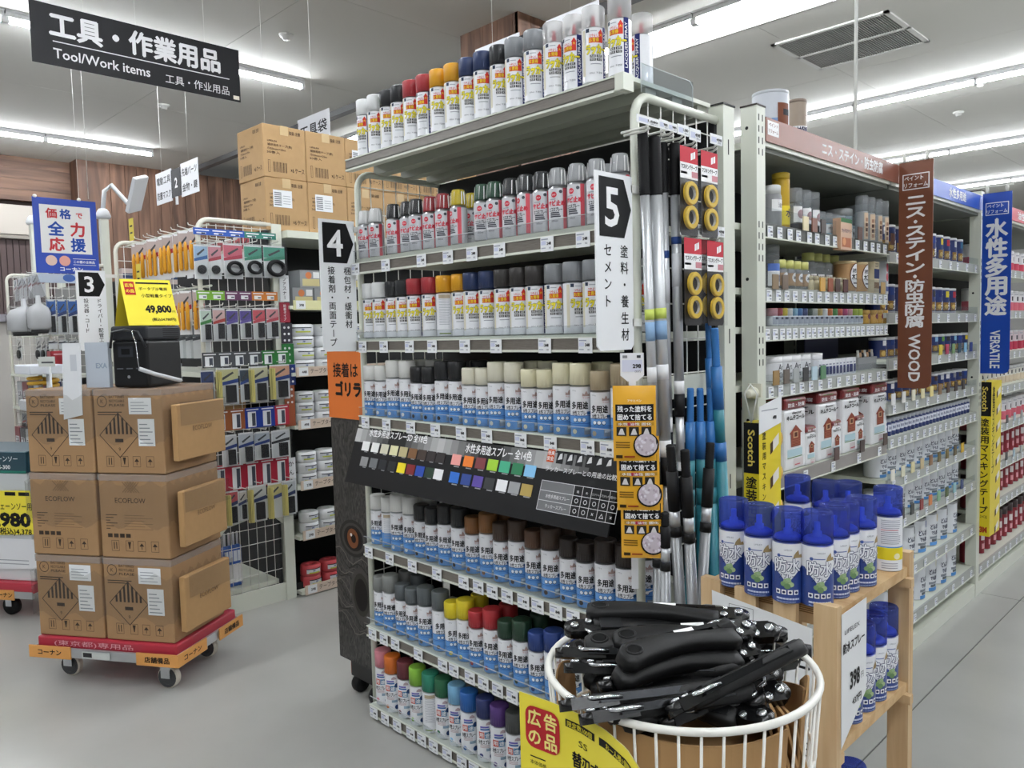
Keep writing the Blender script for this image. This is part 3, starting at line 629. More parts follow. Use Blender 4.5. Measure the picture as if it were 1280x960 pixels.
g = xz(pyy, 0, px0); w = px1-px0
b = MB(); b.rect(g, 0, .155, w, 1.162, FUR, .001); loc0(b.build('fur_print', t))
b = MB(); ey = onY(442, 673, pyy); eu, ev = ey.x-px0, ey.z; SK = ink('3b3a38')
for k_, c_ in ((1.75, '2b2a29'), (1.45, '454340'), (1.2, '201f1e')): b.circ(g, eu, ev, .058*k_, ink(c_), .0013+.0003*(1.8-k_), 20, .044*k_)
b.circ(g, eu, ev, .056, ink('1a1412'), .0024, 20, .044); b.circ(g, eu-.002, ev, .041, ink('7a4a2c'), .0027, 18); b.circ(g, eu+.004, ev, .018, ink('170f0c'), .003, 14); b.circ(g, eu-.012, ev+.014, .007, ink('e8e4e0'), .0033, 10)
loc0(b.build('eye_print', t))
b = MB()
for k_ in range(13):
    z0 = ev-.06-.022*k_; pr = [(i/8*w, z0-.035*math.sin(i/8*2.3)+.02*math.sin(i*1.3+k_)-.004*k_*(i/8)) for i in range(9)]
    for i in range(8): b.line(g, pr[i], pr[i+1], .004, ink(('6e6b66', '2c2a29', '5c5955')[k_ % 3]), .0016)
nq = onY(463, 748, pyy)
for k_, c_ in ((1.5, '4a4845'), (1.2, '35332f'), (.9, '100f0f')): b.circ(g, min(nq.x-px0, w-.075), nq.z, .05*k_, ink(c_), .002+.0004*(1.6-k_), 18, .075*k_)
loc0(b.build('wrinkle_print', t))
b = MB(); b.box(px0+.05, px1-.01, pyy+.02, pyy+.34, .075, .15, M('panel_base', '1b1b1c', .5)); loc0(b.build('base', t))
b = MB(); b.box(px0+.045, px0+.05, pyy+.022, pyy+.06, .08, .15, ink('b85a3c')); loc0(b.build('red_strip', t))
for x, y in ((px0+.07, pyy+.05), (px1-.03, pyy+.03), (px0+.07, pyy+.3)):
    b = MB(); b.lathe([(.012, -.02), (.034, -.018), (.038, -.008), (.038, .008), (.034, .018), (.012, .02)], RUBBER, 18, (x, y, .038), True, 'x'); loc0(b.build('castor', t))
g = xz(pyy-.004, 0, px0); b = MB(); b.prism(g, [(-.005, 1.168), (w, 1.168), (w, 1.44), (-.005, 1.44)], .004, M('orange_board', 'd9722c', .5))
o = tag(b.build('orange_board'), 'orange board with black lettering below the sign reading 4', 'sign')
b = MB(); b.txt(g, '接着は', w*.5, 1.365, .062, BLACK, .02, w=w*.7); b.txt(g, 'ゴリラ', w*.56, 1.29, .064, BLACK, .06, w=w*.7); b.build('lettering', o)

# ---------------------------------------------------------------- poles hanging on the side grid
GRIP = M('ribbed_black_grip', '101012', .6, spec=.3); GREYP = M('grey_pole', '8f9193', .35, .4); TEAL = M('teal_pole', '2f7f8c', .4); BLUEP = M('blue_thread', '2f6fb0', .4)
def pole(a, b_, r, segs, label, rib=0):
    """a top, b bottom; segs = [(from, to, material, radius factor, part name)]"""
    a, b_ = Vector(a), Vector(b_); d = b_-a; L = d.length
    t = thing('pole', label, 'pole', b_, 0, 'poles on the side of the spray display')
    q = Vector((0, 0, -1)).rotation_difference(d); t.rotation_mode = 'QUATERNION'; t.rotation_quaternion = q
    for s0, s1, m, k, nm in segs:
        m_ = MB(); z0, z1 = L*(1-s1), L*(1-s0); pr = [(r*k, z0), (r*k, z1)]
        if nm in ('grip', 'thread'):
            n = max(4, int((z1-z0)/.007)); pr = []
            for i in range(n): z = z0+(z1-z0)*i/n; pr += [(r*k*.94, z), (r*k, z+(z1-z0)/n*.5)]
            pr += [(r*k*.8, z1)]
        m_.lathe(pr, m, 12); m_.build(nm, t)
    return t
def xp(px, py, X): return onX(px, py, X)
def stand(a, c): return a+(c-a)*((a.z-.155)/(a.z-c.z))
def tagband(t, L, s, h, c, r):
    m_ = MB(); m_.lathe([(r*1.03, L*(1-s)-h), (r*1.03, L*(1-s))], ink(c), 12); m_.build('sticker', t)
for n, (x0, y0, x1, y1, r, X, g1) in enumerate([(803, 166, 824, 700, .0125, -1.215, .14), (817, 171, 836, 690, .0165, -1.205, .135), (829, 178, 838, 650, .0105, -1.225, .13), (843, 179, 851, 588, .0135, -1.205, .155)]):
    nm_ = ('slim aluminium pole with black grip nearest the sign reading 5', 'thick aluminium pole with ribbed black grip, second on the side grid', 'thin aluminium pole with black grip, third on the side grid', 'aluminium pole with black grip and white screw end beside the tape packs')[n]
    a, c = xp(x0, y0, X), xp(x1, y1, X); sg = [(0, g1, GRIP, 1.12, 'grip'), (g1, .72, ALU, 1, 'shaft'), (.72, .76, WHITE, 1.05, 'collar'), (.76, .83, GRIP, 1.1, 'collar'), (.83, .97, ALU, .85, 'lower_shaft'), (.97, 1, WHITE, .7, 'thread')]
    t = pole(a, c, r, sg, nm_); L = (c-a).length
    if n < 2: tagband(t, L, .40, .028, 'c9d86a', r); tagband(t, L, .43, .05, '8fb0d4', r); tagband(t, L, .535, .04, 'e6e8ea', r)
    else: tagband(t, L, .28, .02, '2d4a86', r); tagband(t, L, .33, .09, 'e0e2e6', r)
for n, (x0, y0, x1, y1, r, X, s) in enumerate([(831, 640, 833, 800, .0115, -1.10, .1), (838, 556, 853, 800, .0135, -1.13, .165), (856, 562, 868, 800, .0135, -1.10, .17), (888, 553, 874, 800, .0135, -1.13, .17), (823, 668, 822, 800, .013, -1.17, .04)]):
    pole(xp(x0, y0, X), stand(xp(x0, y0, X), xp(x1, y1, X)), r, [(0, s*.4, GRIP, .9, 'grip'), (s*.4, s, GRIP, 1.15, 'handle'), (s, s+.04, ALU, 1, 'upper_shaft'), (s+.04, s+.065, RUBBER, 1.18, 'collar'), (s+.065, 1, GREYP, 1.05, 'shaft')], f'grey extension pole with black top standing in the bin, {ORD[n]} of five')
for n, (x0, y0, x1, y1, r, X) in enumerate([(863, 485, 862, 780, .014, -1.19), (875, 485, 878, 780, .014, -1.18), (887.5, 485, 893, 780, .014, -1.17), (885, 401, 900, 780, .013, -1.215), (893, 410, 911, 780, .016, -1.15)]):
    pole(xp(x0, y0, X), stand(xp(x0, y0, X), xp(x1, y1, X)), r, [(0, .08, BLUEP, .72, 'thread'), (.08, .17, BLUEP, 1, 'sleeve'), (.17, .24, TEAL, .96, 'shaft'), (.24, .28, BLUEP if n > 2 else TEAL, 1.08 if n > 2 else 1, 'collar'), (.28, 1, TEAL, 1.05, 'lower_shaft')], f'teal pole with blue threaded end beside the side grid, {ORD[n]} of five')
b = MB(); m_ = M('grey_bin', '5a5d60', .5); x0, x1, y0, y1, z0, z1 = -1.245, -1.06, 1.70, 2.14, .14, .66
b.box(x0, x1, y0, y1, z0, z0+.01, m_); b.box(x0, x0+.006, y0, y1, z0, z1, m_); b.box(x1-.006, x1, y0, y1, z0, z1, m_); b.box(x0, x1, y0, y0+.006, z0, z1, m_); b.box(x0, x1, y1-.006, y1, z0, z1, m_)
tag(b.build('pole_bin'), 'grey rectangular bin holding the lower ends of the poles', 'bin')
b = MB(); b.box(-1.24, -1.065, 1.72, 2.1, 0, .14, M('bin_plinth', '4a4c4e', .6)); tag(b.build('bin_stand'), 'low dark stand under the grey pole bin', 'stand')

# ---------------------------------------------------------------- hooks with price cards and the tape blister packs
tagm = {}
def hook(px, py, wpx, hpx, X, num, label):
    p0 = onX(px, py, X); q = onX(px+wpx, py+hpx, X); w, h = q.y-p0.y, p0.z-q.z; cy, cz = (p0.y+q.y)/2, (p0.z+q.z)/2
    t = thing('display_hook', label, 'hook', (X, cy, cz), 0, 'white wire hooks on the side grid')
    b = MB(); g = yz(); b.box(-.002, 0, -w/2, w/2, -h/2, h/2, PAPER); b.rect(g, -w*.42, -h*.3, w*.0, h*.2, ink('cfd3e8')); b.txt(g, num, w*.2, 0, h*.38, BLACK, .03, w=w*.45); b.txt(g, '(税込)', w*.25, -h*.3, h*.2, ink('555a6a'), 0, w=w*.3); b.build('price_card', t)
    b = MB(); b.tube([(-.085, 0, -h*.7), (-.01, 0, -h*.72), (.0, 0, -h*.45)], .0035, WIRE, 6); b.tube([(-.085, .012, -h*.95), (-.02, .012, -h*1.0), (-.005, .012, -h*.75)], .0035, WIRE, 6); stuff(b.build('wire_arms', t))
for i, (x, y, w, h, n) in enumerate([(796, 142, 28, 18, '1,580'), (824, 148, 11, 15, '980'), (835, 152, 11, 14, '980'), (847, 154, 14, 17, '1,080'), (862, 159, 14, 19, '498'), (888, 166, 15, 17, '498'), (864, 279, 16, 15, '498'), (891, 282, 15, 15, '498')]):
    hook(x, y, w, h, -1.175, n, f'white price card {n} on its hook, {ORD[i]} on the side grid')
RING = M('yellow_tape', 'e5bf3a', .5); 
def tape_pack():
    w, h = .086, .235; b = MB(); g = yz(); b.prism(g, [(-w/2+.006, -h), (w/2-.006, -h), (w/2, -h+.008), (w/2, 0), (-w/2, 0), (-w/2, -h+.008)], .0012, M('blister_black', '232021', .35))
    p = MB(); p.rect(g, -w/2, -.042, w/2, 0, ink('c22f3e')); p.poly(g, [(.008, -.034), (.018, -.03), (.018, -.012), (.008, -.016)], WHITE); p.poly(g, [(.02, -.03), (.03, -.026), (.03, -.008), (.02, -.012)], WHITE); p.rect(g, -w/2, -.084, w/2, -.042, WHITE); p.txt(g, 'マスキングテープ', 0, -.053, .014, BLACK, .03, w=.076); p.rect(g, .012, -.079, .042, -.063, ink('c98a92'), .0008); p.rect(g, -.04, -.072, -.01, -.066, ink('8a8a90'))
    rs = []
    for z in (-.122, -.186):
        r_ = MB(); r_.lathe([(.0185, .001), (.0185, .009), (.020, .011), (.0295, .011), (.0315, .009), (.0315, .001)], [M('tape_core', 'd8d4cc', .6), RING, RING, RING, RING], 20, (0, 0, z), True, 'x', False)
        rs.append(('tape_roll', r_))
    f = MB(); f.rect(g, -w/2, -h, w/2, -.084, FILM, .013)
    return Kind('tape_pack', 'tape pack', b, [('card_print', p)]+rs+[('blister', f)], 'masking tape twin packs on hooks')
TPK = tape_pack()
for x, y, l, X in ((861, 184, 'upper tape twin pack on the first tape hook beside the poles', -1.168), (886.5, 190, 'upper tape twin pack on the hook next to the pale upright', -1.168), (866, 298, 'lower tape twin pack on the first tape hook', -1.168), (884, 300, 'lower tape twin pack half hidden between two others', -1.19), (894, 302, 'lower tape twin pack nearest the pale upright', -1.165)):
    TPK.put(onX(x, y, X), l)

# ---------------------------------------------------------------- yellow sachets on the clip strip
def bag_kind():
    w, h = .104, .185; b = MB(); n, m = 8, 12; v, f = [], []
    for s in (1, -1):
        for j in range(m+1):
            for i in range(n+1):
                a, c = i/n*2-1, j/m*2-1; k = max(0, (1-a*a))*max(0, (1-c*c)); v.append((a*w/2, -s*(.0012+.011*k**.6), -h/2+c*h/2))
    q = (n+1)*(m+1)
    for s in (0, 1):
        for j in range(m):
            for i in range(n):
                e = s*q+j*(n+1)+i; F4 = (e, e+1, e+n+2, e+n+1); f.append(F4 if s == 0 else F4[::-1])
    b.add(v, f, M('sachet_yellow', 'e6ab28', .3, coat=.4), True)
    g = lambda a, c, l=0: Vector((a, -(.0022+.011*(max(0, 1-(2*a/w)**2)*max(0, 1-(2*(c+h/2)/h)**2))**.6)-l, c)); g.curved = .012
    p = MB(); p.rect(g, -.046, -.085, .046, -.045, BLACK); p.txt(g, '残った塗料を', 0, -.056, .0155, WHITE, .03, w=.082, l=.0016); p.txt(g, '固めて捨てる', 0, -.076, .0155, WHITE, .03, w=.082, l=.0016)
    p.rect(g, -.044, -.097, .046, -.089, ink('b98a2a')); p.rect(g, -.018, -.097, .004, -.089, ink('b0304a'), .0008); p.txt(g, '水性 油性 固化', 0, -.093, .007, WHITE, .02, w=.08, l=.0016)
    for i in range(3): p.rect(g, (-.044+i*.03), -.122, (-.02+i*.03), -.100, ink('2a2622')); p.poly(g, [(-.04+i*.03, -.119), (-.024+i*.03, -.119), (-.029+i*.03, -.104), (-.034+i*.03, -.104)], ink('d8d4d4'), .0012)
    for i in range(3): p.rect(g, -.046, (-.140-i*.006), -.012, (-.137-i*.006), ink('7a5a18'))
    p.rect(g, -.046, -.178, -.030, -.170, ink('3a2a10')); p.rect(g, -.026, -.176, .0, -.172, ink('9a3a20')); p.txt(g, 'アサヒペン', 0, -.036, .007, ink('f0e8d8'), .02)
    d = MB(); d.circ(g, .027, -.145, .031, BLACK, .001, 20); d.circ(g, .027, -.144, .0275, ink('cfc4cc'), .0016, 18)
    for i in range(26): a, r_ = random.random()*6.28, .024*math.sqrt(random.random()); d.circ(g, .027+r_*math.cos(a), -.144+r_*math.sin(a), .0035, ink(random.choice(('e8e2ea', 'b8a8b4', 'ddd0dc'))), .0019+.00002*i, 6)
    return Kind('refill_sachet', 'sachet', b, [('printed_text', p), ('bowl_picture', d)], 'yellow sachets on the clip strip')
BK = bag_kind(); face = math.radians(38)
for i, (x, y, d_, l) in enumerate([(792.5, 482, 1.905, 'topmost yellow sachet of paint hardener on the clip strip'), (797, 545, 1.925, 'middle yellow sachet of paint hardener on the clip strip'), (802, 606, 1.945, 'lowest yellow sachet of paint hardener on the clip strip')]):
    BK.put(EYE+ray(x, y)*d_, l, face)
cs = thing('clip_strip', 'white plastic clip strip with price card 298 above the yellow sachets', 'clip strip', onY(790, 450, 1.63), face)
b = MB(); g = xz(); b.prism(g, [(-.03, -.04), (-.012, -.055), (.012, -.055), (.03, -.04), (.03, .018), (-.03, .018)], .003, M('clip_white', 'e8eaee', .4)); b.build('header', cs)
b = MB(); b.rect(g, -.026, -.03, .026, .0, ink('d4d8ea')); b.txt(g, '298', .012, -.016, .014, BLACK, .04); b.txt(g, '(327)', .014, -.03, .007, BLACK); b.rect(g, -.024, .005, -.012, .012, ink('8a8c90')); b.rect(g, .012, .005, .022, .012, ink('3a3c40')); b.build('price_print', cs)
b = MB(); b.box(-.009, .009, .001, .003, -.60, -.05, M('clip_white', 'e8eaee', .4)); b.build('strip', cs)
# ================================================================ WIRE BASKET WITH FOLDING SAWS
BC, BR, BZ = Vector((-.725, 1.10, 0)), .222, .93
bt = thing('wire_basket', 'round white wire basket full of black folding saws', 'basket', BC)
BW = M('basket_white', 'eae9e2', .35)
def circle(r, z, n=48): return [(r*math.cos(2*PI*i/n), r*math.sin(2*PI*i/n), z) for i in range(n)]
b = MB(); b.tube(circle(BR, BZ, 56), .0062, BW, 8, True); b.build('rim', bt)
for z, r in ((.815, .214), (.66, .204), (.6, .2)): b = MB(); b.tube(circle(r, z), .004, BW, 6, True); b.build('hoop', bt)
b = MB(); b.tube([(BR+.001, 0, BZ), (.2, 0, .6), (0, 0, .6)], .0024, BW, 5); me = b.mesh('wire')
for i in range(44): ob('wire', me, bt, None, 2*PI*i/44)
b = MB(); b.tube([(.17, 0, .6), (.19, 0, 0)], .009, BW, 8); me = b.mesh('leg')
for i in range(3): ob('leg', me, bt, None, 2*PI*i/3+.4)
b = MB(); b.tube(circle(.185, .12), .005, BW, 6, True); b.build('leg_hoop', bt)
# cardboard liner: standing flaps with uneven tops
lin_ = thing('cardboard_liner', 'bent brown cardboard lining inside the white wire basket', 'cardboard', BC)
def liner(a0, a1, z0, zf, r, name='flap'):
    b = MB(); n = 10; v = []; f = []
    for k in range(2):
        for i in range(n+1):
            a = a0+(a1-a0)*i/n; rr = r-k*.003
            v += [(rr*math.cos(a)*.93, rr*math.sin(a)*.93, z0), (rr*math.cos(a), rr*math.sin(a), zf(i/n))]
    m = 2*(n+1)
    for i in range(n): f += [(2*i, 2*i+2, 2*i+3, 2*i+1), (m+2*i, m+2*i+1, m+2*i+3, m+2*i+2), (2*i+1, 2*i+3, m+2*i+3, m+2*i+1)]
    f += [(0, 1, m+1, m), (2*n, m+2*n, m+2*n+1, 2*n+1)]
    b.add(v, f, CARD); b.build(name, lin_)
rad = math.radians
liner(rad(258), rad(352), .62, lambda t: .925-.02*t-.012*math.sin(t*3), .209)
liner(rad(190), rad(250), .62, lambda t: .89+.02*math.sin(t*5), .211)
liner(rad(5), rad(45), .62, lambda t: .90+.035*math.sin(t*PI), .206); liner(rad(18), rad(60), .62, lambda t: .925-.05*t, .2)
b = MB(); b.lathe([(.001, .615), (.185, .615), (.195, .80), (.17, .84), (.001, .87)], CARD, 24); b.build('crumpled_filling', lin_)
for i in range(4):
    b = MB(MatRot := Matrix.Translation((.165, .03+.012*i, .80)) @ Matrix.Rotation(rad(35+6*i), 4, 'Z') @ Matrix.Rotation(rad(-14), 4, 'Y')); b.box(-.002, .002, -.06, .05, 0, .13-.008*i, CARD); b.build('folded_sheet', lin_)
# folding saw
SAWB = M('saw_black', '0d0d0e', .5, bump=.03, scale=300, spec=.35); BLADE = M('saw_blade', '2a2b2d', .25, .9); PLATE = M('saw_plate', '0c0c0d', .22, .1)
def saw_kind(v):
    L = .235; b = MB(); up, lo = [], []
    n = 16
    for i in range(n+1):
        t = i/n; x = L*t; c = .010*math.sin(t*PI*1.25)-.004
        wd_ = .0185+.003*math.sin(t*7)+(.006*max(0, 1-t*5))
        if i == 0: wd_ *= .55
        if i == n: wd_ *= .8
        up.append((x, c+wd_*.9)); lo.append((x, c-wd_))
    out = lo+up[::-1]
    # rounded section: outline at three heights
    hs = [(-.013, .72), (-.009, .95), (0, 1), (.009, .95), (.013, .72)]; v_, f_ = [], []
    m = len(out); cx, cy = L/2, 0
    for z, k in hs:
        for (x, y) in out:
            yc = .010*math.sin(x/L*PI*1.25)-.004; v_.append((x if k > .9 else (x-cx)*.985+cx, yc+(y-yc)*k, z))
    for j in range(len(hs)-1):
        for i in range(m): f_.append((j*m+i, j*m+(i+1) % m, (j+1)*m+(i+1) % m, (j+1)*m+i))
    b.add(v_, f_, SAWB, True)
    for j, rev in ((0, True), (len(hs)-1, False)):   # top and bottom as strips
        for i in range(n):
            q = (j*m+i, j*m+i+1, j*m+m-2-i, j*m+m-1-i); b.f.append(q[::-1] if rev else q); b.m.append(0); b.s.append(True)
    h = MB(); gt = flat((0, 0, .0132), (1, 0, 0), (0, 1, 0)); h.circ(gt, .024, .001, .0135, ink('060606', .8), .0004, 16, .0085); h.tube([(.024+.0145*math.cos(a*PI/7), .001+.0095*math.sin(a*PI/7), .013) for a in range(14)], .0022, SAWB, 5, True)
    p = MB(); p.box(L-.035, L+.038, -.016, .020, -.007, .0095, PLATE); p.lathe([(.0, 0), (.017, 0), (.017, .016), (.0, .016)], PLATE, 14, (L+.036, .002, -.007))
    bo = MB(); bo.lathe([(.008, 0), (.008, .004), (.006, .0055), (.001, .006)], CHROME, 12, (L+.034, .003, .009))
    bo2 = MB(); bo2.lathe([(.007, 0), (.007, .004), (.005, .005), (.001, .0055)], CHROME, 12, (L+.008, -.008, .0095))
    le = MB(); le.tube([(L-.04, .021, .004), (L-.02, .026, .006), (L+.002, .024, .006), (L+.016, .014, .008)], .0035, CHROME, 6)
    bl = MB(); bl.box(.045, L-.005, .0145, .027, -.0012, .0012, BLADE); bl.box(.045, L-.005, .014, .022, .0, .010, BLADE)
    st = MB(); st.rect(flat((0, 0, .0104), (1, 0, 0), (0, 1, 0)), .12, .0145, .16, .0218, WHITE)
    co = MB(); co.box(L-.05, L-.012, -.018, .016, .011, .0142, M('saw_collar', '2a2b2d', .35, .5))
    parts = [('hang_hole', h), ('pivot_plate', p), ('bolt', bo), ('bolt', bo2), ('lever', le), ('blade', bl)]
    if v == 0: parts.append(('sticker', st))
    if v == 1: parts.append(('collar', co))
    return Kind('folding_saw', 'saw', b, parts, 'folding saws heaped in the wire basket')
SK = [saw_kind(0), saw_kind(1)]
def saw(t, h, z, k, tilt=0, roll=0, label=''):
    a, c = onZ(*t, z), onZ(*h, z); mid = (a+c)/2; d = (c-a); ang = math.atan2(d.y, d.x)
    mid = BC+(mid-BC)*1.0; mid.z = z
    o = mid-Vector((math.cos(ang), math.sin(ang), 0))*.135
    M4 = Matrix.Translation(mid) @ Matrix.Rotation(ang, 4, 'Z') @ Matrix.Rotation(tilt, 4, 'Y') @ Matrix.Rotation(roll, 4, 'X') @ Matrix.Translation((-.135, 0, 0))
    s = SK[k].put((0, 0, 0), label); s.matrix_world = M4
    return s
SAWS = [((745, 764), (912, 772), .985, 0, 0, .2, 'uppermost folding saw at the back, white sticker on its blade'),
 ((895, 783), (728, 786), .965, 1, 0, -.25, 'folding saw just below the uppermost one, pivot at the left rim'),
 ((748, 806), (905, 798), .955, 0, .02, .5, 'folding saw whose tail hole shows left of the middle'),
 ((783, 798), (945, 794), .968, 0, -.02, .45, 'folding saw with tail hole behind the middle of the heap'),
 ((795, 823), (915, 788), .99, 0, .05, .45, 'big folding saw lying across the middle with white sticker and silver lever'),
 ((890, 822), (722, 818), .94, 1, 0, .5, 'folding saw with two chrome bolts at the left rim'),
 ((905, 838), (738, 836), .94, 1, .0, .4, 'folding saw with ribbed collar left of the middle'),
 ((783, 848), (925, 812), .962, 0, .05, .5, 'folding saw sloping up right below the middle one'),
 ((940, 818), (745, 868), .938, 1, -.06, .4, 'folding saw with collar sloping down to the front left'),
 ((888, 862), (752, 878), .945, 0, 0, .5, 'folding saw with tail hole right of the front'),
 ((975, 830), (880, 862), .965, 1, .12, .7, 'folding saw pointing at the poster with its round tail raised'),
 ((895, 872), (790, 890), .938, 0, 0, .5, 'front folding saw with tail hole just behind the rim'),
 ((790, 872), (940, 850), .925, 0, 0, .3, 'folding saw with shining bolts at the right rim'),
 ((925, 812), (935, 850), .93, 0, 0, .4, 'folding saw near the right rim under the raised tail'),
 ((800, 770), (960, 792), .945, 1, 0, .1, 'folding saw lying deep at the back rim'),
 ((735, 830), (785, 880), .905, 1, .1, .3, 'folding saw along the left rim'),
 ((940, 800), (800, 815), .92, 0, 0, .2, 'folding saw buried in the middle of the heap'),
 ((850, 850), (960, 830), .91, 1, 0, .3, 'folding saw buried at the right of the heap'),
 ((930, 870), (790, 880), .905, 1, 0, .3, 'folding saw buried at the front of the heap'),
 ((760, 850), (900, 880), .90, 0, 0, .3, 'folding saw buried under the front ones'),
 ((775, 862), (915, 892), .915, 1, 0, .3, 'folding saw lying just behind the front rim'), ((960, 845), (850, 895), .92, 0, 0, .4, 'folding saw slanting to the front right rim'), ((820, 893), (935, 872), .925, 0, .03, .5, 'short-looking folding saw at the very front'),
 ((740, 800), (760, 850), .89, 0, 0, .3, 'folding saw deep along the left rim'), ((960, 810), (880, 800), .90, 1, 0, .2, 'folding saw deep at the right rear')]
for t, h, z, k, ti, ro, l in SAWS: saw(t, h, z, k, ti, ro, l)
u = SK[1].put((0, 0, 0), 'folding saw standing upright at the back with its tail in the air'); q = onZ(905, 800, .97); u.matrix_world = Matrix.Translation(q-Vector((0, 0, -.035))) @ Matrix.Rotation(rad(45), 4, 'Z') @ Matrix.Rotation(rad(82), 4, 'Y') @ Matrix.Rotation(rad(75), 4, 'X')
# yellow price card bent round the left of the basket
zt = .926; cpts = [onZ(x, y, zt) for x, y in ((649, 864), (690, 878), (725, 893), (757, 913), (783, 936), (800, 962))]
ln = [0]
for i in range(5): ln.append(ln[-1]+(cpts[i+1]-cpts[i]).length)
def gcard(a, b_, l=0):
    a = max(0, min(ln[-1], a)); i = max(j for j in range(5) if ln[j] <= a); t = (a-ln[i])/(ln[i+1]-ln[i]); d = (cpts[i+1]-cpts[i]).normalized(); n = Vector((d.y, -d.x, 0))
    q = cpts[i]+(cpts[i+1]-cpts[i])*t + n*l; return Vector((q.x, q.y, zt+b_))
gcard.curved = .012; CLn = ln[-1]
b = MB(); b.rect(gcard, 0, -.22, CLn, 0, M('pop_yellow', 'f0df3e', .45), 0); b.rect(gcard, 0, -.22, CLn, 0, M('pop_back', 'e8e4d0', .5), -.0012)
c = tag(b.build('price_card'), 'bent yellow price card with red square on the side of the basket', 'price card')
b = MB(); s_ = .068
pts = []
for qx, qy, a0 in ((1, 1, 0), (0, 1, 90), (0, 0, 180), (1, 0, 270)):
    for k in range(5): a = rad(a0+k*22.5); pts.append((.012+.016+qx*(s_-.032)+.016*math.cos(a), -.016-s_+.016+qy*(s_-.032)+.016*math.sin(a)))
b.poly(gcard, pts, ink('b8282e'), .0008)
for ch_, a, e in (('広', .03, -.034), ('告', .062, -.034), ('の', .03, -.066), ('品', .062, -.066)): b.txt(gcard, ch_, a, e, .028, ink('f3e58a'), .03, l=.0016)
b.build('red_badge', c)
b = MB(); b.rect(gcard, .092, -.028, .155, -.016, BLACK); b.txt(gcard, '限定数100個', .123, -.022, .010, ink('f0df3e'), .01, l=.0014); b.rect(gcard, .165, -.028, CLn-.012, -.016, BLACK); b.txt(gcard, 'お一人様1個限り', (.165+CLn-.012)/2, -.022, .010, ink('f0df3e'), .01, w=CLn-.21, l=.0014)
b.txt(gcard, 'SS', .128, -.046, .014, BLACK, .0, w=.02); b.txt(gcard, '替刃式折込鋸', .165, -.074, .026, BLACK, .03, w=.12); b.rect(gcard, .02, -.1, .05, -.098, BLACK); b.txt(gcard, '本体価格', .036, -.108, .008, BLACK)
b.build('printed_text', c)
# ================================================================ WOODEN RACK WITH WATERPROOFING SPRAY
PINE = wood('pine_board', 'd8bd93', 'c2a077', 2, (18, 18, 1.2)); PINEH = wood('pine_shelf', 'd6b88a', 'bd9667', 2, (2, 12, 12))
RX0, RX1, RY0, RY1, RZ = -.985, -.662, 1.60, 2.045, .90
rk = thing('wooden_rack', 'pine rack displaying blue waterproofing spray cans', 'rack', ((RX0+RX1)/2, (RY0+RY1)/2, 0))
def rp(b_, n): o = b_.build(n, rk); o.location = -rk.location; return o
for x in (RX0, RX1-.05):
    b = MB(); b.box(x, x+.05, RY0-.012, RY0+.012, 0, RZ+.012, PINE); rp(b, 'leg')
    b = MB(); b.box(x, x+.05, RY1-.03, RY1, 0, RZ+.035, PINE); rp(b, 'leg')
for x in (RX0+.088, RX0+.182): b = MB(); b.box(x, x+.052, RY0-.012, RY0+.004, .2, RZ+.008, PINE); rp(b, 'slat')
ZM = onX(1118, 870, RX1).z; ZL = ZM-.32
for z in (RZ, ZM, ZL):
    b = MB(); b.box(RX0+.004, RX1-.004, RY0+.013, RY1-.031, z-.024, z, PINEH); rp(b, 'shelf_board')
    b = MB(); b.box(RX0+.02, RX1+.012, RY1-.052, RY1-.032, z-.046, z-.024, PINE); rp(b, 'batten')
    b = MB(); b.box(RX0+.02, RX1-.002, RY0+.014, RY0+.034, z-.046, z-.024, PINE); rp(b, 'batten')
for i in range(5): b = MB(); b.box(RX0+.05, RX1-.05, RY0+.0115, RY0+.0135, RZ-.022+i*.0045, RZ-.020+i*.0045, ink('8a6a44')); rp(b, 'plywood_layer')
b = MB(); g = xz(RY0-.0135, 0, 0); b.prism(g, [(RX0+.045, .3), (RX1-.052, .3), (RX1-.052, RZ-.045), (RX0+.03, RZ-.014)], .0012, M('poster_white', 'e6e8ea', .3))
c = tag(b.build('poster'), 'large white price poster on the front of the wooden rack', 'poster')
b = MB(); x0 = RX0+.045; b.txt(g, 'LIFELEX', x0+.115, .82, .022, ink('3a3a3c'), .01, w=.11); b.txt(g, '防水スプレー', x0+.12, .765, .042, BLACK, .03, w=.2); b.txt(g, '420ml', x0+.12, .715, .022, BLACK, 0); b.txt(g, '398', x0+.115, .60, .10, BLACK, .05, w=.13); b.txt(g, '円', x0+.205, .585, .036, BLACK, .01); b.txt(g, '(税込437円)', x0+.14, .50, .038, BLACK, .02, w=.16); b.ring(g, x0+.05, .845, .0, 0, BLACK)
for a_, e_ in (((x0+.03, .865), (x0+.09, .865)), ((x0+.03, .81), (x0+.09, .81)), ((x0+.03, .81), (x0+.03, .865)), ((x0+.09, .81), (x0+.09, .865))): b.line(g, a_, e_, .0012, ink('8a8a8c'))
b.txt(g, 'FLEX', x0+.06, .82, .014, BLACK); b.build('lettering', c)
gs = yz(RX1+.002, 0, 0); ya, yb = RY0+.008, Yat(1082, RX1, .85)
b = MB(); b.prism(gs, [(ya, RZ-.30), (yb, RZ-.215), (yb, RZ-.004), (ya, RZ-.008)], .001, M('poster_white', 'e6e8ea', .3)); c = tag(b.build('poster'), 'small white price poster hanging on the side of the wooden rack', 'poster')
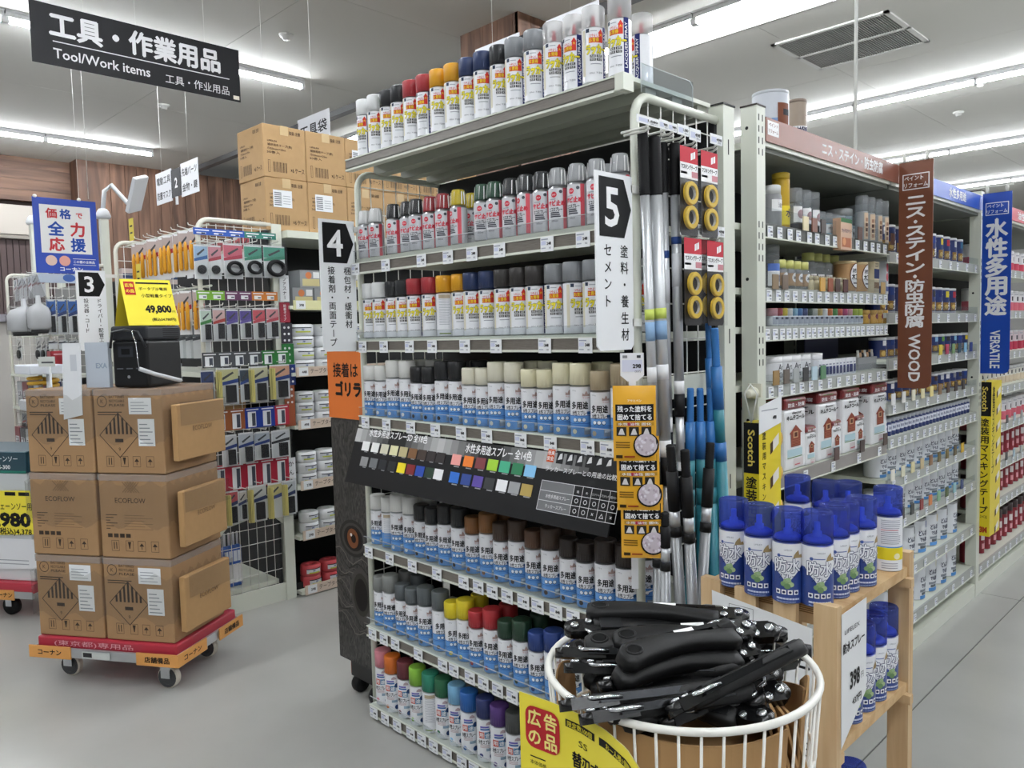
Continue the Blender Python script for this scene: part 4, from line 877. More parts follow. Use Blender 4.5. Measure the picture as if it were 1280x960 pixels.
b = MB(); w = yb-ya; b.txt(gs, 'LIFELEX', ya+w*.4, RZ-.05, .014, ink('3a3a3c'), 0, w=w*.6); b.txt(gs, '防水スプレー', ya+w*.48, RZ-.085, .024, BLACK, .03, w=w*.85); b.txt(gs, '398', ya+w*.52, RZ-.165, .05, BLACK, .04, w=w*.4); b.txt(gs, '円', ya+w*.82, RZ-.17, .016, BLACK); b.txt(gs, '437円', ya+w*.6, RZ-.215, .02, BLACK, .02); b.build('lettering', c)
# waterproofing cans
CB = clear('blue_cap', '8f9fe8', .28, .12); CB.node_tree.nodes['Principled BSDF'].inputs['Base Color'].default_value = (.10, .15, .48, 1)
DEEP = M('can_deep_blue', '263f86', .3, coat=.3)
def wp_label(r, back=0):
    b = MB(); g0 = wrap(r); g = lambda a, v, l=0: g0(a, v*.94, l); g.curved = g0.curved
    if back:
        for i in range(13): b.rect(g, -24*mm, (72+i*5)*mm, (16+random.random()*8)*mm, (73.6+i*5)*mm, ink('9a9ca8' if i != 7 else 'c03a48'))
        b.rect(g, -50*mm, 30*mm, 50*mm, 62*mm, ink('e2cf2c')); b.circ(g, 14*mm, 40*mm, 8*mm, ink('f2ecc0')); b.rect(g, -50*mm, 62*mm, 50*mm, 65*mm, ink('4a86c8'))
        for i in range(3): b.rect(g, -22*mm, (8+i*6)*mm, 16*mm, (10+i*6)*mm, ink('9a9ca8'))
        return b
    b.rect(g, -100*mm, 2*mm, 100*mm, 48*mm, DEEP, .0003); b.rect(g, -100*mm, 48*mm, -34*mm, 90*mm, DEEP, .0003); b.rect(g, 34*mm, 48*mm, 100*mm, 90*mm, DEEP, .0003)
    b.poly(g, [(-34*mm, 48*mm), (0, 48*mm), (-34*mm, 90*mm)], DEEP, .0004); b.poly(g, [(0, 48*mm), (34*mm, 48*mm), (34*mm, 90*mm)], DEEP, .0004)
    b.otxt(g, '防水', 0, 90*mm, 36*mm, ink('f4f5f8'), ink('24305e'), 2*mm, .02, w=55*mm)
    b.txt(g, 'スプレー', 0, 65*mm, 12*mm, ink('24305e'), .02, w=34*mm); b.txt(g, 'LIFELEX', 2*mm, 126*mm, 5*mm, ink('777b88'), 0); b.circ(g, -18*mm, 112*mm, 4*mm, ink('4a5f9c')); b.rect(g, -14*mm, 111*mm, 10*mm, 113*mm, ink('4a5f9c'))
    b.poly(g, [(12*mm, 108*mm), (34*mm, 108*mm), (32*mm, 116*mm), (26*mm, 115*mm), (24*mm, 126*mm), (18*mm, 121*mm), (14*mm, 115*mm)], ink('a08a62'), .0008)
    for k, (a, e, r_) in enumerate(((0, 52, 9), (-8, 47, 6), (8, 46, 6), (0, 42, 7), (3, 57, 5))): b.circ(g, a*mm, e*mm, r_*mm, ink(('8fa878', '7a9a6a', 'a8bc8c', '6c8c60', '9ab488')[k]), .001+.0001*k, 8)
    for i in range(4): b.rect(g, (-25+i*13)*mm, 22*mm, (-15+i*13)*mm, 33*mm, WHITE); b.circ(g, (-20+i*13)*mm, 27.5*mm, 3.2*mm, ink('2a3560'), .0009, 8)
    b.rect(g, -24*mm, 10*mm, 26*mm, 14*mm, ink('c8d0e4')); b.rect(g, -24*mm, 4*mm, 18*mm, 6*mm, ink('8a9cc4'))
    return b
def wp_kind(back):
    r = .033; body = can_body(.137, r, [(.132, WHITECAN)])
    cap = MB(); cap.lathe([(r, .135), (r, .199), (r-.002, .2025), (r-.006, .2025), (r-.007, .2005), (.001, .2005)], CB, 24)
    noz = MB(); noz.lathe([(.022, .138), (.02, .144), (.010, .147), (.010, .158), (.0065, .16), (.0065, .178), (.001, .179)], ink('8fb0f0'), 14)
    ring = MB(); ring.lathe([(r-.003, .138), (r-.005, .144), (r-.012, .148), (r-.014, .148)], ink('7a98e0'), 20)
    return Kind('waterproofing_spray', 'spray can', body, [('cap', cap), ('nozzle', noz), ('collar', ring), ('printed_label', wp_label(r, back))], 'waterproofing spray cans on the wooden rack')
WK = [wp_kind(0), wp_kind(1)]
for i, (x, y, k, rz, l) in enumerate([(917, 624, 0, .2, 'first waterproofing can from the left at the front edge of the rack top'), (949, 631, 0, .35, 'second waterproofing can from the left at the front edge of the rack top'), (985, 636.5, 0, .4, 'third waterproofing can from the left at the front edge of the rack top'), (1021.5, 639.5, 0, .62, 'waterproofing can standing on the near corner of the rack top'),
    (1042.5, 632, 0, 1.0, 'waterproofing can directly behind the near-corner can'), (1055, 627, 0, 1.05, 'third waterproofing can along the side of the rack top'), (1077, 622, 0, .95, 'fourth waterproofing can along the side of the rack top'), (1001, 594, 0, .5, 'rear waterproofing can beside the yellow tape box'), (1032, 602, 0, .5, 'middle waterproofing can in the rear row of the rack top'), (1065, 601, 0, .5, 'rear waterproofing can in front of the tall house tins'), (1110, 609, 1, .6, 'waterproofing can turned to show its back label at the rear corner')]):
    q = onZ(x, y, RZ+.2005); q.z = RZ; q.y = min(q.y, RY1-.067); WK[k].put(q, l, rz)
for i, (x, y, z, l) in enumerate([(-.702, 1.960, ZM, 'waterproofing can at the rear of the middle rack shelf'), (-.702, 1.885, ZM, 'second waterproofing can from the rear on the middle rack shelf'), (-.702, 1.815, ZM, 'waterproofing can behind the lower edge of the side poster'), (-.702, 1.740, ZM, 'waterproofing can half covered by the side poster'), (-.702, 1.675, ZL, 'waterproofing can on the lowest rack shelf near the leg'), (-.702, 1.765, ZL, 'second waterproofing can on the lowest rack shelf'), (-.774, 1.785, ZL, 'inner waterproofing can on the lowest rack shelf')]):
    WK[0].put((x, y, z), l, .95)
# ================================================================ PAINT AISLE (long shelving along +Y, goods face +X)
AX = -1.222
BROWN, BLUE = M('header_brown', '8a5443', .4), M('header_blue', '2457c4', .4)
def aisle_unit(y0, y1, label):
    t = thing('aisle_shelving', label, 'shelving', (AX-.25, (y0+y1)/2, 0)); t['y'] = (y0, y1); return t
def ap(t, b, n, par=None):
    o = b.build(n, par or t); o.location = -t.location if par is None else (0, 0, 0); return o
TAGA = []
for n_ in ('498', '798', '1,280', '348'):
    b, g = MB(), yz(); w, h = .034, .036; b.box(-.001, .0008, -w/2, w/2, -h/2, h/2, PAPER); b.rect(g, -w*.42, -h*.1, -w*.05, h*.2, ink('cfd3e8'), .0012); b.rect(g, -w*.42, h*.28, w*.2, h*.36, ink('9a9fae'), .0012); b.txt(g, n_, w*.15, -h*.02, h*.24, BLACK, .03, w=w*.45, l=.0014); b.rect(g, w*.05, -h*.36, w*.4, -h*.26, ink('8a8fa0'), .0012); TAGA.append(b.mesh('price_tag'))
SWM = {}
def swatch(c):
    if c not in SWM:
        b = MB(); b.box(-.002, .002, -.02, .02, -.024, .024, M('swatch_'+c, c, .45)); SWM[c] = b.mesh('colour_swatch')
    return SWM[c]
def ashelf(t, z, ntag, sws=(), fence=0, depth=.42, x=AX, tilt=0, rail='a9aca8', y0=None, y1=None, tags=True):
    a, e = t['y']; a = a if y0 is None else y0; e = e if y1 is None else y1
    b = MB(); b.box(x-depth, x-.004, a, e, z-.022, z-.001, STEEL); s = ap(t, b, 'shelf')
    b = MB(); b.box(x-.004, x+.006, a, e, z-.045, z-.002, M('rail_'+rail, rail, .35)); b.box(x-.006, x+.01, a, e, z-.049, z-.045, STEEL); ap(t, b, 'rail', s)
    if fence: b = MB(); b.rect(yz(x+.004), a, z, e, z+fence, clear('fence_plastic', 'f0f4f6', .16, .12), 0); ap(t, b, 'clear_fence', s)
    n = ntag
    for i in range(n):
        if tags: ob('price_tag', TAGA[i % 4], s, (x+.0085, a+(e-a)*(i+.5+random.uniform(-.12, .12))/n, z-.027))
    for i, (yy, c) in enumerate(sws): ob('colour_swatch', swatch(c), s, (x+.012, yy, z+.018))
    return s
def up_post(y, label, z1=2.185, w=.055, x=-1.235):
    t = thing('shelving_upright', label, 'upright', (x, y, 0))
    b = MB(); b.box(-.027, .027, -w/2, w/2, 0, z1, STEEL); b.build('column', t)
    b = MB(); b.box(-.029, .029, -w/2-.002, w/2+.002, z1, z1+.005, ink('3a3230')); b.build('end_cap', t)
    b = MB()
    for k in range(4):
        for i in range(4): b.box(.0268, .0276, -.016, -.011, 2.14-k*.33-i*.035, 2.16-k*.33-i*.035, ink('33352f')); b.box(.0268, .0276, .007, .012, 2.14-k*.33-i*.035, 2.16-k*.33-i*.035, ink('33352f'))
    stuff(b.build('slots', t))
    g = xz(-w/2, 0, 0)
    for z in (2.12, 1.65, 1.2): b = MB(); b.circ(g, -.006, z, .0055, BLACK, .0006); b.build('bolt_hole', t)
    return t
up_post(2.315, 'pale green shelving upright at the near end of the brown header'); up_post(3.4225, 'pale green rear upright deep between the two paint bays', 2.05, .012, -1.645); up_post(4.735, 'pale green shelving upright beside the blue hanging sign')
U1, U2, U3 = aisle_unit(2.345, 3.415, 'paint aisle shelving under the brown header'), aisle_unit(3.43, 4.705, 'paint aisle shelving under the blue header'), aisle_unit(4.765, 7.2, 'paint aisle shelving beyond the blue hanging sign')
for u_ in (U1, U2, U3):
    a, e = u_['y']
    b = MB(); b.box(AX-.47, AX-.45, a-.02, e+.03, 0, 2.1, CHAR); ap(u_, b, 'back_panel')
    b = MB(); b.box(AX-.45, AX+.01, a-.015, e+.015, 2.07, 2.09, STEEL); b.box(AX-.45, AX+.0, a, e, 2.055, 2.07, M('top_underside_shade', '6d7068', .6)); ap(u_, b, 'top_board')  # underside slab coloured dark to imitate the shade beneath the top board
    b = MB(); b.box(AX-.45, AX+.012, a, e, 0, .07, STEEL); ap(u_, b, 'kick_board')
b = MB(); b.box(-2.0, AX-.474, 2.21, 7.2, 0, 2.1, CHAR); tag(b.build('shelving_core'), 'dark inner core between the back-to-back shelving rows', 'shelving')
def header(y0, y1, mat, text, label, ty, tw):
    g = yz(AX+.016, 0, 0); b = MB(); b.prism(g, [(y0, 2.083), (y1, 2.083), (y1, 2.158), (y0, 2.158)], .004, mat); t = tag(b.build('header_board'), label, 'header board')
    b = MB(); b.txt(g, text, ty, 2.121, .048, WHITE, .035, w=tw); b.build('lettering', t)
    b = MB(); b.rect(g, y0+.01, 2.105, y0+.085, 2.15, WHITE); b.txt(g, 'ペイント', y0+.047, 2.138, .014, mat, .02, w=.06, l=.0014); b.txt(g, 'リフォーム', y0+.047, 2.118, .014, mat, .02, w=.062, l=.0014); b.build('badge', t)
header(2.345, 3.515, BROWN, 'ニス・ステイン・防虫防腐', 'brown header board with white lettering over the near paint bay', (Yat(1022, AX, 2.12)+Yat(1098, AX, 2.12))/2, Yat(1098, AX, 2.12)-Yat(1022, AX, 2.12))
header(3.56, 4.72, BLUE, '水性多用途', 'blue header board with white lettering over the second paint bay', (Yat(1182, AX, 2.12)+Yat(1203, AX, 2.12))/2, Yat(1203, AX, 2.12)-Yat(1182, AX, 2.12))
header(4.78, 6.6, M('header_red', 'c23a4e', .4), '油性・錆止め', 'red header board over the far paint bay', 5.7, .5)
def hang_sign(x0, x1, y, z0, z1, mat, body, latin, label):
    g = xz(y, 0, 0); w = x1-x0; c = .028; b = MB(); b.prism(g, [(x0, z0), (x1-c, z0), (x1-.008, z0+.008), (x1, z0+c), (x1, z1), (x0, z1)], .004, mat); t = tag(b.build('hanging_sign'), label, 'sign')
    xm = (x0+x1)/2; b = MB(); tot = sum(.55 if ch_ == '・' else 1 for ch_ in body); st = min(.1, (z1-z0-.14-.25)/tot); zz = z1-.135
    for ch_ in body: k_ = .55 if ch_ == '・' else 1; b.txt(g, ch_, xm, zz-st*k_/2, st*1.06, WHITE, .042, w=None if ch_ == '・' else min(.096, st*1.45)); zz -= st*k_
    b.txt(g, latin, xm, z0+.128, .062, WHITE, .025, w=.2, rot=-PI/2); b.build('lettering', t)
    b = MB()
    b.rect(g, x0+.014, z1-.115, x1-.014, z1-.05, WHITE); b.rect(g, x0+.018, z1-.111, x1-.018, z1-.054, mat, .0008); b.txt(g, 'ペイント', xm-.008, z1-.068, .022, WHITE, .02, w=w*.55, l=.0012); b.txt(g, 'リフォーム', xm, z1-.097, .022, WHITE, .02, w=w*.7, l=.0012); b.build('badge', t)
    for xx in (x0+.022, x1-.022):
        b = MB(); b.lathe([(.006, -.012), (.008, 0), (.008, .014), (.004, .018), (.001, .03)], WIRE, 10, (xx, y-.004, z1+.012)); b.build('hanger', t)
    b = MB(); b.tube([(AX-.05, y+.004, z1+.034), (x1+.004, y+.004, z1+.034)], .004, WIRE, 6); b.build('arm', t)
hang_sign(-1.205, -1.073, 3.50, 1.225, 2.165, M('sign_brown', '74442f', .35), 'ニス・ステイン・防虫防腐', 'WOOD', 'tall brown hanging sign lettered WOOD across the paint aisle')
hang_sign(-1.20, -1.066, 4.70, 1.222, 2.165, M('sign_blue', '1347ad', .35), '水性多用途', 'VERSATILE', 'tall blue hanging sign lettered VERSATILE across the paint aisle')
# masking tape boxes on cords
def tapebox(px0, pxc, px1, pyt, pyb, xc, lab, full):
    zt_ = onX(pxc, pyt, xc).z; zb = onX(pxc, pyb, xc).z; yc = Yat(pxc, xc, (zt_+zb)/2); x0 = Xat(px0, yc, (zt_+zb)/2); y1 = Yat(px1, xc, (zt_+zb)/2); YE = M('tape_carton_yellow', 'e2cc1e', .4)
    t = thing('tape_box', lab, 'tape box', (xc, yc, zb)); H_ = zt_-zb; w = xc-x0; d = min(y1-yc, .2)
    b = MB(); b.box(-w, 0, 0, d, 0, H_, YE); b.build('carton', t)
    g = xz(0, 0, 0); b = MB(); kb = .22 if full else .36; b.rect(g, -w, H_*(1-kb), 0, H_, BLACK); b.txt(g, 'Scotch', -w/2, H_*(1-kb/2), w*.62, ink('e0c860'), .02, w=H_*kb*.72, rot=-PI/2); T = '塗装用マスキングテープ'; st = H_*(1-kb)*(.80 if full else 1.6)/len(T)
    for i, ch_ in enumerate(T):
        if H_*(1-kb)-(i+1.0)*st < .02: break
        b.txt(g, ch_, -w/2, H_*(1-kb)-(i+.7)*st, min(st*.95, w*.8), BLACK, .025, rot=-PI/2 if ch_ == 'ー' else 0)
    if full: b.txt(g, '243J', -w/2, .105, .02, BLACK); b.txt(g, '3M', -w/2, .035, .04, ink('b03a20'), .06, w=w*.6)
    b.build('front_print', t)
    g = yz(0, 0, 0); b = MB(); n = 9 if full else 4; st = H_*(.92 if full else .8)/len(T) if not full else .9*H_/len(T)
    for i, ch_ in enumerate(T): b.txt(g, ch_, d*.22, H_-.02-(i+.7)*st*(.62 if full else 1.0), min(st*.8, d*.26), BLACK, .015, rot=-PI/2 if ch_ == 'ー' else 0)
    for i in range(n):
        z = H_*(1-(i+.7)/n); b.poly(g, [(d*.5, z-.03), (d*.9, z+.0), (d*.9, z+.035), (d*.5, z+.005)], ink('e8e4dc')); b.poly(g, [(d*.5, z-.03), (d*.62, z-.021), (d*.62, z+.014), (d*.5, z+.005)], ink('4a3420'), .001)
    b.build('side_print', t)
    for i in range(n):
        z = H_*(1-(i+.6)/n); b = MB(); b.lathe([(.0, 0), (.024, 0), (.024, .024), (.0, .024)], M('kraft_tape', 'dcb45a', .6), 14, (-.03, d+.004, z), True, 'x'); b.build('tape_roll', t)
    b = MB(); b.tube([(-w*.5, .0, H_), (-w*.9, -.003, H_+.09), (-w*.5, -.004, H_+.12)], .0022, WIRE, 5); b.tube([(-w*.5, 0, H_), (-w*.1, .0, H_+.09), (-w*.5, -.004, H_+.12)], .0022, WIRE, 5); stuff(b.build('cord', t))
    if not full: b = MB(); g = yz(.003, 0, 0); b.prism(g, [(-.004, H_-.035), (d+.0, H_-.01), (d+.0, H_+.075), (-.004, H_+.05)], .001, PAPER); b.txt(g, '498', d*.66, H_+.01, .016, BLACK, .03); b.rect(g, .01, H_+.035, d*.8, H_+.038, ink('a0a4ac')); b.build('price_card', t)
    return t, yc
t1, y_ = tapebox(930, 949, 976, 529, 705, -1.165, 'yellow masking tape box on a cord below the near upright', False)
t2, y2_ = tapebox(1222.5, 1238, 1253, 478, 670, -1.16, 'long yellow masking tape box beneath the blue hanging sign', True)
b = MB(); b.lathe([(.012, -.03), (.014, -.024), (.014, .0), (.02, .004), (.02, .016), (.012, .02)], M('ivory_knob', 'd9d6c4', .4), 14, (0, 0, 0), True, 'y'); b.box(-.02, .025, .014, .024, -.012, .03, MATS['ivory_knob']); tag(b.build('magnet_knob', None, (-1.215, 2.262, onX(945, 492, -1.2).z)), 'ivory magnet knob on the near upright holding the cord', 'knob')

# ---------------------------------------------------------------- goods: kinds
def lidtin(r, h, body, lid, prints, name='paint_tin', cat='paint tin', lidh=.012, n=18):
    """prints: list of (kind, args) drawn on the wrap; returns Kind"""
    b = MB(); b.lathe([(r-.002, 0), (r, .003), (r, h-lidh), (r-.003, h-lidh+.001)], [TIN, body, body], n)
    l_ = MB(); l_.lathe([(r-.003, h-lidh), (r, h-lidh+.002), (r, h-.001), (r-.004, h), (r-.006, h-.003), (.001, h-.003)], lid, n)
    p, g = MB(), wrap(r)
    for k, *a in prints: getattr(p, k)(g, *a)
    return Kind(name, cat, b, [('lid', l_)]+([('printed_label', p)] if prints else []))
def col(h): return M('goods_'+h, h, .35)
PK = {}
def navytin(c, r=.042, h=.125):
    k = ('navy', c, r)
    if k not in PK: PK[k] = lidtin(r, h, col('1e2f66'), col('d6d8da'), [('rect', -.022, h*.62, .0, h*.86, ink(c)), ('rect', .006, h*.70, .03, h*.74, ink('c9ccd8')), ('rect', -.035, h*.1, -.004, h*.42, ink('8a6a3a')), ('circ', -.018, h*.25, .011, ink('c8a860'), .001), ('txt', '多', .014, h*.3, h*.36, WHITE, .04), ('rect', -.1, .004, .1, h*.06, ink('c0c4c8'))])
    return PK[k]
def whitetin(c, r=.048, h=.15):
    k = ('white', c, r)
    if k not in PK: PK[k] = lidtin(r, h, col('e4e7ec'), col('9a9c9e'), [('rect', .008, h*.72, .036, h*.92, ink(c)), ('txt', 'どんな物', -.004, h*.58, h*.17, ink('20284a'), .03, .066), ('txt', 'でも塗れる', .002, h*.40, h*.14, ink('20284a'), .03, .066), ('rect', -.04, h*.22, .04, h*.29, ink('8a9098')), ('rect', -.04, h*.02, .04, h*.12, ink('5a92d0')), ('rect', -.03, h*.13, .01, h*.21, ink('6a7076'))])
    return PK[k]
def bottle(body, cap, r=.022, h=.1, ch=.025, prints=(), name='paint_bottle', cat='bottle', ck=.7):
    k = ('bot', body, cap, r, h, str(prints))
    if k not in PK:
        b = MB(); bm_ = body if not isinstance(body, str) else col(body)
        b.lathe([(r*.92, 0), (r, .004), (r, h-ch-.01), (r*ck, h-ch)], bm_, 14); c = MB(); cm_ = cap if not isinstance(cap, str) else col(cap); c.lathe([(r*ck, h-ch), (r*ck*1.02, h-.002), (r*ck*.9, h), (.001, h)], cm_, 14)
        p, g = MB(), wrap(r)
        for q, *a in prints: getattr(p, q)(g, *a)
        PK[k] = Kind(name, cat, b, [('cap', c)]+([('printed_label', p)] if prints else []))
    return PK[k]
def carton(w, d, h, mat, prints=(), name='boxed_paint', cat='box'):
    k = ('box', w, d, h, mat.name, str(prints))
    if k not in PK:
        b = MB(); b.box(-w/2, w/2, -d/2, d/2, 0, h, mat); p = MB(); g = xz(-d/2, 0, 0)
        for q, *a in prints: getattr(p, q)(g, *a)
        PK[k] = Kind(name, cat, b, [('printed_label', p)] if prints else [])
    return PK[k]
def put_row(kinds, ys, x, z, desc, where, grp=None, rz=PI/2):
    for i, (K, y) in enumerate(zip(kinds, ys)):
        d_ = desc[i] if isinstance(desc, list) else desc
        K.put((x, y, z), f'{d_}, {ORD[i]} along {where}', rz+random.uniform(-.15, .15), grp or where)
def ysp(y0, d, n): return [y0+d*i for i in range(n)]
def ypx(pxs, x, z): return [Yat(p, x, z) for p in pxs]
CLB = clear('clear_bottle', 'e8ecee', .22, .15); CLW = clear('cloudy_bottle', 'cfd4d8', .4, .3)
# bay 1 -------------------------------------------------------------
zA, zB, zC, zD, zE, zF = 1.831, 1.626, 1.50, 1.312, 1.0, .70
sA = ashelf(U1, zA, 15, [(Yat(1003, AX, zA), 'e6d8b0'), (Yat(1014, AX, zA), '7c4a38'), (Yat(1025, AX, zA), '3a2c28'), (Yat(1071, AX, zA), '5a3a30'), (Yat(1112, AX, zA), '5a4038')], .05, rail='4a4d48')
sB = ashelf(U1, zB, 17, [(Yat(965, AX, zB), '8a7458'), (Yat(977, AX, zB), '6a5a4c'), (Yat(1024, AX, zB), 'd0a04a'), (Yat(1034, AX, zB), '8a4426'), (Yat(1043, AX, zB), '4a342c'), (Yat(1053, AX, zB), '4a2426'), (Yat(1100, AX, zB), 'b89a6a')], .05)
sC = ashelf(U1, zC, 22, (), .055); sD = ashelf(U1, zD, 14, [(Yat(966, AX, zD), '9a7c4e'), (Yat(979, AX, zD), '6a6058'), (Yat(991, AX, zD), 'aeb2b2'), (Yat(1003, AX, zD), '3a3a3c'), (Yat(1014, AX, zD), 'bcd2de'), (Yat(1025, AX, zD), '5f8a66')], .03)
sE = ashelf(U1, zE, 5, [(Yat(1042, AX, zE), '5a4440'), (Yat(1074, AX, zE), '4a3c38'), (Yat(1103, AX, zE), '54443c')], 0, rail='8f8a86'); ashelf(U1, zF, 9, (), 0); ashelf(U1, .42, 9, (), 0); ashelf(U1, .12, 8, (), 0)
lw = lambda h, t_='木部用': [('rect', -.03, h*.12, .03, h*.5, WHITE), ('txt', t_, 0, h*.34, h*.14, ink('4a3a3a'), .02, .036)]
WA = 'the brown-header top shelf'
put_row([bottle('c8a32a', 'd8b638', .03, .2, .02, [('rect', -.03, .02, .03, .085, ink('e8d23a')), ('txt', '水', 0, .06, .03, ink('3a3a58'), .03)], 'gold_bottle', ck=1), bottle('8f9092', 'd8d9d9', .032, .15, .03, [('rect', -.04, .06, .04, .1, WHITE), ('txt', '油性', 0, .08, .018, BLACK)], 'grey_can', ck=.9)], ypx((976, 965), AX-.075, zA+.08), AX-.075, zA, ['tall gold bottle', 'grey can with white lid'], WA)
put_row([bottle(CLB, CLB, .026, .15, .06, [('rect', -.03, .03, .03, .085, WHITE), ('circ', 0, .058, .016, ink('a08488'), .001), ('rect', -.04, 0, .04, .026, ink('26262a'))], 'clear_bottle', ck=1)]*3, ypx((993, 1004.5, 1015), AX-.05, zA+.08), AX-.05, zA, 'clear bottle with white label', WA)
put_row([bottle('8fc0d6', CLB, .022, .085, .04, lw(.085, '水性'), 'varnish_pot', ck=1)]*4, ypx((1024, 1032.5, 1041, 1049), AX-.045, zA+.05), AX-.045, zA, 'small light-blue varnish pot', WA)
put_row([bottle('7a8a92', CLW, .05, .135, .03, lw(.135, 'ニス'), 'varnish_jar', ck=1), bottle('a5b8c0', CLB, .03, .125, .05, lw(.125, '水性'), 'varnish_jar', ck=1), bottle('d8d2c8', CLW, .055, .17, .05, lw(.17, '油性'), 'varnish_jar', ck=1)], ypx((1049, 1060, 1074), AX-.12, zA+.07), AX-.12, zA, ['wide grey varnish jar', 'slim blue varnish jar', 'large cloudy varnish jar'], WA)
TS = [('rect', -.022, .01, .022, .115, ink('d8c0a4'))]+[('rect', -.016+.018*(i % 2), .02+.02*(i//2), -.004+.018*(i % 2), .034+.02*(i//2), ink('5a4038' if i % 3 else 'a8806a'), .001) for i in range(8)]
put_row([bottle(CLW, CLB, .024, .185, .065, TS, 'spray_sleeve', ck=1)]*4, ypx((1077, 1086, 1095, 1103), AX-.045, zA+.08), AX-.045, zA, 'tall clear-topped sleeve with brown swatches', WA)
b = carton(.1, .03, .115, col('c9a284'), [('rect', -.05, .1, .05, .115, ink('2f6a3c')), ('txt', 'ウッドステイン', 0, .07, .016, ink('3a2a5a'), .03, .085), ('rect', -.04, .01, .04, .045, ink('b06a4a')), ('circ', -.02, .03, .014, ink('d89a6a'), .001)], 'stain_box'); b.put((AX+.006, Yat(1051, AX, zA+.05), zA-.055), 'boxed wood stain with green top hanging on the top rail of the near bay', PI/2)
WB = 'the near bay second shelf'
put_row([bottle(CLB, CLB, .03, .15, .03, [('rect', -.04, .01, .04, .06, WHITE), ('txt', 'OIL', 0, .035, .03, ink('3a4a7a'), .03, .04), ('rect', -.04, .06, .04, .085, ink('5a78c0'))], 'oil_bottle', ck=1)], ypx((963,), AX-.06, zB+.07), AX-.06, zB, 'tall clear oil bottle', WB)
OB = [('rect', -.03, .012, .03, .055, ink('a88a6a')), ('circ', .0, .04, .016, WHITE, .001), ('txt', '油性', 0, .04, .012, BLACK, .02, .024, 0, .0016)]
put_row([bottle(CLB, 'd0cf7a', .024, .1, .028, OB, 'oil_jar', ck=.8)]*4, ypx((975, 985, 994, 1003.5), AX-.045, zB+.05), AX-.045, zB, 'small clear jar with yellow cap', WB)
put_row([bottle(CLB, 'c3c478', .03, .145, .03, [('rect', -.04, .02, .04, .06, ink('a88a6a')), ('rect', -.025, .035, .025, .065, WHITE), ('txt', '油性ニス', 0, .05, .014, BLACK, .02, .04)], 'oil_jar', ck=.75)]*4, ypx((1010, 1020, 1030, 1041), AX-.09, zB+.07), AX-.09, zB, 'tall clear jar with yellow cap', WB)
ov = lidtin(.045, .12, col('b08a5e'), col('c9b48a'), [('circ', 0, .062, .036, ink('5a3424'), .0007, 18, .05), ('circ', 0, .062, .032, WHITE, .001, 18, .046), ('txt', '油性ニス', 0, .082, .018, ink('2a2a3a'), .02, .05, 0, .0016), ('txt', '木工用', 0, .058, .026, BLACK, .03, .054, 0, .0016), ('rect', -.02, .03, .02, .036, ink('6a6a7a'), .0014)])
put_row([ov, ov], ypx((1055, 1069.5), AX-.05, zB+.06), AX-.05, zB, 'round tin with white oval label', WB)
put_row([carton(.06, .05, .13, col('dcd0b0'), [('rect', -.03, .06, .03, .1, ink('2a3a6a')), ('rect', -.03, .02, .03, .045, ink('8a6a4a')), ('txt', 'ニス', 0, .115, .02, BLACK, .03)]), carton(.045, .05, .14, col('c8ccd2'), [('circ', 0, .11, .018, ink('c04a5a')), ('circ', 0, .07, .018, ink('b83a4a')), ('rect', -.02, .01, .02, .03, ink('3a4a8a'))])], ypx((1088, 1101), AX-.05, zB+.06), AX-.05, zB, ['cream and navy box', 'silver box with red discs'], WB)
put_row([bottle('d9c9a2', 'e4d6b2', .013, .05, .015, ())]*8, ypx([1013+7*i for i in range(6)]+[1049, 1055], AX-.02, zB+.02), AX-.02, zB, 'tiny pale sample bottle', WB)
WC = 'the near bay third shelf'
CC = 'e0a0aa b03a44 e6cc30 e6e6e6 8cc0de 3a74b4 26407e 26402e b8bcb4 c0a85a f0f0f0 e0762c 4a9a40 e25a3a c83a7a e0a0aa b4cc30 c8d850'.split()
put_row([bottle('dfe2e6', c, .02, .06, .026, [('rect', -.02, .006, .02, .03, ink('b4b8c4')), ('rect', -.01, .022, .01, .03, ink('4a5060'), .001)], 'pigment_bottle', ck=.92) for c in CC], ypx([965+6.3*i for i in range(18)], AX-.03, zC+.04), AX-.03, zC, [f'small bottle with {c_} cap' for c_ in 'pink,red,yellow,white,light blue,blue,navy,dark green,grey,ochre,bright white,orange,green,orange-red,magenta,pale pink,lime,pale lime'.split(',')], WC)
put_row([bottle('d8a238', 'e0ae48', .022, .056, .018, [('circ', .0, .03, .012, ink('8a3a4a'), .001)], 'wax_pot', ck=.95)]*4, ypx((1080, 1090, 1096.5, 1103), AX-.03, zC+.03), AX-.03, zC, 'orange wax pot', WC)
WD = 'the near bay fourth shelf'
put_row([lidtin(.042, .085, col('dcdde0'), col('eeeef0'), [('txt', 'Art', -.004, .048, .03, ink('303038'), 0, .034), ('txt', 'Craft', .004, .022, .026, ink('303038'), 0, .044)], 'craft_paint_jar', 'jar', .024)]*5, ypx((962, 974, 985.5, 998, 1013), AX-.06, zD+.05), AX-.06, zD, 'white-lidded craft paint jar', WD)
put_row([carton(.03, .02, .065, col('e2e4ea'), [('rect', -.012, .01, .012, .04, ink('2a3268')), ('rect', -.012, .045, .008, .05, ink('8a8ea0'))])]*11, ypx([1022+4.3*i for i in range(11)], AX-.012, zD+.03), AX-.012, zD-.005, 'narrow white sample card box', WD)
b = MB(); b.box(-.2, .0, -.17, .17, 0, .008, col('6a6e78')); b.box(-.2, -.195, -.17, .17, 0, .14, col('4a4c68')); tag(b.build('marker_tray', None, (AX-.08, Yat(1078, AX-.1, zD+.05), zD)), 'grey tray with purple back holding paint markers', 'tray')
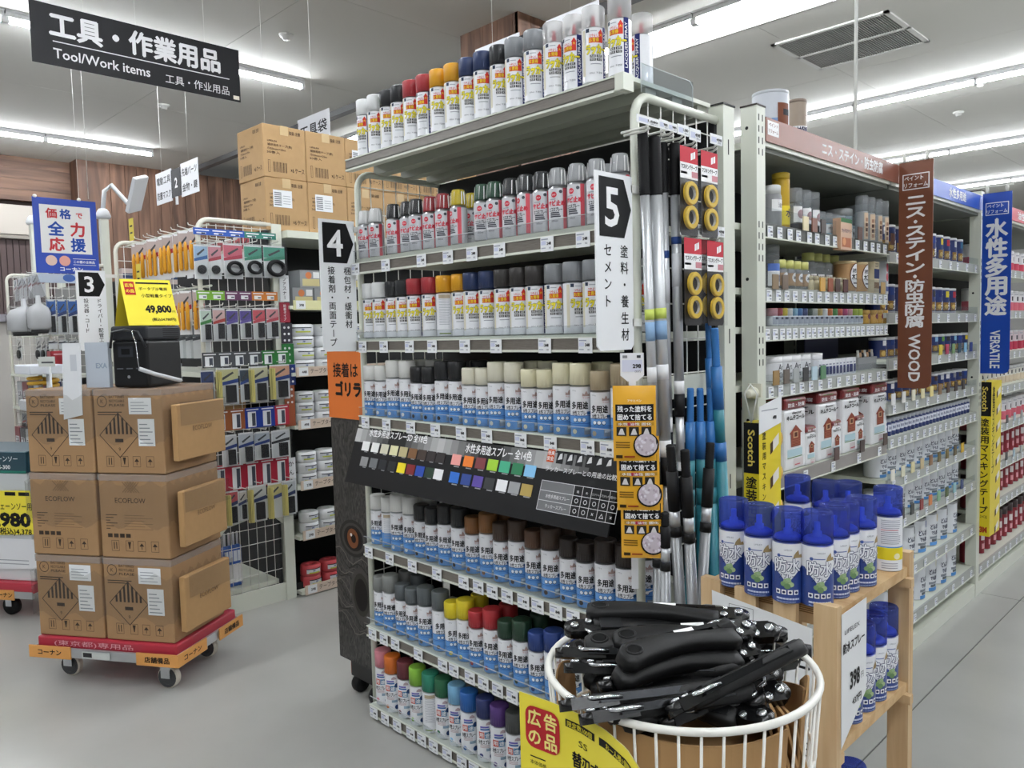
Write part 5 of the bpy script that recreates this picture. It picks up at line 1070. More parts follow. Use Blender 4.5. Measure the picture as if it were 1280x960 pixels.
put_row([bottle(('e8e6e2', 'd9b08a', '3a3a3c')[i % 3], ('e8e6e2', '3a3a3c', 'c8a078')[i % 3], .007, .03, .01, (), 'paint_marker', 'marker') for i in range(12)], ypx([1072+2.9*i for i in range(12)], AX-.06, zD+.06), AX-.06, zD+.05+.0, 'paint marker', 'the marker tray')
b = MB(); b.box(-.016, .016, -.17, .17, 0, .05, CLW); tag(b.build('marker_stand', None, (AX-.06, Yat(1088, AX-.06, zD+.05), zD)), 'clear stand under the row of paint markers', 'stand')
# tall house tins
def house_tin(w, d, h, small=False):
    b = MB(); WT = col('e9eaec'); b.cbox(-w/2, w/2, -d/2, d/2, 0, h*.84, WT, .01, 2); b.cbox(-w/2-.0015, w/2+.0015, -d/2-.0015, d/2+.0015, h*.84, h, col('7c2a2c'), .01, 2)
    def face(g, w_):
        p = MB(); p.txt(g, '防虫・防腐', 0, h*.90, h*.06, WHITE, .03, w_*.75, l=.0026); p.rect(g, -w_*.3, h*.955, w_*.2, h*.965, ink('5a8a4a'), .0024); p.txt(g, 'decor', w_*.05, h*.79, h*.045, ink('202022'), .03, w_*.45); p.txt(g, 'キムテコール', 0, h*.725, h*.07, ink('202022'), .05, w_*.8)
        R2 = ink('8a4230'); p.poly(g, [(-w_*.22, h*.32), (w_*.22, h*.32), (w_*.22, h*.5), (w_*.3, h*.5), (0, h*.62), (-w_*.3, h*.5), (-w_*.22, h*.5)], R2); p.rect(g, -w_*.12, h*.44, w_*.1, h*.53, ink('c8a07a'), .001); p.rect(g, -w_*.07, h*.455, w_*.06, h*.515, ink('5a2c20'), .0013)
        for i in range(4): p.rect(g, -w_*.22, h*(.34+.022*i), w_*.22, h*(.346+.022*i), ink('a86a50'), .001)
        p.rect(g, -w_*.38, h*.19, w_*.3, h*.29, ink('b4cfd8')); p.rect(g, -w_*.38, h*.17, w_*.3, h*.18, ink('5a8a4a')); p.rect(g, -w_*.1, h*.04, w_*.35, h*.15, ink('d4cccc')); p.rect(g, -w_*.05, h*.06, w_*.2, h*.075, ink('c05a6a'), .001)
        return p
    return Kind('house_paint_can', 'paint can', b, [('front_print', face(xz(-d/2-.001, 0, 0), w)), ('side_print', face(flat((-w/2-.001, 0, 0), (0, -1, 0), (0, 0, 1)), d))], 'tall white wood-preservative cans')
HT, HS = house_tin(.165, .165, .252), house_tin(.085, .085, .14)
for i, px in enumerate((990, 1031, 1060, 1096)): HT.put((AX-.09, Yat(px, AX-.02, zE+.12)-.0, zE), f'tall white wood-preservative can with house picture, {ORD[i]} from the near upright', PI/2)
for i, px in enumerate((1015, 1047, 1076)): HS.put((AX-.045, Yat(px, AX, zE+.07), zE), f'small white wood-preservative can between the tall ones, {ORD[i]} from the near upright', PI/2)
gapk = [whitetin('3a6ab0', .036, .11), navytin('c8ccd0', .036, .09), bottle('d8dade', '8a8c90', .03, .1, .02, [('rect', -.02, .02, .02, .06, ink('4a6aa0'))], 'sealer_bottle'), lidtin(.036, .085, col('dcdde0'), col('eeeef0'), [('rect', -.03, .02, .03, .05, ink('6a6a70'))]), whitetin('a8743a', .036, .15)]
for i, z in enumerate((zA, zB, zC, zD, zE)):
    b = MB(); b.box(AX-.42, AX-.05, 2.215, 2.345, z-.022, z-.001, STEEL); ap(U1, b, 'shelf_end')
    for j in range(2): gapk[(i+j) % 5].put((AX-.10-.09*j, 2.252, z), f'{("front", "rear")[j]} small tin left of the near upright, shelf {ORD[i]} from above', PI/2-.6, 'tins beside the near upright')
# bay 2 -------------------------------------------------------------
zs2 = [1.80, 1.545, 1.35, 1.16, 1.015, .835, .645, .40, .17]
FA, FE = U2['y']
SC = {0: [], 1: [], 2: ['d8c23a', 'b83a5a', '7a9a6a', '2a4a5a', '8cbcdc', '3a4a8a'], 3: ['eeeeee', 'f2f2ee', 'e0dcc8', 'e4dcb0', 'e8d890', '8a6a48', '4a3428', '3a2824', '38302a'], 5: ['eeeae0', 'e6e2c8', 'e2d8a8', 'c8b48a', '8a6240', '6a5a28', '6a5820', '5a4a2a', 'd8b030'], 6: ['8a8a88', '2a2a28', '3a3c3a', '8a3030', 'd8854a', '8ab890', '4a5a2a', '9ac4cc', '3a4a7a'], 7: [], 8: [], 4: []}
for k, z in enumerate(zs2):
    c_ = SC.get(k, []); y0 = 4.02 if k == 2 else FA
    yy = [y0+.06+i*(FE-y0-.1)/max(1, len(c_)) for i in range(len(c_))]
    if k in (3, 5, 6): yy = [FA+.04+i*.122 for i in range(len(c_))]
    ashelf(U2, z, 9 if k not in (4,) else 16, list(zip(yy, c_)), .03 if k not in (4, 7, 8) else 0)
for k, nm_ in ((0, 'the blue-header top shelf'), (1, 'the blue-header second shelf')):
    cs_ = 'e8e8ea 2a3a6a 6aa04a 8ab45a 2a4a3a 8cb8d8 28408a e0c83a b8323a c8ccd0 3a6a8a'.split() if k == 0 else 'e8e8ea 26407e c0c4c8 2a4a8a d0a040 8a8c90 3a3a3c 2a3268 d8c83a a8323a'.split()
    put_row([navytin(c) for c in cs_], ysp(FA+.05, .107, len(cs_)), AX-.07, zs2[k], 'navy paint tin with white lid', nm_)
for k, nm_, cs_ in ((2, 'the blue-header third shelf', 'e8e8ea 26407e b8323a e8e8ea 5a8a5a c83a4a 2a4a5a 8cb8d8 6aa04a 3a3a3c 8cc0d8 28408a e0c83a'), (3, 'the blue-header fourth shelf', '26407e e8e8ea e6e2c8 2a4a8a 5a4030 3a2c28 2a2a2c 4a3428 c8ccd0 e8e8ea 8a8c90 3a3a3c 26407e')):
    put_row([navytin(c, .036, .09) for c in cs_.split()], ysp(FA+.04, .096, 13), AX-.055, zs2[k], 'small navy paint tin', nm_)
put_row([bottle('28386e', 'b8bcc4', .02, .075, .015, [('rect', -.02, .02, .02, .05, ink('dfe3ee')), ('txt', '多用途', 0, .035, .014, ink('26366e'), .02, .03)], 'sample_bottle', ck=.95)]*25, ysp(FA+.03, .049, 25), AX-.03, zs2[4], 'little blue-label sample bottle', 'the second bay fifth shelf')
for k, nm_, cs_, h in ((5, 'the second bay sixth shelf', 'e8e4d8 eeeae0 e6e2c8 e2d8a8 c8b48a 8a6240 3a2c28 2a2a2c d8b030 e0c83a', .125), (6, 'the second bay seventh shelf', '9a9c9e 2a2a2c 3a3a3c 26304a b03a3a d8854a 7ab08a 2a4a3a 9ac4cc 26407e', .13)):
    put_row([whitetin(c, .046, h) for c in cs_.split()], ysp(FA+.06, .113, 10), AX-.07, zs2[k], 'white paint tin with blue foot', nm_)
put_row([whitetin(c, .062, .165) for c in 'e8e4d8 eeeae0 3a3a3c 26407e e0c030 4a2c3a 2a2a2c'.split()], ysp(FA+.08, .16, 7), AX-.08, zs2[7], 'large white paint tin', 'the second bay eighth shelf')
put_row([whitetin(c, .065, .17) for c in 'e8e4d8 8a8c90 eeeae0 c8b48a e6e2c8 b03a3a 26407e'.split()], ysp(FA+.08, .16, 7), AX-.085, zs2[8], 'large white paint tin', 'the second bay bottom shelf')
# a cord hung from the ceiling, tins on the top board
yy = Yat(1069, -1.42, 2.3); b = MB(); b.tube([(-1.42, yy, 2.09), (-1.42, yy+.004, 3.0), (-1.42, yy, CZ)], .008, M('cable_white', 'dcdcd8', .5), 6); tag(b.build('hanging_cable'), 'white cable dropping from the ceiling to the brown header', 'cable')
T1 = lidtin(.06, h1 := onX(963, 117, -1.29).z-2.09, col('c4c8d0'), col('b8bcc2'), [('rect', .0, .0, .05, .15, ink('7c4a36')), ('rect', -.02, .02, .0, .1, ink('7a9ac8')), ('rect', .02, .11, .05, .13, ink('2a2a30'), .001)]); T2 = lidtin(.034, h2 := onX(996, 126, -1.275).z-2.09, col('9a8a7a'), col('7a6a5e'), [('rect', -.05, .075, .05, .105, ink('e6e6e6')), ('txt', '木材保護', 0, .09, .026, ink('26264a'), .03, .06), ('rect', -.05, .02, .05, .07, ink('a8743a'))])
T1.put((-1.29, Yat(963, -1.29, 2.18), 2.09), 'large wrapped tin standing on top of the shelving by the near upright', PI/2-.7); T2.put((-1.275, Yat(996, -1.275, 2.18), 2.09), 'smaller wood-protection tin on top of the shelving behind the brown header', PI/2-.7)
# bay 3 (far) --------------------------------------------------------
zs3 = [1.80, 1.56, 1.32, 1.12, .90, .68, .46, .15]
WR = lambda c1, c2, h=.12, r=.04: lidtin(r, h, col(c1), col('d8d8da'), [('rect', -.1, 0, .1, h*.42, ink(c2)), ('rect', -.012, h*.5, .012, h*.72, ink('3a3a40')), ('rect', -.03, h*.8, .03, h*.86, ink('b8b8c0'))])
RSP = lidtin(.03, .19, col('8a2430'), col('3a2a2c'), [('rect', -.025, .08, .025, .12, ink('d8d0d0')), ('rect', -.02, .03, .02, .06, ink('e0a0a8'))], 'spray_can', 'spray can', .05)
K3 = [WR('e4e2e4', 'd06a78'), WR('e6e4e6', 'c24a5e'), RSP, WR('e2e0d8', 'd8c8b0', .1, .03), WR('d8c8cc', 'b03a50')]
for k, z in enumerate(zs3):
    ashelf(U3, z, 16, [(4.8+i*.17, c) for i, c in enumerate('d8d8d8 8ab0c4 6a8ab0 4a4a4c a8c0cc 9aa0a0 3a6ab0 c8c8c8'.split())] if k in (4, 5) else (), 0, y1=6.8)
    K = [K3[1], K3[0], K3[4], K3[3], K3[0], K3[2], K3[2], K3[2]][k]; n = 11 if K is not K3[3] else 15
    put_row([K]*n, ysp(4.83, .125 if n == 11 else .09, n), AX-.07, z, ['white and red paint tin', 'white and pink paint tin', 'pink paint tin', 'little cream paint tin', 'white and pink paint tin', 'dark red spray can', 'dark red spray can', 'dark red spray can'][k], f'the far bay {ORD[k]} shelf')
# ================================================================ LEFT SIDE: HAND TRUCK WITH BOXES
TB = onZ(222, 820, .17); TA = math.radians(32.65)
TT = Matrix.Translation((TB.x, TB.y, 0)) @ Matrix.Rotation(TA, 4, 'Z')
def tw(x, y, z): return TT @ Vector((x, y, z))
dl = thing('dolly', 'red flat dolly with orange corner guards under the cardboard boxes', 'dolly', tw(0, 0, 0), TA)
REDP = M('red_plastic', 'a8283a', .4); ORG = M('orange_guard', 'd99a52', .5)
b = MB(); b.cbox(-.72, -.02, .02, .47, .155, .205, REDP, .008); b.build('deck', dl)
b = MB(); b.box(-.735, -.005, .0, .012, .125, .165, M('dolly_alu', 'b4b6b8', .35, .6)); b.box(-.735, -.005, .475, .487, .125, .165, MATS['dolly_alu']); b.box(-.735, -.723, .0, .487, .125, .165, MATS['dolly_alu']); b.box(-.017, -.005, .0, .487, .125, .165, MATS['dolly_alu']); b.build('frame', dl)
gF = flat((0, -.004, 0), (1, 0, 0), (0, 0, 1)); gR = flat((.004, 0, 0), (0, 1, 0), (0, 0, 1))
for x0, x1, g_, t_ in ((-.745, -.53, gF, 'コーナン'), (-.2, .003, gF, '店舗備品'), (-.003, .2, gR, 'コーナン'), (.30, .49, gR, '店舗備品')):
    b = MB(); b.prism(g_, [(x0, .118), (x1, .118), (x1, .172), (x0, .172)], .006, ORG); o = b.build('corner_guard', dl); c = MB(); c.txt(g_, t_, (x0+x1)/2, .145, .028, BLACK, .03, w=.12); c.build('lettering', o)
b = MB(); b.rect(gF, -.47, .13, -.33, .16, ink('c8ccc8')); b.rect(gF, -.465, .135, -.42, .155, ink('2a2a2c'), .0008); b.build('name_plate', dl)
b = MB(); b.txt(flat((0, .0185, 0), (1, 0, 0), (0, 0, 1)), '(東京都)専用品', -.43, .18, .026, ink('e0a8b0'), 0, w=.4); b.build('deck_lettering', dl)
for x, y in ((-.62, .10), (-.09, .06), (-.12, .38), (-.62, .40)):
    b = MB(); b.lathe([(.0, -.016), (.03, -.016), (.032, -.014), (.044, -.016), (.05, -.01), (.05, .01), (.044, .016), (.032, .014), (.03, .016), (.0, .016)], [M('wheel_hub', '3a3b3c', .5)]*3+[M('wheel_tyre', 'c9c2b4', .6)]*3+[MATS['wheel_hub']]*3, 20, (x, y, .05), True, 'y'); w_ = b.build('wheel', dl)
    b = MB(); b.box(x-.022, x+.022, y-.028, y-.022, .05, .125, CHROME); b.box(x-.022, x+.022, y+.022, y+.028, .05, .125, CHROME); b.box(x-.03, x+.03, y-.03, y+.03, .115, .125, CHROME); b.build('fork', dl)
CARD2 = M('cardboard_brown', 'a3805a', .8, var=.06, scale=25, bump=.08); INKB = ink('3e3228')
def flow_box(kind):
    w, d, h = .335, .37, .362; b = MB(); b.cbox(0, w, 0, d, 0, h, CARD2, .004, 1); p = MB(); g = flat((0, -.0006, 0), (1, 0, 0), (0, 0, 1))
    for i, (a, c) in enumerate(((.07, 0), (.14, 1), (.2, 2), (.265, 3))):
        for q0, q1 in (((a-.018, .03), (a+.018, .03)), ((a-.018, .075), (a+.018, .075)), ((a-.018, .03), (a-.018, .075)), ((a+.018, .03), (a+.018, .075))): p.line(g, q0, q1, .0016, INKB)
        if i == 0: p.line(g, (a-.006, .038), (a-.006, .068), .004, INKB); p.line(g, (a+.006, .038), (a+.006, .068), .004, INKB)
        elif i == 1: p.poly(g, [(a-.008, .07), (a+.008, .07), (a+.004, .052), (a+.002, .04), (a-.002, .04), (a-.004, .052)], INKB)
        else: p.poly(g, [(a-.012, .052), (a, .066), (a+.012, .052)], INKB); p.line(g, (a, .052), (a, .038), .003, INKB)
    if kind:
        p.ring(g, .045, .31, .025, .003, INKB); p.txt(g, 'K', .045, .31, .024, INKB); 
        for i, t_ in enumerate(('BATTERIES', 'RECYCLABLE', 'PLEASE')): p.txt(g, t_, .08, .33-.018*i, .015, INKB, .01, al='l', w=.075)
        for i in range(2): p.rect(g, .02, .262-.01*i, .14-.03*i, .266-.01*i, INKB)
        cx, cy, k = .12, .165, .095
        for q0, q1 in (((cx-k, cy), (cx, cy+k)), ((cx, cy+k), (cx+k, cy)), ((cx+k, cy), (cx, cy-k)), ((cx, cy-k), (cx-k, cy))): p.line(g, q0, q1, .003, INKB)
        for i in range(-3, 4): p.rect(g, cx+i*.02-.005, cy+.005, cx+i*.02+.005, cy+k-abs(i)*.02, INKB)
        p.txt(g, '9', cx, cy-.06, .022, INKB); p.rect(g, cx-.02, cy-.03, cx+.02, cy-.015, INKB)
        s_ = MB(); s_.rect(g, .175, .255, .285, .325, PAPER, .0012)
        for i in range(4): s_.rect(g, .185, .265+.013*i, .27-.02*(i % 2), .268+.013*i, ink('9aa0a8'), .0016)
        s2 = MB(); s2.rect(g, .215, .12, .295, .235, PAPER, .0012)
        for i in range(6): s2.rect(g, .222, .13+.016*i, .285-.012*(i % 3), .134+.016*i, ink('8a9098'), .0016)
        parts = [('printed_marks', p), ('paper_label', s_), ('paper_label', s2)]
    else:
        p.txt(g, 'ECOFLOW', .155, .25, .03, INKB, .0, w=.15)
        for i in range(4): p.line(g, (.12+.012*i, .285), (.165+.012*i, .33), .005, ink('8a6c4c')); p.line(g, (.165+.012*i, .285), (.12+.012*i, .33), .005, ink('8a6c4c'), .0007)
        for i in range(6): p.rect(g, .03, .125+.012*i, .05+.018*(i % 3), .128+.012*i, INKB); p.rect(g, .12, .125+.012*i, .26-.04*(i % 2), .1265+.012*i, ink('6a543c'))
        for i in range(4): p.rect(g, .035+.03*i, .088, .058+.03*i, .105, INKB)
        parts = [('printed_marks', p)]
    t = MB(); t.box(.0-.001, w+.001, -.001, d+.001, h-.028, h+.001, clear('packing_tape', 'e8e2d8', .22, .2)); parts.append(('tape', t))
    s3 = MB(); gs_ = flat((w+.0008, 0, 0), (0, 1, 0), (0, 0, 1)); s3.txt(gs_, 'ECOFLOW', .19, .18, .035, INKB, 0, w=.2); parts.append(('side_lettering', s3))
    return Kind('cardboard_box', 'box', b, parts, 'boxes stacked on the dolly')
FB = [flow_box(0), flow_box(1)]
for c_, cn in ((0, 'left'), (1, 'right')):
    for lv, nm_ in enumerate(('lowest', 'middle', 'uppermost')):
        x, z = -.72+c_*.347+random.uniform(-.004, .004), .206+lv*.366
        o = FB[0 if lv == 1 else 1].put(tw(x, .035, z), f'{nm_} brown carton in the {cn} stack on the red dolly', TA)
# slim cartons leaning on the side of the stack
for i, (z, ang, nm_) in enumerate(((.25, -2, 'lowest'), (.62, 1, 'middle'), (.99, -3, 'uppermost'))):
    b = MB(); b.cbox(0, .03, -.16, .16, 0, .24, CARD, .004, 1); p = MB(); g = yz(.0312, 0, 0); p.txt(g, 'ECOFLOW', 0, .13, .028, ink('6a543c'), 0, w=.13)
    K = Kind('slim_carton', 'box', b, [('lettering', p)], 'slim cartons on the side of the stack'); K.put(tw(-.012+(.0, .006, .008)[i], .215, z), f'{nm_} slim carton wrapped on the side of the stack', TA+math.radians(ang))
    b = MB(); b.rect(flat(tw(.03, .06, z+.15), (math.cos(TA+1.45), math.sin(TA+1.45), 0), (0, 0, 1)), 0, 0, .28, .10, clear('stretch_film', 'f0f0ee', .12, .3)); tag(b.build('film_scrap'), f'scrap of clear stretch film beside the {nm_} slim carton', 'film')
def film(z0, z1, label):
    b = MB(); x0, x1, y0, y1 = -.735, -.022, .022, .42; n = 26; v, f = [], []
    P = [(x0, y0), (x1, y0), (x1, y1), (x0, y1)]
    for i in range(4):
        a, c = Vector(P[i]), Vector(P[(i+1) % 4])
        for k in range(n): q = a+(c-a)*k/n; v += [(q.x+random.uniform(-.002, .002), q.y-random.uniform(0, .003), z0+.02*math.sin(k)), (q.x, q.y-random.uniform(0, .004), z1+.015*math.sin(k*1.7))]
    m = len(v)//2
    for i in range(m): j = (i+1) % m; f.append((2*i, 2*j, 2*j+1, 2*i+1))
    b.add(v, f, clear('stretch_wrap', 'f6f6f4', .10, .22)); o = tag(b.build('stretch_wrap'), label, 'film'); o.matrix_world = TT
film(.3, .5, 'lower band of clear stretch wrap around the boxes on the dolly'); film(.72, .9, 'middle band of clear stretch wrap around the boxes on the dolly'); film(1.08, 1.27, 'upper band of clear stretch wrap around the boxes on the dolly')
# power station with tent card
ps = thing('power_station', 'black portable power station on top of the stacked cartons', 'power station', tw(-.285, .06, 1.305), TA+.06)
PB, PD = M('station_black', '0d0e10', .4, spec=.35), M('station_grey', '26282c', .45, spec=.35)
b = MB(); b.cbox(0, .165, 0, .25, 0, .2, PB, .012, 3); b.build('body', ps); b = MB(); b.cbox(-.003, .168, -.003, .253, .2, .262, PD, .012, 3); b.build('lid', ps)
g = flat((0, -.001, 0), (1, 0, 0), (0, 0, 1)); b = MB(); b.rect(g, .03, .13, .10, .175, ink('2a2d33')); b.rect(g, .045, .14, .085, .165, ink('0a0a0c'), .0008)
for i in range(3): b.rect(g, .02+.045*i, .078, .05+.045*i, .083, ink('5a5d63'))
b.circ(g, .075, .045, .007, ink('8a8d92')); b.build('front_panel', ps)
b = MB(); gs_ = flat((.1695, 0, 0), (0, 1, 0), (0, 0, 1))
for i in range(5): b.rect(gs_, .11, .212+.009*i, .23, .216+.009*i, BLACK)
b.build('vent_grille', ps)
b = MB(); b.tube([(.0, -.008, .17), (.02, -.02, .235), (.08, -.024, .245), (.14, -.02, .235), (.165, -.008, .17)], .006, PD, 6); b.build('handle', ps)
b = MB(); b.tube([(.12, -.03, .24), (.128, -.034, .215), (.135, -.03, .195), (.125, -.027, .215), (.12, -.03, .24)], .003, CHROME, 5); b.tube([(.135, -.03, .195), (.14, -.03, .12), (.145, -.03, .08)], .0018, CHROME, 5); b.tube([(.145, -.03, .08), (.18, .02, .055), (.26, .09, .02)], .009, M('coil_tether', 'c4c6c8', .35), 8); b.build('tether', ps)
tc_ = thing('tent_card', 'yellow folded price card reading 49,800 on the power station', 'price card', tw(-.17, .03, 1.568), TA+1.0)
YC_ = M('pop_yellow', 'f0df3e', .45); hh, hw, dp = .2, .21, .085
b = MB(); nF = Vector((0, -dp, hh)); gf = flat((0, 0, 0), (1, 0, 0), (0, dp, hh)); L_ = math.hypot(dp, hh)
b.prism(gf, [(0, 0), (hw, 0), (hw, L_), (0, L_)], .001, YC_); b.build('front_flap', tc_)
gb = flat((hw, 2*dp, 0), (-1, 0, 0), (0, -dp, hh)); b = MB(); b.prism(gb, [(0, 0), (hw, 0), (hw, L_), (0, L_)], .001, M('pop_yellow_back', 'cdbb2c', .5)); b.build('back_flap', tc_)
b = MB(); b.rect(gf, .012, L_-.075, .055, L_-.012, ink('b8282e')); b.txt(gf, '広告', .033, L_-.03, .018, YC_, .03, l=.0014); b.txt(gf, 'の品', .033, L_-.057, .018, YC_, .03, l=.0014); b.rect(gf, .062, L_-.022, .2, L_-.014, BLACK); b.txt(gf, 'ポータブル電源', .13, L_-.045, .016, BLACK, .01, w=.12); b.txt(gf, '小型軽量タイプ', .14, L_-.078, .018, BLACK, .01, w=.13); b.txt(gf, '49,800', .135, L_-.145, .045, BLACK, .05, w=.11); b.txt(gf, '円', .198, L_-.155, .014, BLACK); b.txt(gf, '(税込54,780円)', .15, L_-.192, .016, BLACK, .02, w=.1); b.build('printed_text', tc_)
# loose white boards leaning on the stack
g = flat(tw(-.50, .03, 0), (math.cos(TA), math.sin(TA), 0), (0, 0, 1)); b = MB(); b.prism(g, [(-.02, 1.17), (.075, 1.19), (.085, 1.50), (-.005, 1.50)], .003, M('foam_board', 'dfe1e4', .5)); b.rect(g, .03, 1.38, .062, 1.45, ink('c2c6cc')); tag(b.build('foam_board'), 'narrow white board hanging over the left carton', 'board')
g = flat(tw(-.42, .06, 0), (math.cos(TA), math.sin(TA), 0), (0, 0, 1)); b = MB(); b.prism(g, [(0, 1.306), (.115, 1.306), (.115, 1.50), (0, 1.50)], .02, M('pale_blue_carton', 'b4bcc6', .5)); b.txt(g, 'EXA', .08, 1.40, .03, ink('8a96a8'), .03); tag(b.build('pale_box'), 'pale blue-grey slim box beside the power station', 'box')

# ================================================================ SECOND END DISPLAY (hook walls) AND ITS AISLE
X4R, X4L = -4.06, -5.3
g4 = thing('hook_display', 'pale end display with wire grids hung with tool packs', 'shelving', (-4.68, 1.95, 0))
def g4p(b_, n, par=None): o = b_.build(n, par or g4); o.location = -g4.location if par is None else (0, 0, 0); return o
def grid_side(x, post=True, y0=1.74, y1=2.13, parent_fn=g4p, z1=2.13):
    b = MB(); pts = [(x, y0, .03), (x, y0, z1-.06)]+[(x, y0+.06-.06*math.cos(PI/2*i/6), z1-.06+.06*math.sin(PI/2*i/6)) for i in range(1, 7)]+[(x, y1+.02, z1)]
    b.tube(pts, .013, M('side_tube', 'dedccf', .4), 8); parent_fn(b, 'side_frame')
    w = MB()
    for i in range(1, 8): w.tube([(x, y0+i*.05, .1), (x, y0+i*.05, z1-.02)], .002, WIRE, 4)
    for i in range(24): w.tube([(x, y0, .1+i*.087), (x, y1+.01, .1+i*.087)], .002, WIRE, 4)
    stuff(parent_fn(w, 'wire_grid'))
    b = MB(); b.box(x-.04, x+.012, y1+.02, y1+.08, 0, z1+.005, STEEL); b.box(x+.0115, x+.0125, y1+.045, y1+.05, 1.3, 1.34, BLACK); b.box(x+.0115, x+.0125, y1+.045, y1+.05, .5, .54, BLACK); parent_fn(b, 'post')
grid_side(X4R); grid_side(X4L)
b = MB(); b.box(X4L, X4R, 2.12, 2.135, .05, 2.1, CHAR); g4p(b, 'back_panel')
b = MB(); b.box(X4R-.012, X4R+.004, 1.74, 2.15, .0, .1, STEEL); g4p(b, 'side_base'); b = MB(); b.box(X4R-.012, X4R+.003, 1.74, 2.15, .52, .60, STEEL); b.prism(yz(X4R+.003), [(1.76, .52), (2.15, .52), (2.15, .44), (2.1, .49), (1.95, .505), (1.82, .48), (1.76, .42)], .012, STEEL); g4p(b, 'side_bracket')
for z_ in (2.105, 1.785, 1.605): b = MB(); b.tube([(X4L, 1.80, z_), (X4R, 1.80, z_)], .006, STEEL, 6); g4p(b, 'hook_bar')
b = MB(); b.box(X4L+.02, X4R-.02, 1.75, 2.12, 1.3, 1.325, STEEL); g4p(b, 'shelf'); b = MB(); b.box(X4L+.02, X4R-.02, 1.75, 2.12, .1, .125, STEEL); g4p(b, 'shelf')
# package kinds hung on hooks (made facing -Y, origin at the hook)
def pack(w, h, top, lower, item, film_=True, accent=None):
    b = MB(); g = xz(0, 0, 0); b.box(-w/2, w/2, .0, .003, -h, -.012, M('pack_white', 'e8e9ea', .35))
    p = MB(); p.rect(g, -w/2, -h*.42, w/2, -.02, col(top)); p.poly(g, [(-w*.3, -h*.32), (w*.25, -h*.16), (w*.3, -h*.2), (-w*.22, -h*.37)], ink('4a4a4e'), .0009); p.poly(g, [(-w/2, -h*.52), (w/2, -h*.44), (w/2, -h*.34), (-w/2, -h*.44)], col(lower), .001); p.rect(g, -w*.4, -h*.1, w*.35, -h*.06, WHITE, .0009)
    it = MB()
    if item == 'disc': it.lathe([(.0, 0), (w*.3, 0), (w*.33, .004), (w*.33, .012), (w*.28, .016), (.0, .016)], ink('18181a'), 18, (0, -.018, -h*.74), True, 'y')
    elif item == 'coil': it.tube([(w*.36*math.cos(a*PI/10), -.012-.0006*a, -h*.72+w*.3*math.sin(a*PI/10)) for a in range(40)], w*.085, ink('1a1a1c'), 6)
    elif item == 'block': it.box(-w*.1, w*.34, -.016, -.001, -h*.94, -h*.5, ink('161618'))
    elif item == 'stick': it.lathe([(.006, -h*.9), (.011, -h*.86), (.010, -h*.5), (.012, -h*.46), (.006, -h*.3), (.001, -h*.28)], M('amber_handle', 'e0a02a', .35), 10, (-w*.2, -.012, 0)); it.lathe([(.006, -h*.9), (.011, -h*.86), (.010, -h*.5), (.012, -h*.46), (.006, -h*.3), (.001, -h*.28)], MATS['amber_handle'], 10, (w*.22, -.012, 0))
    parts = [('card_print', p), ({'disc': 'black_disc', 'coil': 'cable_coil', 'block': 'black_pad', 'stick': 'amber_handles', 'none': 'pad'}[item], it)] if item != 'none' else [('card_print', p)]
    if film_: f = MB(); f.rect(g, -w/2-.004, -h-.004, w/2+.004, .0, clear('pack_film', 'f4f6f6', .14, .2), .02); parts.append(('clear_bag', f))
    hk = MB(); hk.tube([(0, .11, .004), (0, -.05, .006), (0, -.055, .016)], .0028, WIRE, 5); parts.append(('hook', hk))
    if accent: a = MB(); [a.box(-w/2-.003+i*.006, -w/2+i*.006, -.02-.003*i, .002, -h*.98, -.03, col(accent)) for i in range(4)]; parts.append(('foam_edges', a))
    return Kind('hook_pack', 'hanging pack', b, parts)
XS = X4R+.06
def strip(px0, px1, py0, py1, cols, label, txt_=None):
    a, c = onX(px0, py0, XS-.03), onX(px1, py1, XS-.03); n = len(cols); g = yz(XS-.03, 0, 0); w = (c.y-a.y)/n
    t = tag(MB().box(XS-.034, XS-.03, a.y, c.y, c.z, a.z, M('strip_white', 'dcdde0', .4)).build('header_strip'), label, 'sign')
    for i, k in enumerate(cols):
        b = MB(); b.rect(g, a.y+i*w, c.z, a.y+(i+1)*w, a.z, col(k), .001); b.rect(g, a.y+i*w+w*.1, a.z-.014, a.y+(i+1)*w-w*.1, a.z-.008, WHITE, .0016); b.rect(g, a.y+i*w+w*.18, c.z+.006, a.y+i*w+w*.72, a.z-.022, PAPER, .0016); b.rect(g, a.y+i*w+w*.45, c.z+.012, a.y+i*w+w*.68, a.z-.03, ink('4a4e5a'), .002); b.build('strip_section', t)
def side_packs(row, items):
    for i, (x0, x1, y0, y1, K, l) in enumerate(items):
        a, c = onX((x0+x1)/2, y0, XS), onX(x1, y1, XS)
        key = ('pk',)+K+(round(x1-x0), round(y1-y0))
        if key not in PK:
            w = Yat(x1, XS, a.z)-Yat(x0, XS, a.z); h = a.z-c.z; PK[key] = pack(w*.94, h, *K)
        PK[key].put((XS, a.y, a.z), f'{l}, {ORD[i]} in the {row} row of the side grid', PI/2, 'tool packs on the side grid')
strip(241, 345, 284, 300, ['2a58b8', '2a58b8', '2a58b8', '2f7a6c', '2f7a6c'], 'blue and green header strip above the cable packs')
side_packs('top', [(241, 259, 303, 349, ('a8c4e0', '3a6aa8', 'disc'), 'blue cable pack'), (259, 276, 304, 349, ('d8909c', 'b83a4a', 'disc'), 'red cable pack'), (278, 303, 302, 349, ('d86a7c', 'c03a50', 'coil'), 'large red cable pack'), (304, 327, 304, 347, ('4a9a84', '3a8a70', 'coil'), 'green cable pack'), (328, 356, 305, 348, ('4a9a84', '3a8a70', 'coil'), 'large green cable pack')])
strip(245, 347, 363, 376, ['7ab03a', '7ab03a', '6a3a60', '6a3a60', 'c8782c', 'c8782c'], 'green, purple and orange header strip on the side grid')
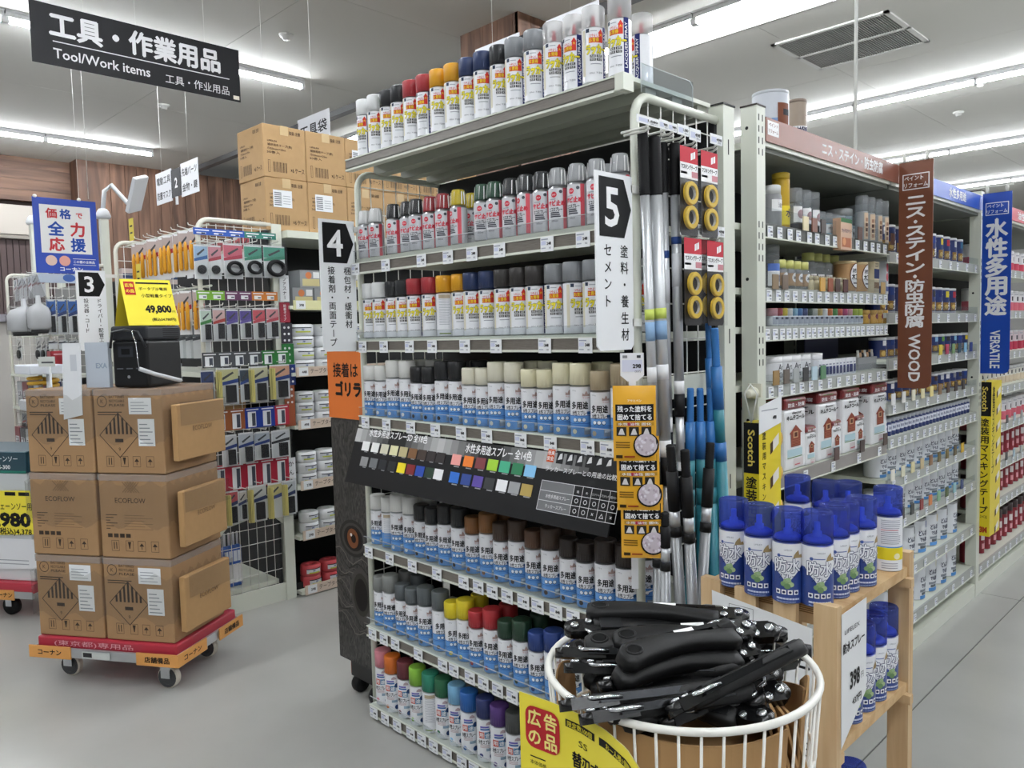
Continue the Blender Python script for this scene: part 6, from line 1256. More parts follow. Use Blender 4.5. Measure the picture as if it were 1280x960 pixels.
side_packs('second', [(249, 264, 384, 427, ('cfe0cf', '3f8a40', 'block'), 'green strap pack'), (265, 281, 383, 426, ('e0b8b4', 'b84038', 'block'), 'red strap pack'), (282, 297, 384, 426, ('5a4a96', '6a5aa8', 'block'), 'purple strap pack'), (299, 314, 384, 424, ('5a4a96', '6a5aa8', 'block'), 'second purple strap pack'), (315, 331, 383, 424, ('d85a64', 'c84854', 'block'), 'red and white strap pack'), (332, 348, 382, 423, ('d88a90', 'c84854', 'block'), 'pale red strap pack')])
strip(252, 362, 441, 455, ['4a4c50', '4a4c50', '4a4c50', '4a4c50', '2f7a38', '2f7a38'], 'grey and green header strip above the yellow-edged packs')
side_packs('third', [(250, 267, 460, 503, ('3a4a78', '26386a', 'block'), 'navy foam pack'), (269, 298, 457, 505, ('d8d4a0', '2a4a96', 'block', True, 'e0d68a'), 'yellow-edged foam pack'), (299, 311, 458, 502, ('3a4a58', '2a4a96', 'block'), 'narrow navy foam pack'), (310, 335, 455, 502, ('d8d4b0', '2a4a96', 'block', True, 'e0d68a'), 'second yellow-edged foam pack'), (336, 362, 453, 498, ('e0a88a', '2a4a96', 'block', True, 'e0d68a'), 'third yellow-edged foam pack')])
strip(266, 362, 514, 530, ['9a5a34', '9a5a34', '26409a', '26409a', 'b83044'], 'brown, blue and red header strip on the side grid')
side_packs('fourth', [(276, 296, 541, 582, ('d8d8da', '26408a', 'block'), 'white and blue pad pack'), (297, 317, 538, 578, ('c8ccd4', '26408a', 'block'), 'grey and blue pad pack'), (317, 337, 537, 573, ('b8c0cc', '26408a', 'block'), 'blue pad pack'), (338, 362, 535, 570, ('d4d6da', '2a2a2e', 'block'), 'wide black pad pack')])
strip(266, 362, 583, 602, ['b02c40']*5, 'red header strip above the lowest packs')
side_packs('fifth', [(269, 281, 614, 655, ('3a3a48', '2a2a3c', 'block'), 'dark felt pack'), (281, 297, 611, 655, ('c85a62', '26386a', 'block', True, 'e0d68a'), 'red felt pack'), (297, 308, 611, 650, ('e0d8d0', '3a4a7a', 'block'), 'beige felt pack'), (309, 333, 604, 650, ('d8d8d4', '26386a', 'block', True, 'e0d68a'), 'yellow-edged felt pack'), (334, 352, 601, 646, ('d8cc90', '3a4a8a', 'none', True, 'e0d68a'), 'yellow felt pack'), (352, 369, 598, 642, ('c8ccd0', '2a3a6a', 'block', True, 'e0d68a'), 'black felt pack')])
# coloured column of small signs on the post
g = yz(X4R+.02, 0, 0)
for x0, x1, y0, y1, c, t_, l in ((349, 362, 344, 377, 'dfe1e3', 'ファスナー', 'white vertical label on the post of the side grid'), (349, 363, 378, 403, '9c2f40', '粘着タイプ', 'dark red vertical label on the post'), (351, 366, 404, 429, '3c3a42', '', 'charcoal vertical label with dots on the post'), (352, 368, 430, 455, '2a7038', '', 'green vertical label with dots on the post'), (356, 370, 456, 481, '22367a', '', 'navy vertical label with dots on the post'), (355, 370, 482, 532, '9a5638', '', 'brown vertical label with dots on the post'), (358, 372, 573, 640, 'e6e8ea', 'かんたん貼り', 'white vertical label with black lettering low on the post')):
    a, e = onX(x0, y0, X4R+.02), onX(x1, y1, X4R+.02); b = MB(); b.prism(g, [(a.y, e.z), (e.y, e.z), (e.y, a.z), (a.y, a.z)], .003, col(c)); o = tag(b.build('post_label'), l, 'label'); b = MB()
    if t_: b.vtxt(g, t_, (a.y+e.y)/2, a.z-.01, min(.034, (a.z-e.z-.02)/len(t_)), WHITE if c == '9c2f40' else BLACK, .01, (a.z-e.z-.02)/len(t_)/min(.034, (a.z-e.z-.02)/len(t_)))
    else:
        for i in range(3):
            for j in range(2): b.circ(g, a.y+.02+j*.026, a.z-.025-i*.036, .007, WHITE, .001, 8)
    b.build('marks', o)
# caulk tubes behind the grid
for i, px in enumerate((283, 288.5, 294, 299)):
    q = onX(px, 730, X4R-.09); bottle('3a62b0', 'd8dade', .02, .3, .07, [('rect', -.02, .02, .02, .12, WHITE), ('rect', -.01, .14, .012, .2, ink('dfe6f2'))], 'sealant_tube', 'tube', .3).put((X4R-.09, q.y, .13), f'blue and white sealant tube behind the low grid, {ORD[i]} from the front', PI/2, 'sealant tubes behind the grid')
# upper front hooks of the second display: amber handled packs
AMB = pack(.068, .25, 'b8a8a4', 'a8323c', 'stick', False)
for r_, (py, n) in enumerate(((302, 9), (362, 9))):
    for i in range(n):
        x = -5.0+i*.105+random.uniform(-.012, .012); q = onX(200, 300, -4.6)
        z = 2.10 if r_ == 0 else 1.78
        AMB.put((x, 1.765-.02*(i % 2), z), f'amber-handled tool pack, {ORD[i]} from the left in the {("upper", "lower")[r_]} front row', random.uniform(.5, .8), 'amber-handled packs on the front hooks')
for i in range(7): pack2 = PK.setdefault('foil', pack(.1, .2, '6a6e72', '4a4e52', 'none')); pack2.put((-4.85+i*.11, 1.79, 1.60), f'silvery foil pack below the amber packs, {ORD[i]} from the left', random.uniform(.4, .8), 'foil packs on the front hooks')
for i in range(8): pack3 = PK.setdefault('redp', pack(.09, .2, 'a8323c', 'd8c8b8', 'none', False)); pack3.put((-4.95+i*.11, 2.06, 2.09), f'red-topped pack on the rear hooks, {ORD[i]} from the left', 0, 'red-topped packs at the back of the display')
for i in range(9): PK['cart'] = PK.get('cart') or carton(.11, .2, .22, CARD, [('rect', -.05, .0, .05, .06, ink('3a3a3c'))], 'small_carton'); PK['cart'].put((-5.1+i*.118, 1.88, 1.02), f'small brown carton on the low shelf of the second display, {ORD[i]} from the left', 0, 'small cartons on the second display')
b = MB(); b.box(X4L+.02, X4R-.02, 1.76, 2.12, 1.0, 1.02, STEEL); g4p(b, 'shelf')
b = MB(); gy = xz(1.70, 0, 0)
for px, py in ((164, 288), (173, 345)):
    q = onY(px, py, 1.70); b = MB(); b.prism(gy, [(q.x-.035, q.z-.06), (q.x+.035, q.z-.06), (q.x+.035, q.z+.07), (q.x-.035, q.z+.07)], .002, M('pop_yellow2', 'd8c440', .5)); b.rect(gy, q.x-.02, q.z+.02, q.x+.02, q.z+.03, BLACK); b.rect(gy, q.x-.02, q.z-.02, q.x+.02, q.z-.01, BLACK); tag(b.build('small_card'), f'small yellow card {"above" if py < 300 else "below"} the upper amber packs', 'price card')
# ---------------------------------------------------------------- shelving behind the post: tape rolls, and boxes on top
XT = -4.02
tu = thing('tape_shelving', 'pale shelving stacked with white tape rolls behind the second display', 'shelving', (XT-.2, 2.9, 0))
def tup(b_, n, par=None): o = b_.build(n, par or tu); o.location = -tu.location if par is None else (0, 0, 0); return o
b = MB(); b.box(XT-.45, XT-.43, 2.23, 4.0, 0, 2.08, CHAR); tup(b, 'back_panel'); b = MB(); b.box(XT-.45, XT+.02, 2.22, 4.0, 2.06, 2.10, STEEL); tup(b, 'top_board'); b = MB(); b.box(XT-.45, XT-.06, 2.23, 4.0, 0, .07, ink('26282a')); tup(b, 'kick_board')
ROLLW, ROLLR = col('e6e8ea'), col('c04a50')
def roll_kind(mat, r, h):
    b = MB(); b.lathe([(r*.9, 0), (r, .006), (r, h-.006), (r*.9, h), (.02, h), (.018, h-.01)], mat, 18); p, g = MB(), wrap(r); p.rect(g, -r*.75, h*.3, r*.75, h*.72, ink('d0d4d8')); p.rect(g, -r*.75, h*.66, r*.75, h*.74, ink('2a2c34'), .0008); p.rect(g, -r*.5, h*.3, r*.6, h*.42, ink('b8c04a'), .0008); p.txt(g, 'PP', 0, h*.53, h*.22, ink('3a4a8a'), .03)
    return Kind('tape_roll', 'tape roll', b, [('printed_label', p)], 'tape rolls behind the second display')
RK, RKR, RKB = roll_kind(ROLLW, .058, .062), roll_kind(ROLLR, .06, .065), roll_kind(ROLLW, .085, .068)
zt = [onX(400, y, XT).z for y in (380, 462, 527, 602, 664, 732)]
for k, z in enumerate(zt):
    b = MB(); b.box(XT-.43, XT-.002, 2.23, 3.6, z-.03, z-.01, STEEL); s = tup(b, 'shelf'); b = MB(); g = yz(XT, 0, 0); b.box(XT-.003, XT+.004, 2.25, 3.6, z-.035, z+.02, M('peach_strip', 'd9c6b4', .5) if k else M('pale_yellow_strip', 'dedca8', .5)); tup(b, 'label_strip', s)
    b = MB(); g = yz(XT+.004, 0, 0); b.rect(g, 2.265, z-.03, 2.325, z+.018, PAPER, .0008); b.txt(g, ('398', '448', '498', '278', '298', '298')[k], 2.30, z-.008, .02, BLACK, .03, l=.0012)
    if k: 
        for i in range(4): b.txt(g, 'テープタイプ', 2.42+i*.22, z-.004, .032, ink('4a3c3a'), 0, w=.16)
    tup(b, 'lettering', s)
def rolls(k, K, n, cols_, r, h, nm_):
    for c_ in range(cols_):
        for i in range(n): K.put((XT-r-.012, 2.33+c_*r*2.12, zt[k]-.008+i*h), f'{nm_}, {ORD[i]} from below in stack {ORD[c_]} of shelf {ORD[k]}', PI/2+random.uniform(-.3, .3))
rolls(1, RKB, 4, 3, .085, .0685, 'big white tape roll'); rolls(2, RK, 3, 4, .058, .0625, 'white tape roll'); rolls(3, RK, 3, 4, .058, .0625, 'white tape roll'); rolls(4, RK, 2, 4, .058, .0625, 'small white tape roll'); rolls(5, RKR, 2, 4, .06, .0655, 'red tape roll')
CT = carton(.13, .13, .1, clear('storage_clear', 'e4e8ea', .35, .3), [('rect', -.05, .01, .06, .05, ink('c8bc8a')), ('circ', -.01, .07, .02, ink('c8784a')), ('rect', .02, .055, .06, .09, ink('e0e0e0'))], 'storage_tub', 'tub')
for i in range(6): CT.put((XT-.075, 2.32+(i % 3)*.14+(.05 if i > 2 else 0), zt[0]-.008+(.1015 if i > 2 else 0)), f'clear storage tub, {ORD[i % 3]} in the {"upper" if i > 2 else "lower"} layer behind the sign reading 4', PI/2, 'clear storage tubs')
CB_ = M('carton_tan', 'b8966a', .8, var=.06, scale=25, bump=.06); INK2 = ink('4a3c30')
def tan_box(lab):
    w, d, h = .262, .30, .29; b = MB(); b.cbox(-w/2, w/2, -d/2, d/2, 0, h, CB_, .004, 1); parts = []
    for gi, (g, ww) in enumerate(((xz(-d/2-.0006, 0, 0), w), (flat((-w/2-.0006, 0, 0), (0, -1, 0), (0, 0, 1)), d))):
        p = MB(); k = ww/.262
        p.txt(g, 'LIFELEX', -.075*k, .2, .012, INK2, .02, w=.06)
        for i, t_ in enumerate(('補修用布テープ(茶)', '巾50mm×25m', '30巻入')): p.txt(g, t_, -.03*k-.02*i*k, .178-.02*i, .016, INK2, .012, w=(.15, .11, .08)[i])
        p.txt(g, '×6 ケース', .075*k, .052, .034, INK2, .01, w=.085); p.rect(g, -.105*k, .028, -.092*k, .095, INK2); p.rect(g, -.103*k, .03, -.094*k, .093, CB_, .0008)
        for i in range(14): p.rect(g, (-.075+i*.0062)*k, .032, (-.075+i*.0062+(.002, .0035, .0015)[i % 3])*k, .088, INK2)
        p.txt(g, '取扱 注意', .065*k, .258, .022, INK2, .01, w=.07); parts.append(('printed_marks', p))
    t = MB(); t.box(-.025, .025, -d/2-.001, d/2+.001, h-.05, h+.0012, M('tan_tape', 'cbb083', .4)); parts.append(('tape', t))
    if lab: s_ = MB(); g = xz(-d/2-.001, 0, 0); s_.rect(g, -.085, .13, .03, .225, PAPER, .001); [s_.rect(g, -.078, .14+.011*i, -.035, .146+.011*i, ink('7a7e84'), .0014) for i in range(7)]; [s_.rect(g, -.025, .15+.014*i, .02, .153+.014*i, ink('a0a4aa'), .0014) for i in range(4)]; parts.append(('paper_label', s_))
    return Kind('tan_carton', 'box', b, parts, 'tan cartons on top of the tape shelving')
TK = [tan_box(0), tan_box(1)]
for lv in range(2):
    for i in range(6):
        TK[1 if (lv == 0 and i in (0, 1)) or (lv == 1 and i == 2) else 0].put((-4.2, 2.255+i*.265+random.uniform(-.003, .003), 2.101+lv*.291), f'{("lower", "upper")[lv]} tan carton, {ORD[i]} from the front on the tape shelving', PI/2+random.uniform(-.01, .01))
b = MB(); b.box(-5.2, -4.47, 2.2, 4.0, 0, 2.05, CHAR); tag(b.build('shelving_core'), 'dark inner core behind the white tape rolls', 'shelving')

# ================================================================ HANGING SIGNS
def banner():
    g = yz(-5.5, 0, 0); y0, y1, z0, z1 = 1.39, 2.725, 3.222, 3.592; b = MB(); b.prism(g, [(y0, z0), (y1, z0), (y1, z1), (y0, z1)], .004, ink('1b1b1e', .5)); t = tag(b.build('hanging_banner'), 'long black ceiling banner with white Japanese lettering', 'banner')
    b = MB(); gw = M('banner_white', 'd6d6d8', .5); b.txt(g, '工具・作業用品', (y0+y1)/2-.02, 3.475, .165, gw, .035, w=1.08); b.build('title', t); b = MB(); b.rect(g, y0+.12, 3.368, y1-.08, 3.374, gw); b.txt(g, 'Tool/Work items', y0+.41, 3.30, .085, gw, .012, w=.58); b.txt(g, '工具・作业用品', y1-.31, 3.285, .066, gw, .006, w=.45); b.rect(g, y1-.055, 3.235, y1-.01, 3.262, ink('e0d8c8'), .0012); b.build('subtitle', t)
    for y in (y0+.3, y0+.62, y1-.25): b = MB(); b.tube([(-5.502, y, z1-.01), (-5.502, y, CZ)], .0016, WIRE, 4); b.build('cord', t)
banner()
def cross_sign(Y, px0, px1, py0, py1, pyb, num, la, lb, label, zc=None):
    a, c = onY(px0, py0, Y), onY(px1, py1, Y); x0, x1 = a.x, c.x; z1 = (a.z+c.z)/2; z0 = onY(px0, pyb, Y).z if zc is None else z1-zc; w = x1-x0; g = xz(Y, 0, 0)
    t = thing('cross_aisle_sign', label, 'sign', (x0, Y, z0), 0, 'three-panel signs hung from the ceiling')
    def P(b_, n): o = b_.build(n, t); o.location = -Vector((x0, Y, z0)); return o
    b = MB(); b.prism(g, [(x0, z0), (x0+w*.39, z0), (x0+w*.39, z1), (x0, z1)], .005, M('sign_panel_white', 'dfe1e6', .5)); P(b, 'white_panel'); b = MB(); b.prism(g, [(x1-w*.39, z0), (x1, z0), (x1, z1), (x1-w*.39, z1)], .005, MATS['sign_panel_white']); P(b, 'white_panel')
    b = MB(); b.prism(g, [(x0+w*.38, z0+.02), (x1-w*.38, z0+.02), (x1-w*.38, z1-.02), (x0+w*.38, z1-.02)], .006, ink('2c2c30')); P(b, 'black_panel')
    b = MB(); h = (z1-z0); b.txt(g, num, (x0+x1)/2, (z0+z1)/2, h*.42, WHITE, .03, l=.002)
    for s_, L2 in ((0, la), (1, lb)):
        for i, t_ in enumerate(L2): b.txt(g, t_, x0+w*(.195 if not s_ else .805), z0+h*(.72-.46*i), h*.26, ink('2a2a2e'), .02, w=w*.33)
    P(b, 'lettering')
    for x in (x0+w*.16, x1-w*.2): b = MB(); b.tube([(x, Y, z1), (x, Y, CZ)], .0016, WIRE, 4); P(b, 'cord')
    b = MB(); b.box((x0+x1)/2-.02, (x0+x1)/2+.02, Y-.006, Y+.004, z0-.05, z0+.02, PAPER); P(b, 'tag')
cross_sign(2.9, 194, 247, 215, 200, 258, '2', ['電動工具', '防塵マスク'], ['先端パーツ', '金物・鍵'], 'three-panel ceiling sign numbered 2 in front of the wood wall')
cross_sign(2.9, 318, 411, 172, 136, 0, '3', ['工具', '工具箱'], ['工具袋', '作業具'], 'three-panel ceiling sign half hidden behind the tan cartons', .34)
cross_sign(2.9, 594, 748, 62, 0, 0, '5', ['接着剤', '塗料'], ['塗料', '養生材'], 'three-panel ceiling sign behind the cans on the top shelf', .36)
flag(-5.285, Yat(97, -5.285, 1.7), Yat(134, -5.285, 1.7), 1.45, 1.945, '3', 'ドライバー・配管工具', '投光器・コード', 'white aisle sign with black arrow reading 3 left of the power station', .105, 1.735)

# ================================================================ FAR LEFT DISPLAY
X3 = -6.86
g3 = thing('lamp_display', 'pale end display with work lamps at the far left', 'shelving', (-7.5, 1.95, 0))
def g3p(b_, n): o = b_.build(n, g3); o.location = -g3.location; return o
grid_side(X3, parent_fn=g3p, z1=2.12); grid_side(-8.12, parent_fn=g3p, z1=2.12)
b = MB(); b.box(-8.1, X3, 2.12, 2.135, .05, 2.0, M('peg_back', '8a8a88', .7)); g3p(b, 'back_panel')
for z_ in (2.085, 1.825, 1.565, .905): b = MB(); b.tube([(-8.1, 1.825, z_), (X3, 1.825, z_)], .006, STEEL, 6); g3p(b, 'hook_bar')
for z in (.12, .55, .95, 1.24): b = MB(); b.box(-8.1, X3-.02, 1.72, 2.12, z-.02, z, STEEL); g3p(b, 'shelf')
b = MB(); b.box(X3-.04, X3+.01, 2.15, 2.21, 2.1, 2.5, STEEL); g3p(b, 'post_extension'); b = MB(); b.box(-7.95, -7.88, 1.9, 1.96, 2.1, 2.55, STEEL); g3p(b, 'post_extension')
# blue poster
g = yz(X3+.03, 0, 0); ya, yb = Yat(45, X3+.03, 2.1), Yat(124, X3+.03, 2.1); z1, z0 = onX(80, 249, X3+.03).z, onX(85, 342, X3+.03).z
b = MB(); b.prism(g, [(ya, z0), (yb, z0), (yb, z1), (ya, z1)], .003, M('poster_blue', '2549b0', .4)); t = tag(b.build('blue_poster'), 'blue-framed poster with red and blue lettering at the far left', 'poster'); w, h = yb-ya, z1-z0
b = MB(); b.rect(g, ya+w*.1, z0+h*.27, yb-w*.1, z1-h*.09, ink('ecebe9')); b.build('white_field', t)
RDi, BLi = ink('c83a40'), ink('2850a8'); b = MB()
for ch_, u_, v_, s_, c_ in (('価', .28, .80, .14, RDi), ('格', .5, .80, .14, BLi), ('で', .72, .79, .09, RDi), ('全', .34, .60, .2, BLi), ('力', .68, .60, .2, RDi), ('応', .34, .39, .19, RDi), ('援', .68, .39, .19, BLi)): b.txt(g, ch_, ya+w*u_, z0+h*v_, h*s_, c_, .035, l=.0014)
b.build('lettering', t)
b = MB(); b.circ(g, ya+w*.24, z0+h*.17, w*.09, ink('e8c8b8'), .001); b.circ(g, ya+w*.45, z0+h*.17, w*.09, ink('e8a898'), .001); b.rect(g, ya+w*.58, z0+h*.2, ya+w*.95, z0+h*.206, WHITE, .001); b.rect(g, ya+w*.58, z0+h*.12, ya+w*.95, z0+h*.126, WHITE, .001); b.txt(g, 'この棚の全商品', ya+w*.76, z0+h*.163, h*.04, WHITE, .02, w=w*.34, l=.0014); b.txt(g, 'コーナン', ya+w*.55, z0+h*.06, h*.065, WHITE, .04, w=w*.36, l=.0014); b.build('footer', t)
b = MB(); b.prism(g, [(ya+.01, z0-.075), (yb-.02, z0-.075), (yb-.02, z0-.004), (ya+.01, z0-.004)], .002, M('pale_strip', 'b8c4d4', .5)); b.circ(g, (ya+yb)/2, z0-.035, .045, ink('4a6ab0'), .001, 14, .03); tag(b.build('picture_strip'), 'pale picture strip under the blue poster', 'sign')
for y in (ya+.02, yb-.12): b = MB(); b.lathe([(.008, 0), (.014, .006), (.014, .016), (.008, .022)], WIRE, 10, (X3+.03, y, z1-.005)); b.build('clip', t)
for y in (yb-.12, yb-.05): b = MB(); b.tube([(X3+.03, y, z1+.02), (X3+.03, y+.0, CZ)], .0016, WIRE, 4); b.build('cord', t)
def g3x(px, py, X=X3+.05): return onX(px, py, X)
def hungX(px0, px1, py0, py1, top, low, item, label, X=X3+.05, film_=True):
    a, c = g3x((px0+px1)/2, py0, X), g3x(px1, py1, X); w = Yat(px1, X, a.z)-Yat(px0, X, a.z); pack(w*.95, a.z-c.z, top, low, item, film_).put((X, a.y, a.z), label, PI/2, 'packs on the lamp display side')
for i in range(3): hungX(57+i*13.5, 69+i*13.5, 372, 418, '2f66b4', '26407e', 'block', f'blue tool pack under the blue poster, {ORD[i]} from the near edge')
for i in range(3): hungX(60+i*13, 72+i*13, 424, 436, '2a2a30', 'c8ccd4', 'none', f'small black pack below the blue tool packs, {ORD[i]} from the near edge')
a, c = g3x(63, 439), g3x(97, 461); b = MB(); b.cbox(X3-.05, X3+.05, a.y, c.y, c.z, a.z, col('9a2a34'), .004, 1); gg = yz(X3+.05, 0, 0); b.circ(gg, a.y+(c.y-a.y)*.72, (a.z+c.z)/2, .05, BLACK, .001); b.rect(gg, a.y+.02, a.z-.03, a.y+.12, a.z-.02, ink('d8a8ac'), .001); b.txt(gg, '★★★', a.y+(c.y-a.y)*.4, c.z+.03, .03, ink('e8c8c8'), 0, l=.0012); tag(b.build('red_box'), 'red tool box pack below the blue tool packs', 'box')
for i in range(5): hungX(60+i*8.5, 68+i*8.5, 474, 505, ('d8d8dc', '2a3a6a', 'b8bcc4', '3a3a40', 'c8a0a4')[i], '4a4c54', 'none', f'small mixed pack low on the lamp display, {ORD[i]} from the near edge')
# goods on the front of the lamp display
LM = M('lamp_white', 'd6d8da', .3)
def lamp(x, y, z, r, label):
    t = thing('work_lamp', label, 'lamp', (x, y, z)); b = MB(); b.lathe([(r*.75, 0), (r, .02), (r, .13), (r*.8, .17), (.02, .2), (.015, .26)], LM, 16); b.build('shade', t); b = MB(); b.lathe([(r*1.05, -.02), (r*1.1, .14), (r*.5, .3), (.005, .42)], clear('bag_film', 'f6f6f6', .14, .2), 14); b.build('clear_bag', t); b = MB(); b.lathe([(r*.7, -.03), (r*.72, .0), (r*.2, .002)], ink('2a2a2c'), 14); b.build('reflector', t)
q = onY(32, 415, 1.62); lamp(q.x, 1.62, q.z, .12, 'white bagged work lamp hanging at the far left'); q = onY(50, 412, 1.66); lamp(q.x, 1.66, q.z, .08, 'smaller bagged work lamp beside the large one')
def arm_lamp(x, y, z, s, label):
    t = thing('arm_lamp', label, 'lamp', (x, y, z)); b = MB(); b.lathe([(.05, 0), (.06, .02), (.045, .06), (.03, .08)], LM, 12); b.build('base', t)
    b = MB(); b.tube([(0, 0, .06), (0, .02, .30*s), (.05, .06, .36*s), (.22*s, .18*s, .16*s), (.26*s, .22*s, .2*s)], .018, LM, 8); b.build('arm', t); b = MB(Matrix.Translation((.3*s, .26*s, .26*s)) @ Matrix.Rotation(.7, 4, 'Y') @ Matrix.Rotation(.5, 4, 'Z')); b.cbox(-.02, .02, -.07, .07, -.17, .15, LM, .008, 2); b.build('head', t)
arm_lamp(X3-.02, 2.18, 2.5, .75, 'white arm lamp mounted above the blue poster'); arm_lamp(-7.92, 1.93, 2.55, .3, 'small white arm lamp at the far left')
for r_ in range(4):
    for i in range(7):
        K = PK.setdefault(('fl', r_), pack(.12, .2, ('c8ccd0', 'b8b4b0', 'd8d4d0', '9aa0a8')[r_], ('8a4a4c', '4a5a7a', '5a5a60', 'b84a4a')[r_], ('none', 'block', 'disc', 'block')[r_]))
        x_ = -8.0+i*.155
        if r_ in (1, 2) and i in (1, 2, 3): continue
        K.put((x_, 1.78, (2.08, 1.82, 1.56, .9)[r_]), f'hanging pack on the lamp display front, row {ORD[r_]} column {ORD[i]}', random.uniform(-.1, .1), 'packs on the lamp display front')
for i in range(6): bx_ = PK.setdefault(('bx3', i % 3), carton(.16, .2, .22, col(('7a2a34', '3a3c44', 'a8acb0')[i % 3]), [('rect', -.06, .08, .06, .14, ink('d0d0d4')), ('txt', '工具', 0, .11, .05, BLACK, .02)], 'tool_box_pack')); bx_.put((-8.0+i*.18, 1.82, .55+.0), f'boxed tool on the lamp display shelf, {ORD[i]} from the left', 0, 'boxed tools at the far left')
for i in range(6): PK[('bx3', (i+1) % 3)].put((-8.0+i*.18, 1.82, .12), f'boxed tool on the lowest lamp display shelf, {ORD[i]} from the left', 0, 'boxed tools at the far left')
for i in range(6): PK[('bx3', (i+2) % 3)].put((-8.0+i*.18, 1.86, .95), f'boxed tool on the middle lamp display shelf, {ORD[i]} from the left', 0, 'boxed tools at the far left')
# aisle shelving between the lamp display and the second display (seen in the gap)
u5 = thing('far_shelving', 'shelving of small white packs behind the arm lamp', 'shelving', (X3-.1, 3.0, 0))
b = MB(); b.box(-.3, .1, -.75, 2.0, 0, 2.0, CHAR); b.build('back_panel', u5)
for z in (.3, .7, 1.1, 1.5, 1.9): b = MB(); b.box(-.3, .16, -.75, 2.0, z-.02, z, STEEL); b.build('shelf', u5)
for r_ in range(5):
    for i in range(9): K = PK.setdefault(('wp', (i+r_) % 3), carton(.1, .06, .2, col(('d8dade', 'c8b8b4', 'b0b4ba')[(i+r_) % 3]), [('rect', -.04, .12, .04, .16, ink(('b83a44', '3a4a6a', '8a6a4a')[(i+r_) % 3])), ('rect', -.03, .03, .03, .08, ink('5a5c62'))], 'white_pack')); K.put((X3+.03, 2.32+i*.125, (.3, .7, 1.1, 1.5, 1.9)[r_]), f'small pale pack on the far shelving, shelf {ORD[r_]} from below, {ORD[i]} along', PI/2, 'pale packs on the far shelving')
b = MB(); b.box(-10.4, -9.0, 4.0, 4.4, 0, 2.2, M('white_cabinet', 'd4d6d6', .5)); g = xz(4.0, 0, 0)
tag(b.build('white_cabinet'), 'white panelled cabinet far behind the arm lamp', 'cabinet')
# chain-saw boxes on a second dolly at the far left edge
q = onZ(20, 775, 0); ds = thing('dolly', 'red dolly at the left edge of the picture under the chain-saw boxes', 'dolly', (q.x, q.y, 0), TA)
b = MB(); b.cbox(-.62, .13, .0, .45, .15, .205, REDP, .008); b.build('deck', ds); b = MB(); b.prism(flat((0, -.004, 0), (1, 0, 0), (0, 0, 1)), [(-.2, .11), (.0, .11), (.0, .165), (-.2, .165)], .006, ORG); b.txt(flat((0, -.004, 0), (1, 0, 0), (0, 0, 1)), 'コーナン', -.07, .138, .03, BLACK, .03, w=.12); b.build('corner_guard', ds); b = MB(); b.box(-.6, .12, 0, .012, .12, .16, MATS['dolly_alu']); b.build('frame', ds)
for x in (-.1, -.5): b = MB(); b.lathe([(.0, -.016), (.05, -.014), (.05, .014), (.0, .016)], RUBBER, 16, (x, .08, .05), True, 'y'); b.build('wheel', ds); b = MB(); b.box(x-.02, x+.02, .055, .062, .05, .15, CHROME); b.build('fork', ds)
def dbox(x0, x1, z0, z1, mat, label, prints=()):
    b = MB(); b.cbox(x0, x1, .04, .4, z0, z1, mat, .004, 1); o = tag(b.build('chain_saw_box', None, (q.x, q.y, 0), TA), label, 'box', 'chain-saw boxes at the left edge'); p = MB(); g = flat((0, .039, 0), (1, 0, 0), (0, 0, 1))
    for k, *a in prints: getattr(p, k)(g, *a)
    if prints: p.build('printed_label', o)
dbox(-.6, .1, .206, .50, col('d6d8da'), 'lowest white chain-saw box on the far left dolly'); dbox(-.6, .09, .502, .80, col('c4c8ca'), 'grey chain-saw box behind the yellow price card'); dbox(-.6, .09, .802, .92, col('23424e'), 'dark teal chain-saw box on top of the far left dolly', [('txt', 'チェーンソー', -.06, .88, .035, WHITE, .01, .2), ('txt', 'HS-300', -.06, .835, .03, WHITE, .02, .1), ('rect', -.6, .802, .09, .815, ink('2f7a6a'))])
g = flat((q.x, q.y, 0), (math.cos(TA), math.sin(TA), 0), (0, 0, 1)); ga = flat(TT.translation*0+Vector((q.x, q.y, 0))+Vector((math.sin(TA), -math.cos(TA), 0))*-.03, (math.cos(TA), math.sin(TA), 0), (0, 0, 1))
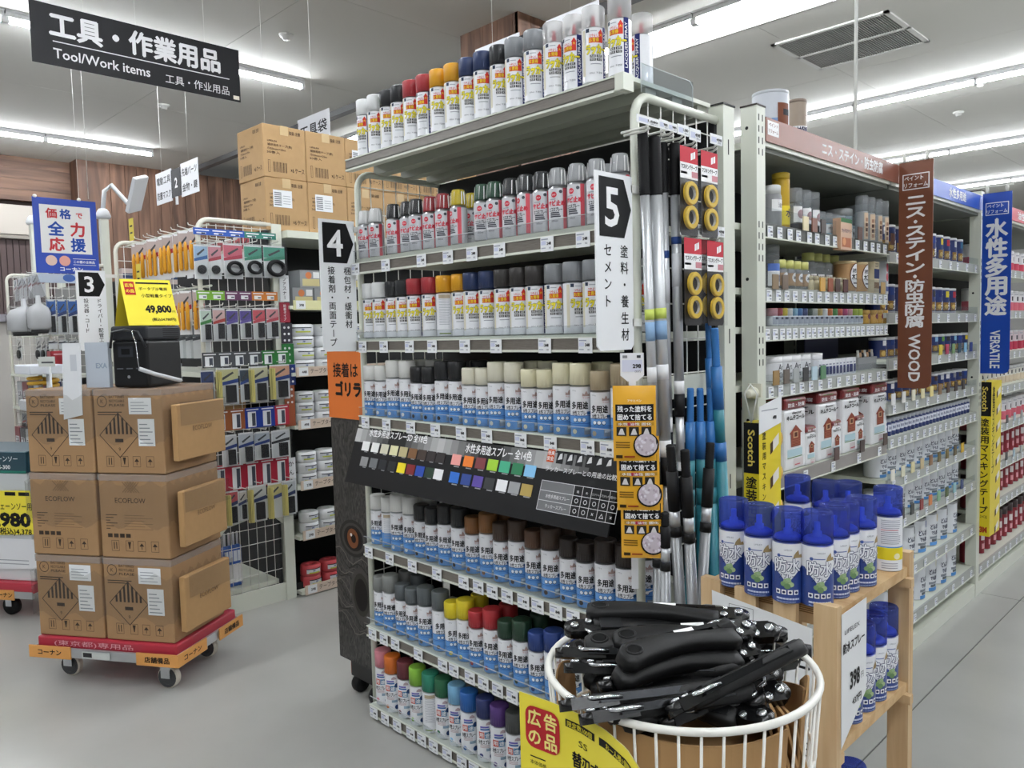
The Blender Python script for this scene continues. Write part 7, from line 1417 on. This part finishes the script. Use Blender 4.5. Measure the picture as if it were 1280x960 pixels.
b = MB(); b.prism(ga, [(-.35, .45), (.125, .47), (.115, .71), (-.35, .70)], .002, M('pop_yellow', 'f0df3e', .45)); o = tag(b.build('price_card'), 'yellow price card ending in 3,980 at the left edge', 'price card'); b = MB(); b.txt(ga, '13,980', -.06, .54, .10, BLACK, .05, w=.34); b.txt(ga, '(税込)4,378', .0, .48, .04, BLACK, .03, w=.22); b.txt(ga, 'チェーンソー用', .0, .62, .045, BLACK, .01, w=.24); b.rect(ga, -.05, .68, .02, .7, BLACK); b.rect(ga, .04, .68, .11, .7, BLACK); b.build('printed_text', o)
b = MB(); b.prism(ga, [(-.35, .26), (.13, .28), (.12, .44), (-.35, .44)], .002, M('sheet_white', 'e2e3e6', .45)); [b.rect(ga, -.3, .30+.02*i, .08, .305+.02*i, ink('a0a4aa'), .001) for i in range(2)]; tag(b.build('white_card'), 'white card beneath the yellow card at the left edge', 'price card')
# small white counter with rope coils left of the cartons
b = MB(); q1 = onY(40, 462, 1.35); b.cbox(q1.x-.22, q1.x+.14, 1.3, 1.5, q1.z-.03, q1.z+.03, M('counter_white', 'e0e4ec', .4), .006, 1); o = tag(b.build('counter_shelf'), 'white bracket shelf left of the stacked cartons', 'shelf'); b = MB(); b.tube([(q1.x-.1, 1.42, 0), (q1.x-.1, 1.42, q1.z-.02)], .012, LM, 8); b.build('leg', o); b = MB(); b.tube([(q1.x+.08, 1.42, 0), (q1.x+.08, 1.42, q1.z-.02)], .012, LM, 8); b.build('leg', o)
b = MB(); b.cbox(q1.x-.2, q1.x+.12, 1.31, 1.5, q1.z-.27, q1.z-.2, M('counter_white', 'e0e4ec', .4), .006, 1); b.build('lower_shelf', o)
for i in range(2):
    b = MB(); b.tube([(q1.x-.04+.11*math.cos(a*PI/8), 1.42+.08*math.sin(a*PI/8), q1.z-.19+.075*i+.002*a) for a in range(32)], .013, M('yellow_rope', 'c89a2a', .7), 6); tag(b.build('rope_coil'), f'{("lower", "upper")[i]} yellow rope coil under the white bracket shelf', 'rope', 'rope coils')
q2 = onY(61, 452, 1.33); b = MB(); g = flat((q2.x, 1.33, q2.z), (.8, .6, 0), (0, 0, 1)); b.prism(g, [(-.07, -.03), (.04, -.03), (.04, .03), (-.07, .03)], .003, M('card_grey', 'c8cac4', .5)); b.rect(g, -.05, -.01, .03, .0, ink('4a4c50')); o = tag(b.build('price_stand'), 'small price card on a stem left of the cartons', 'price card'); b = MB(); b.tube([(q2.x, 1.335, q2.z-.03), (q2.x, 1.335, 0)], .006, LM, 6); b.build('stem', o)
bpy.data.objects.remove(_to)
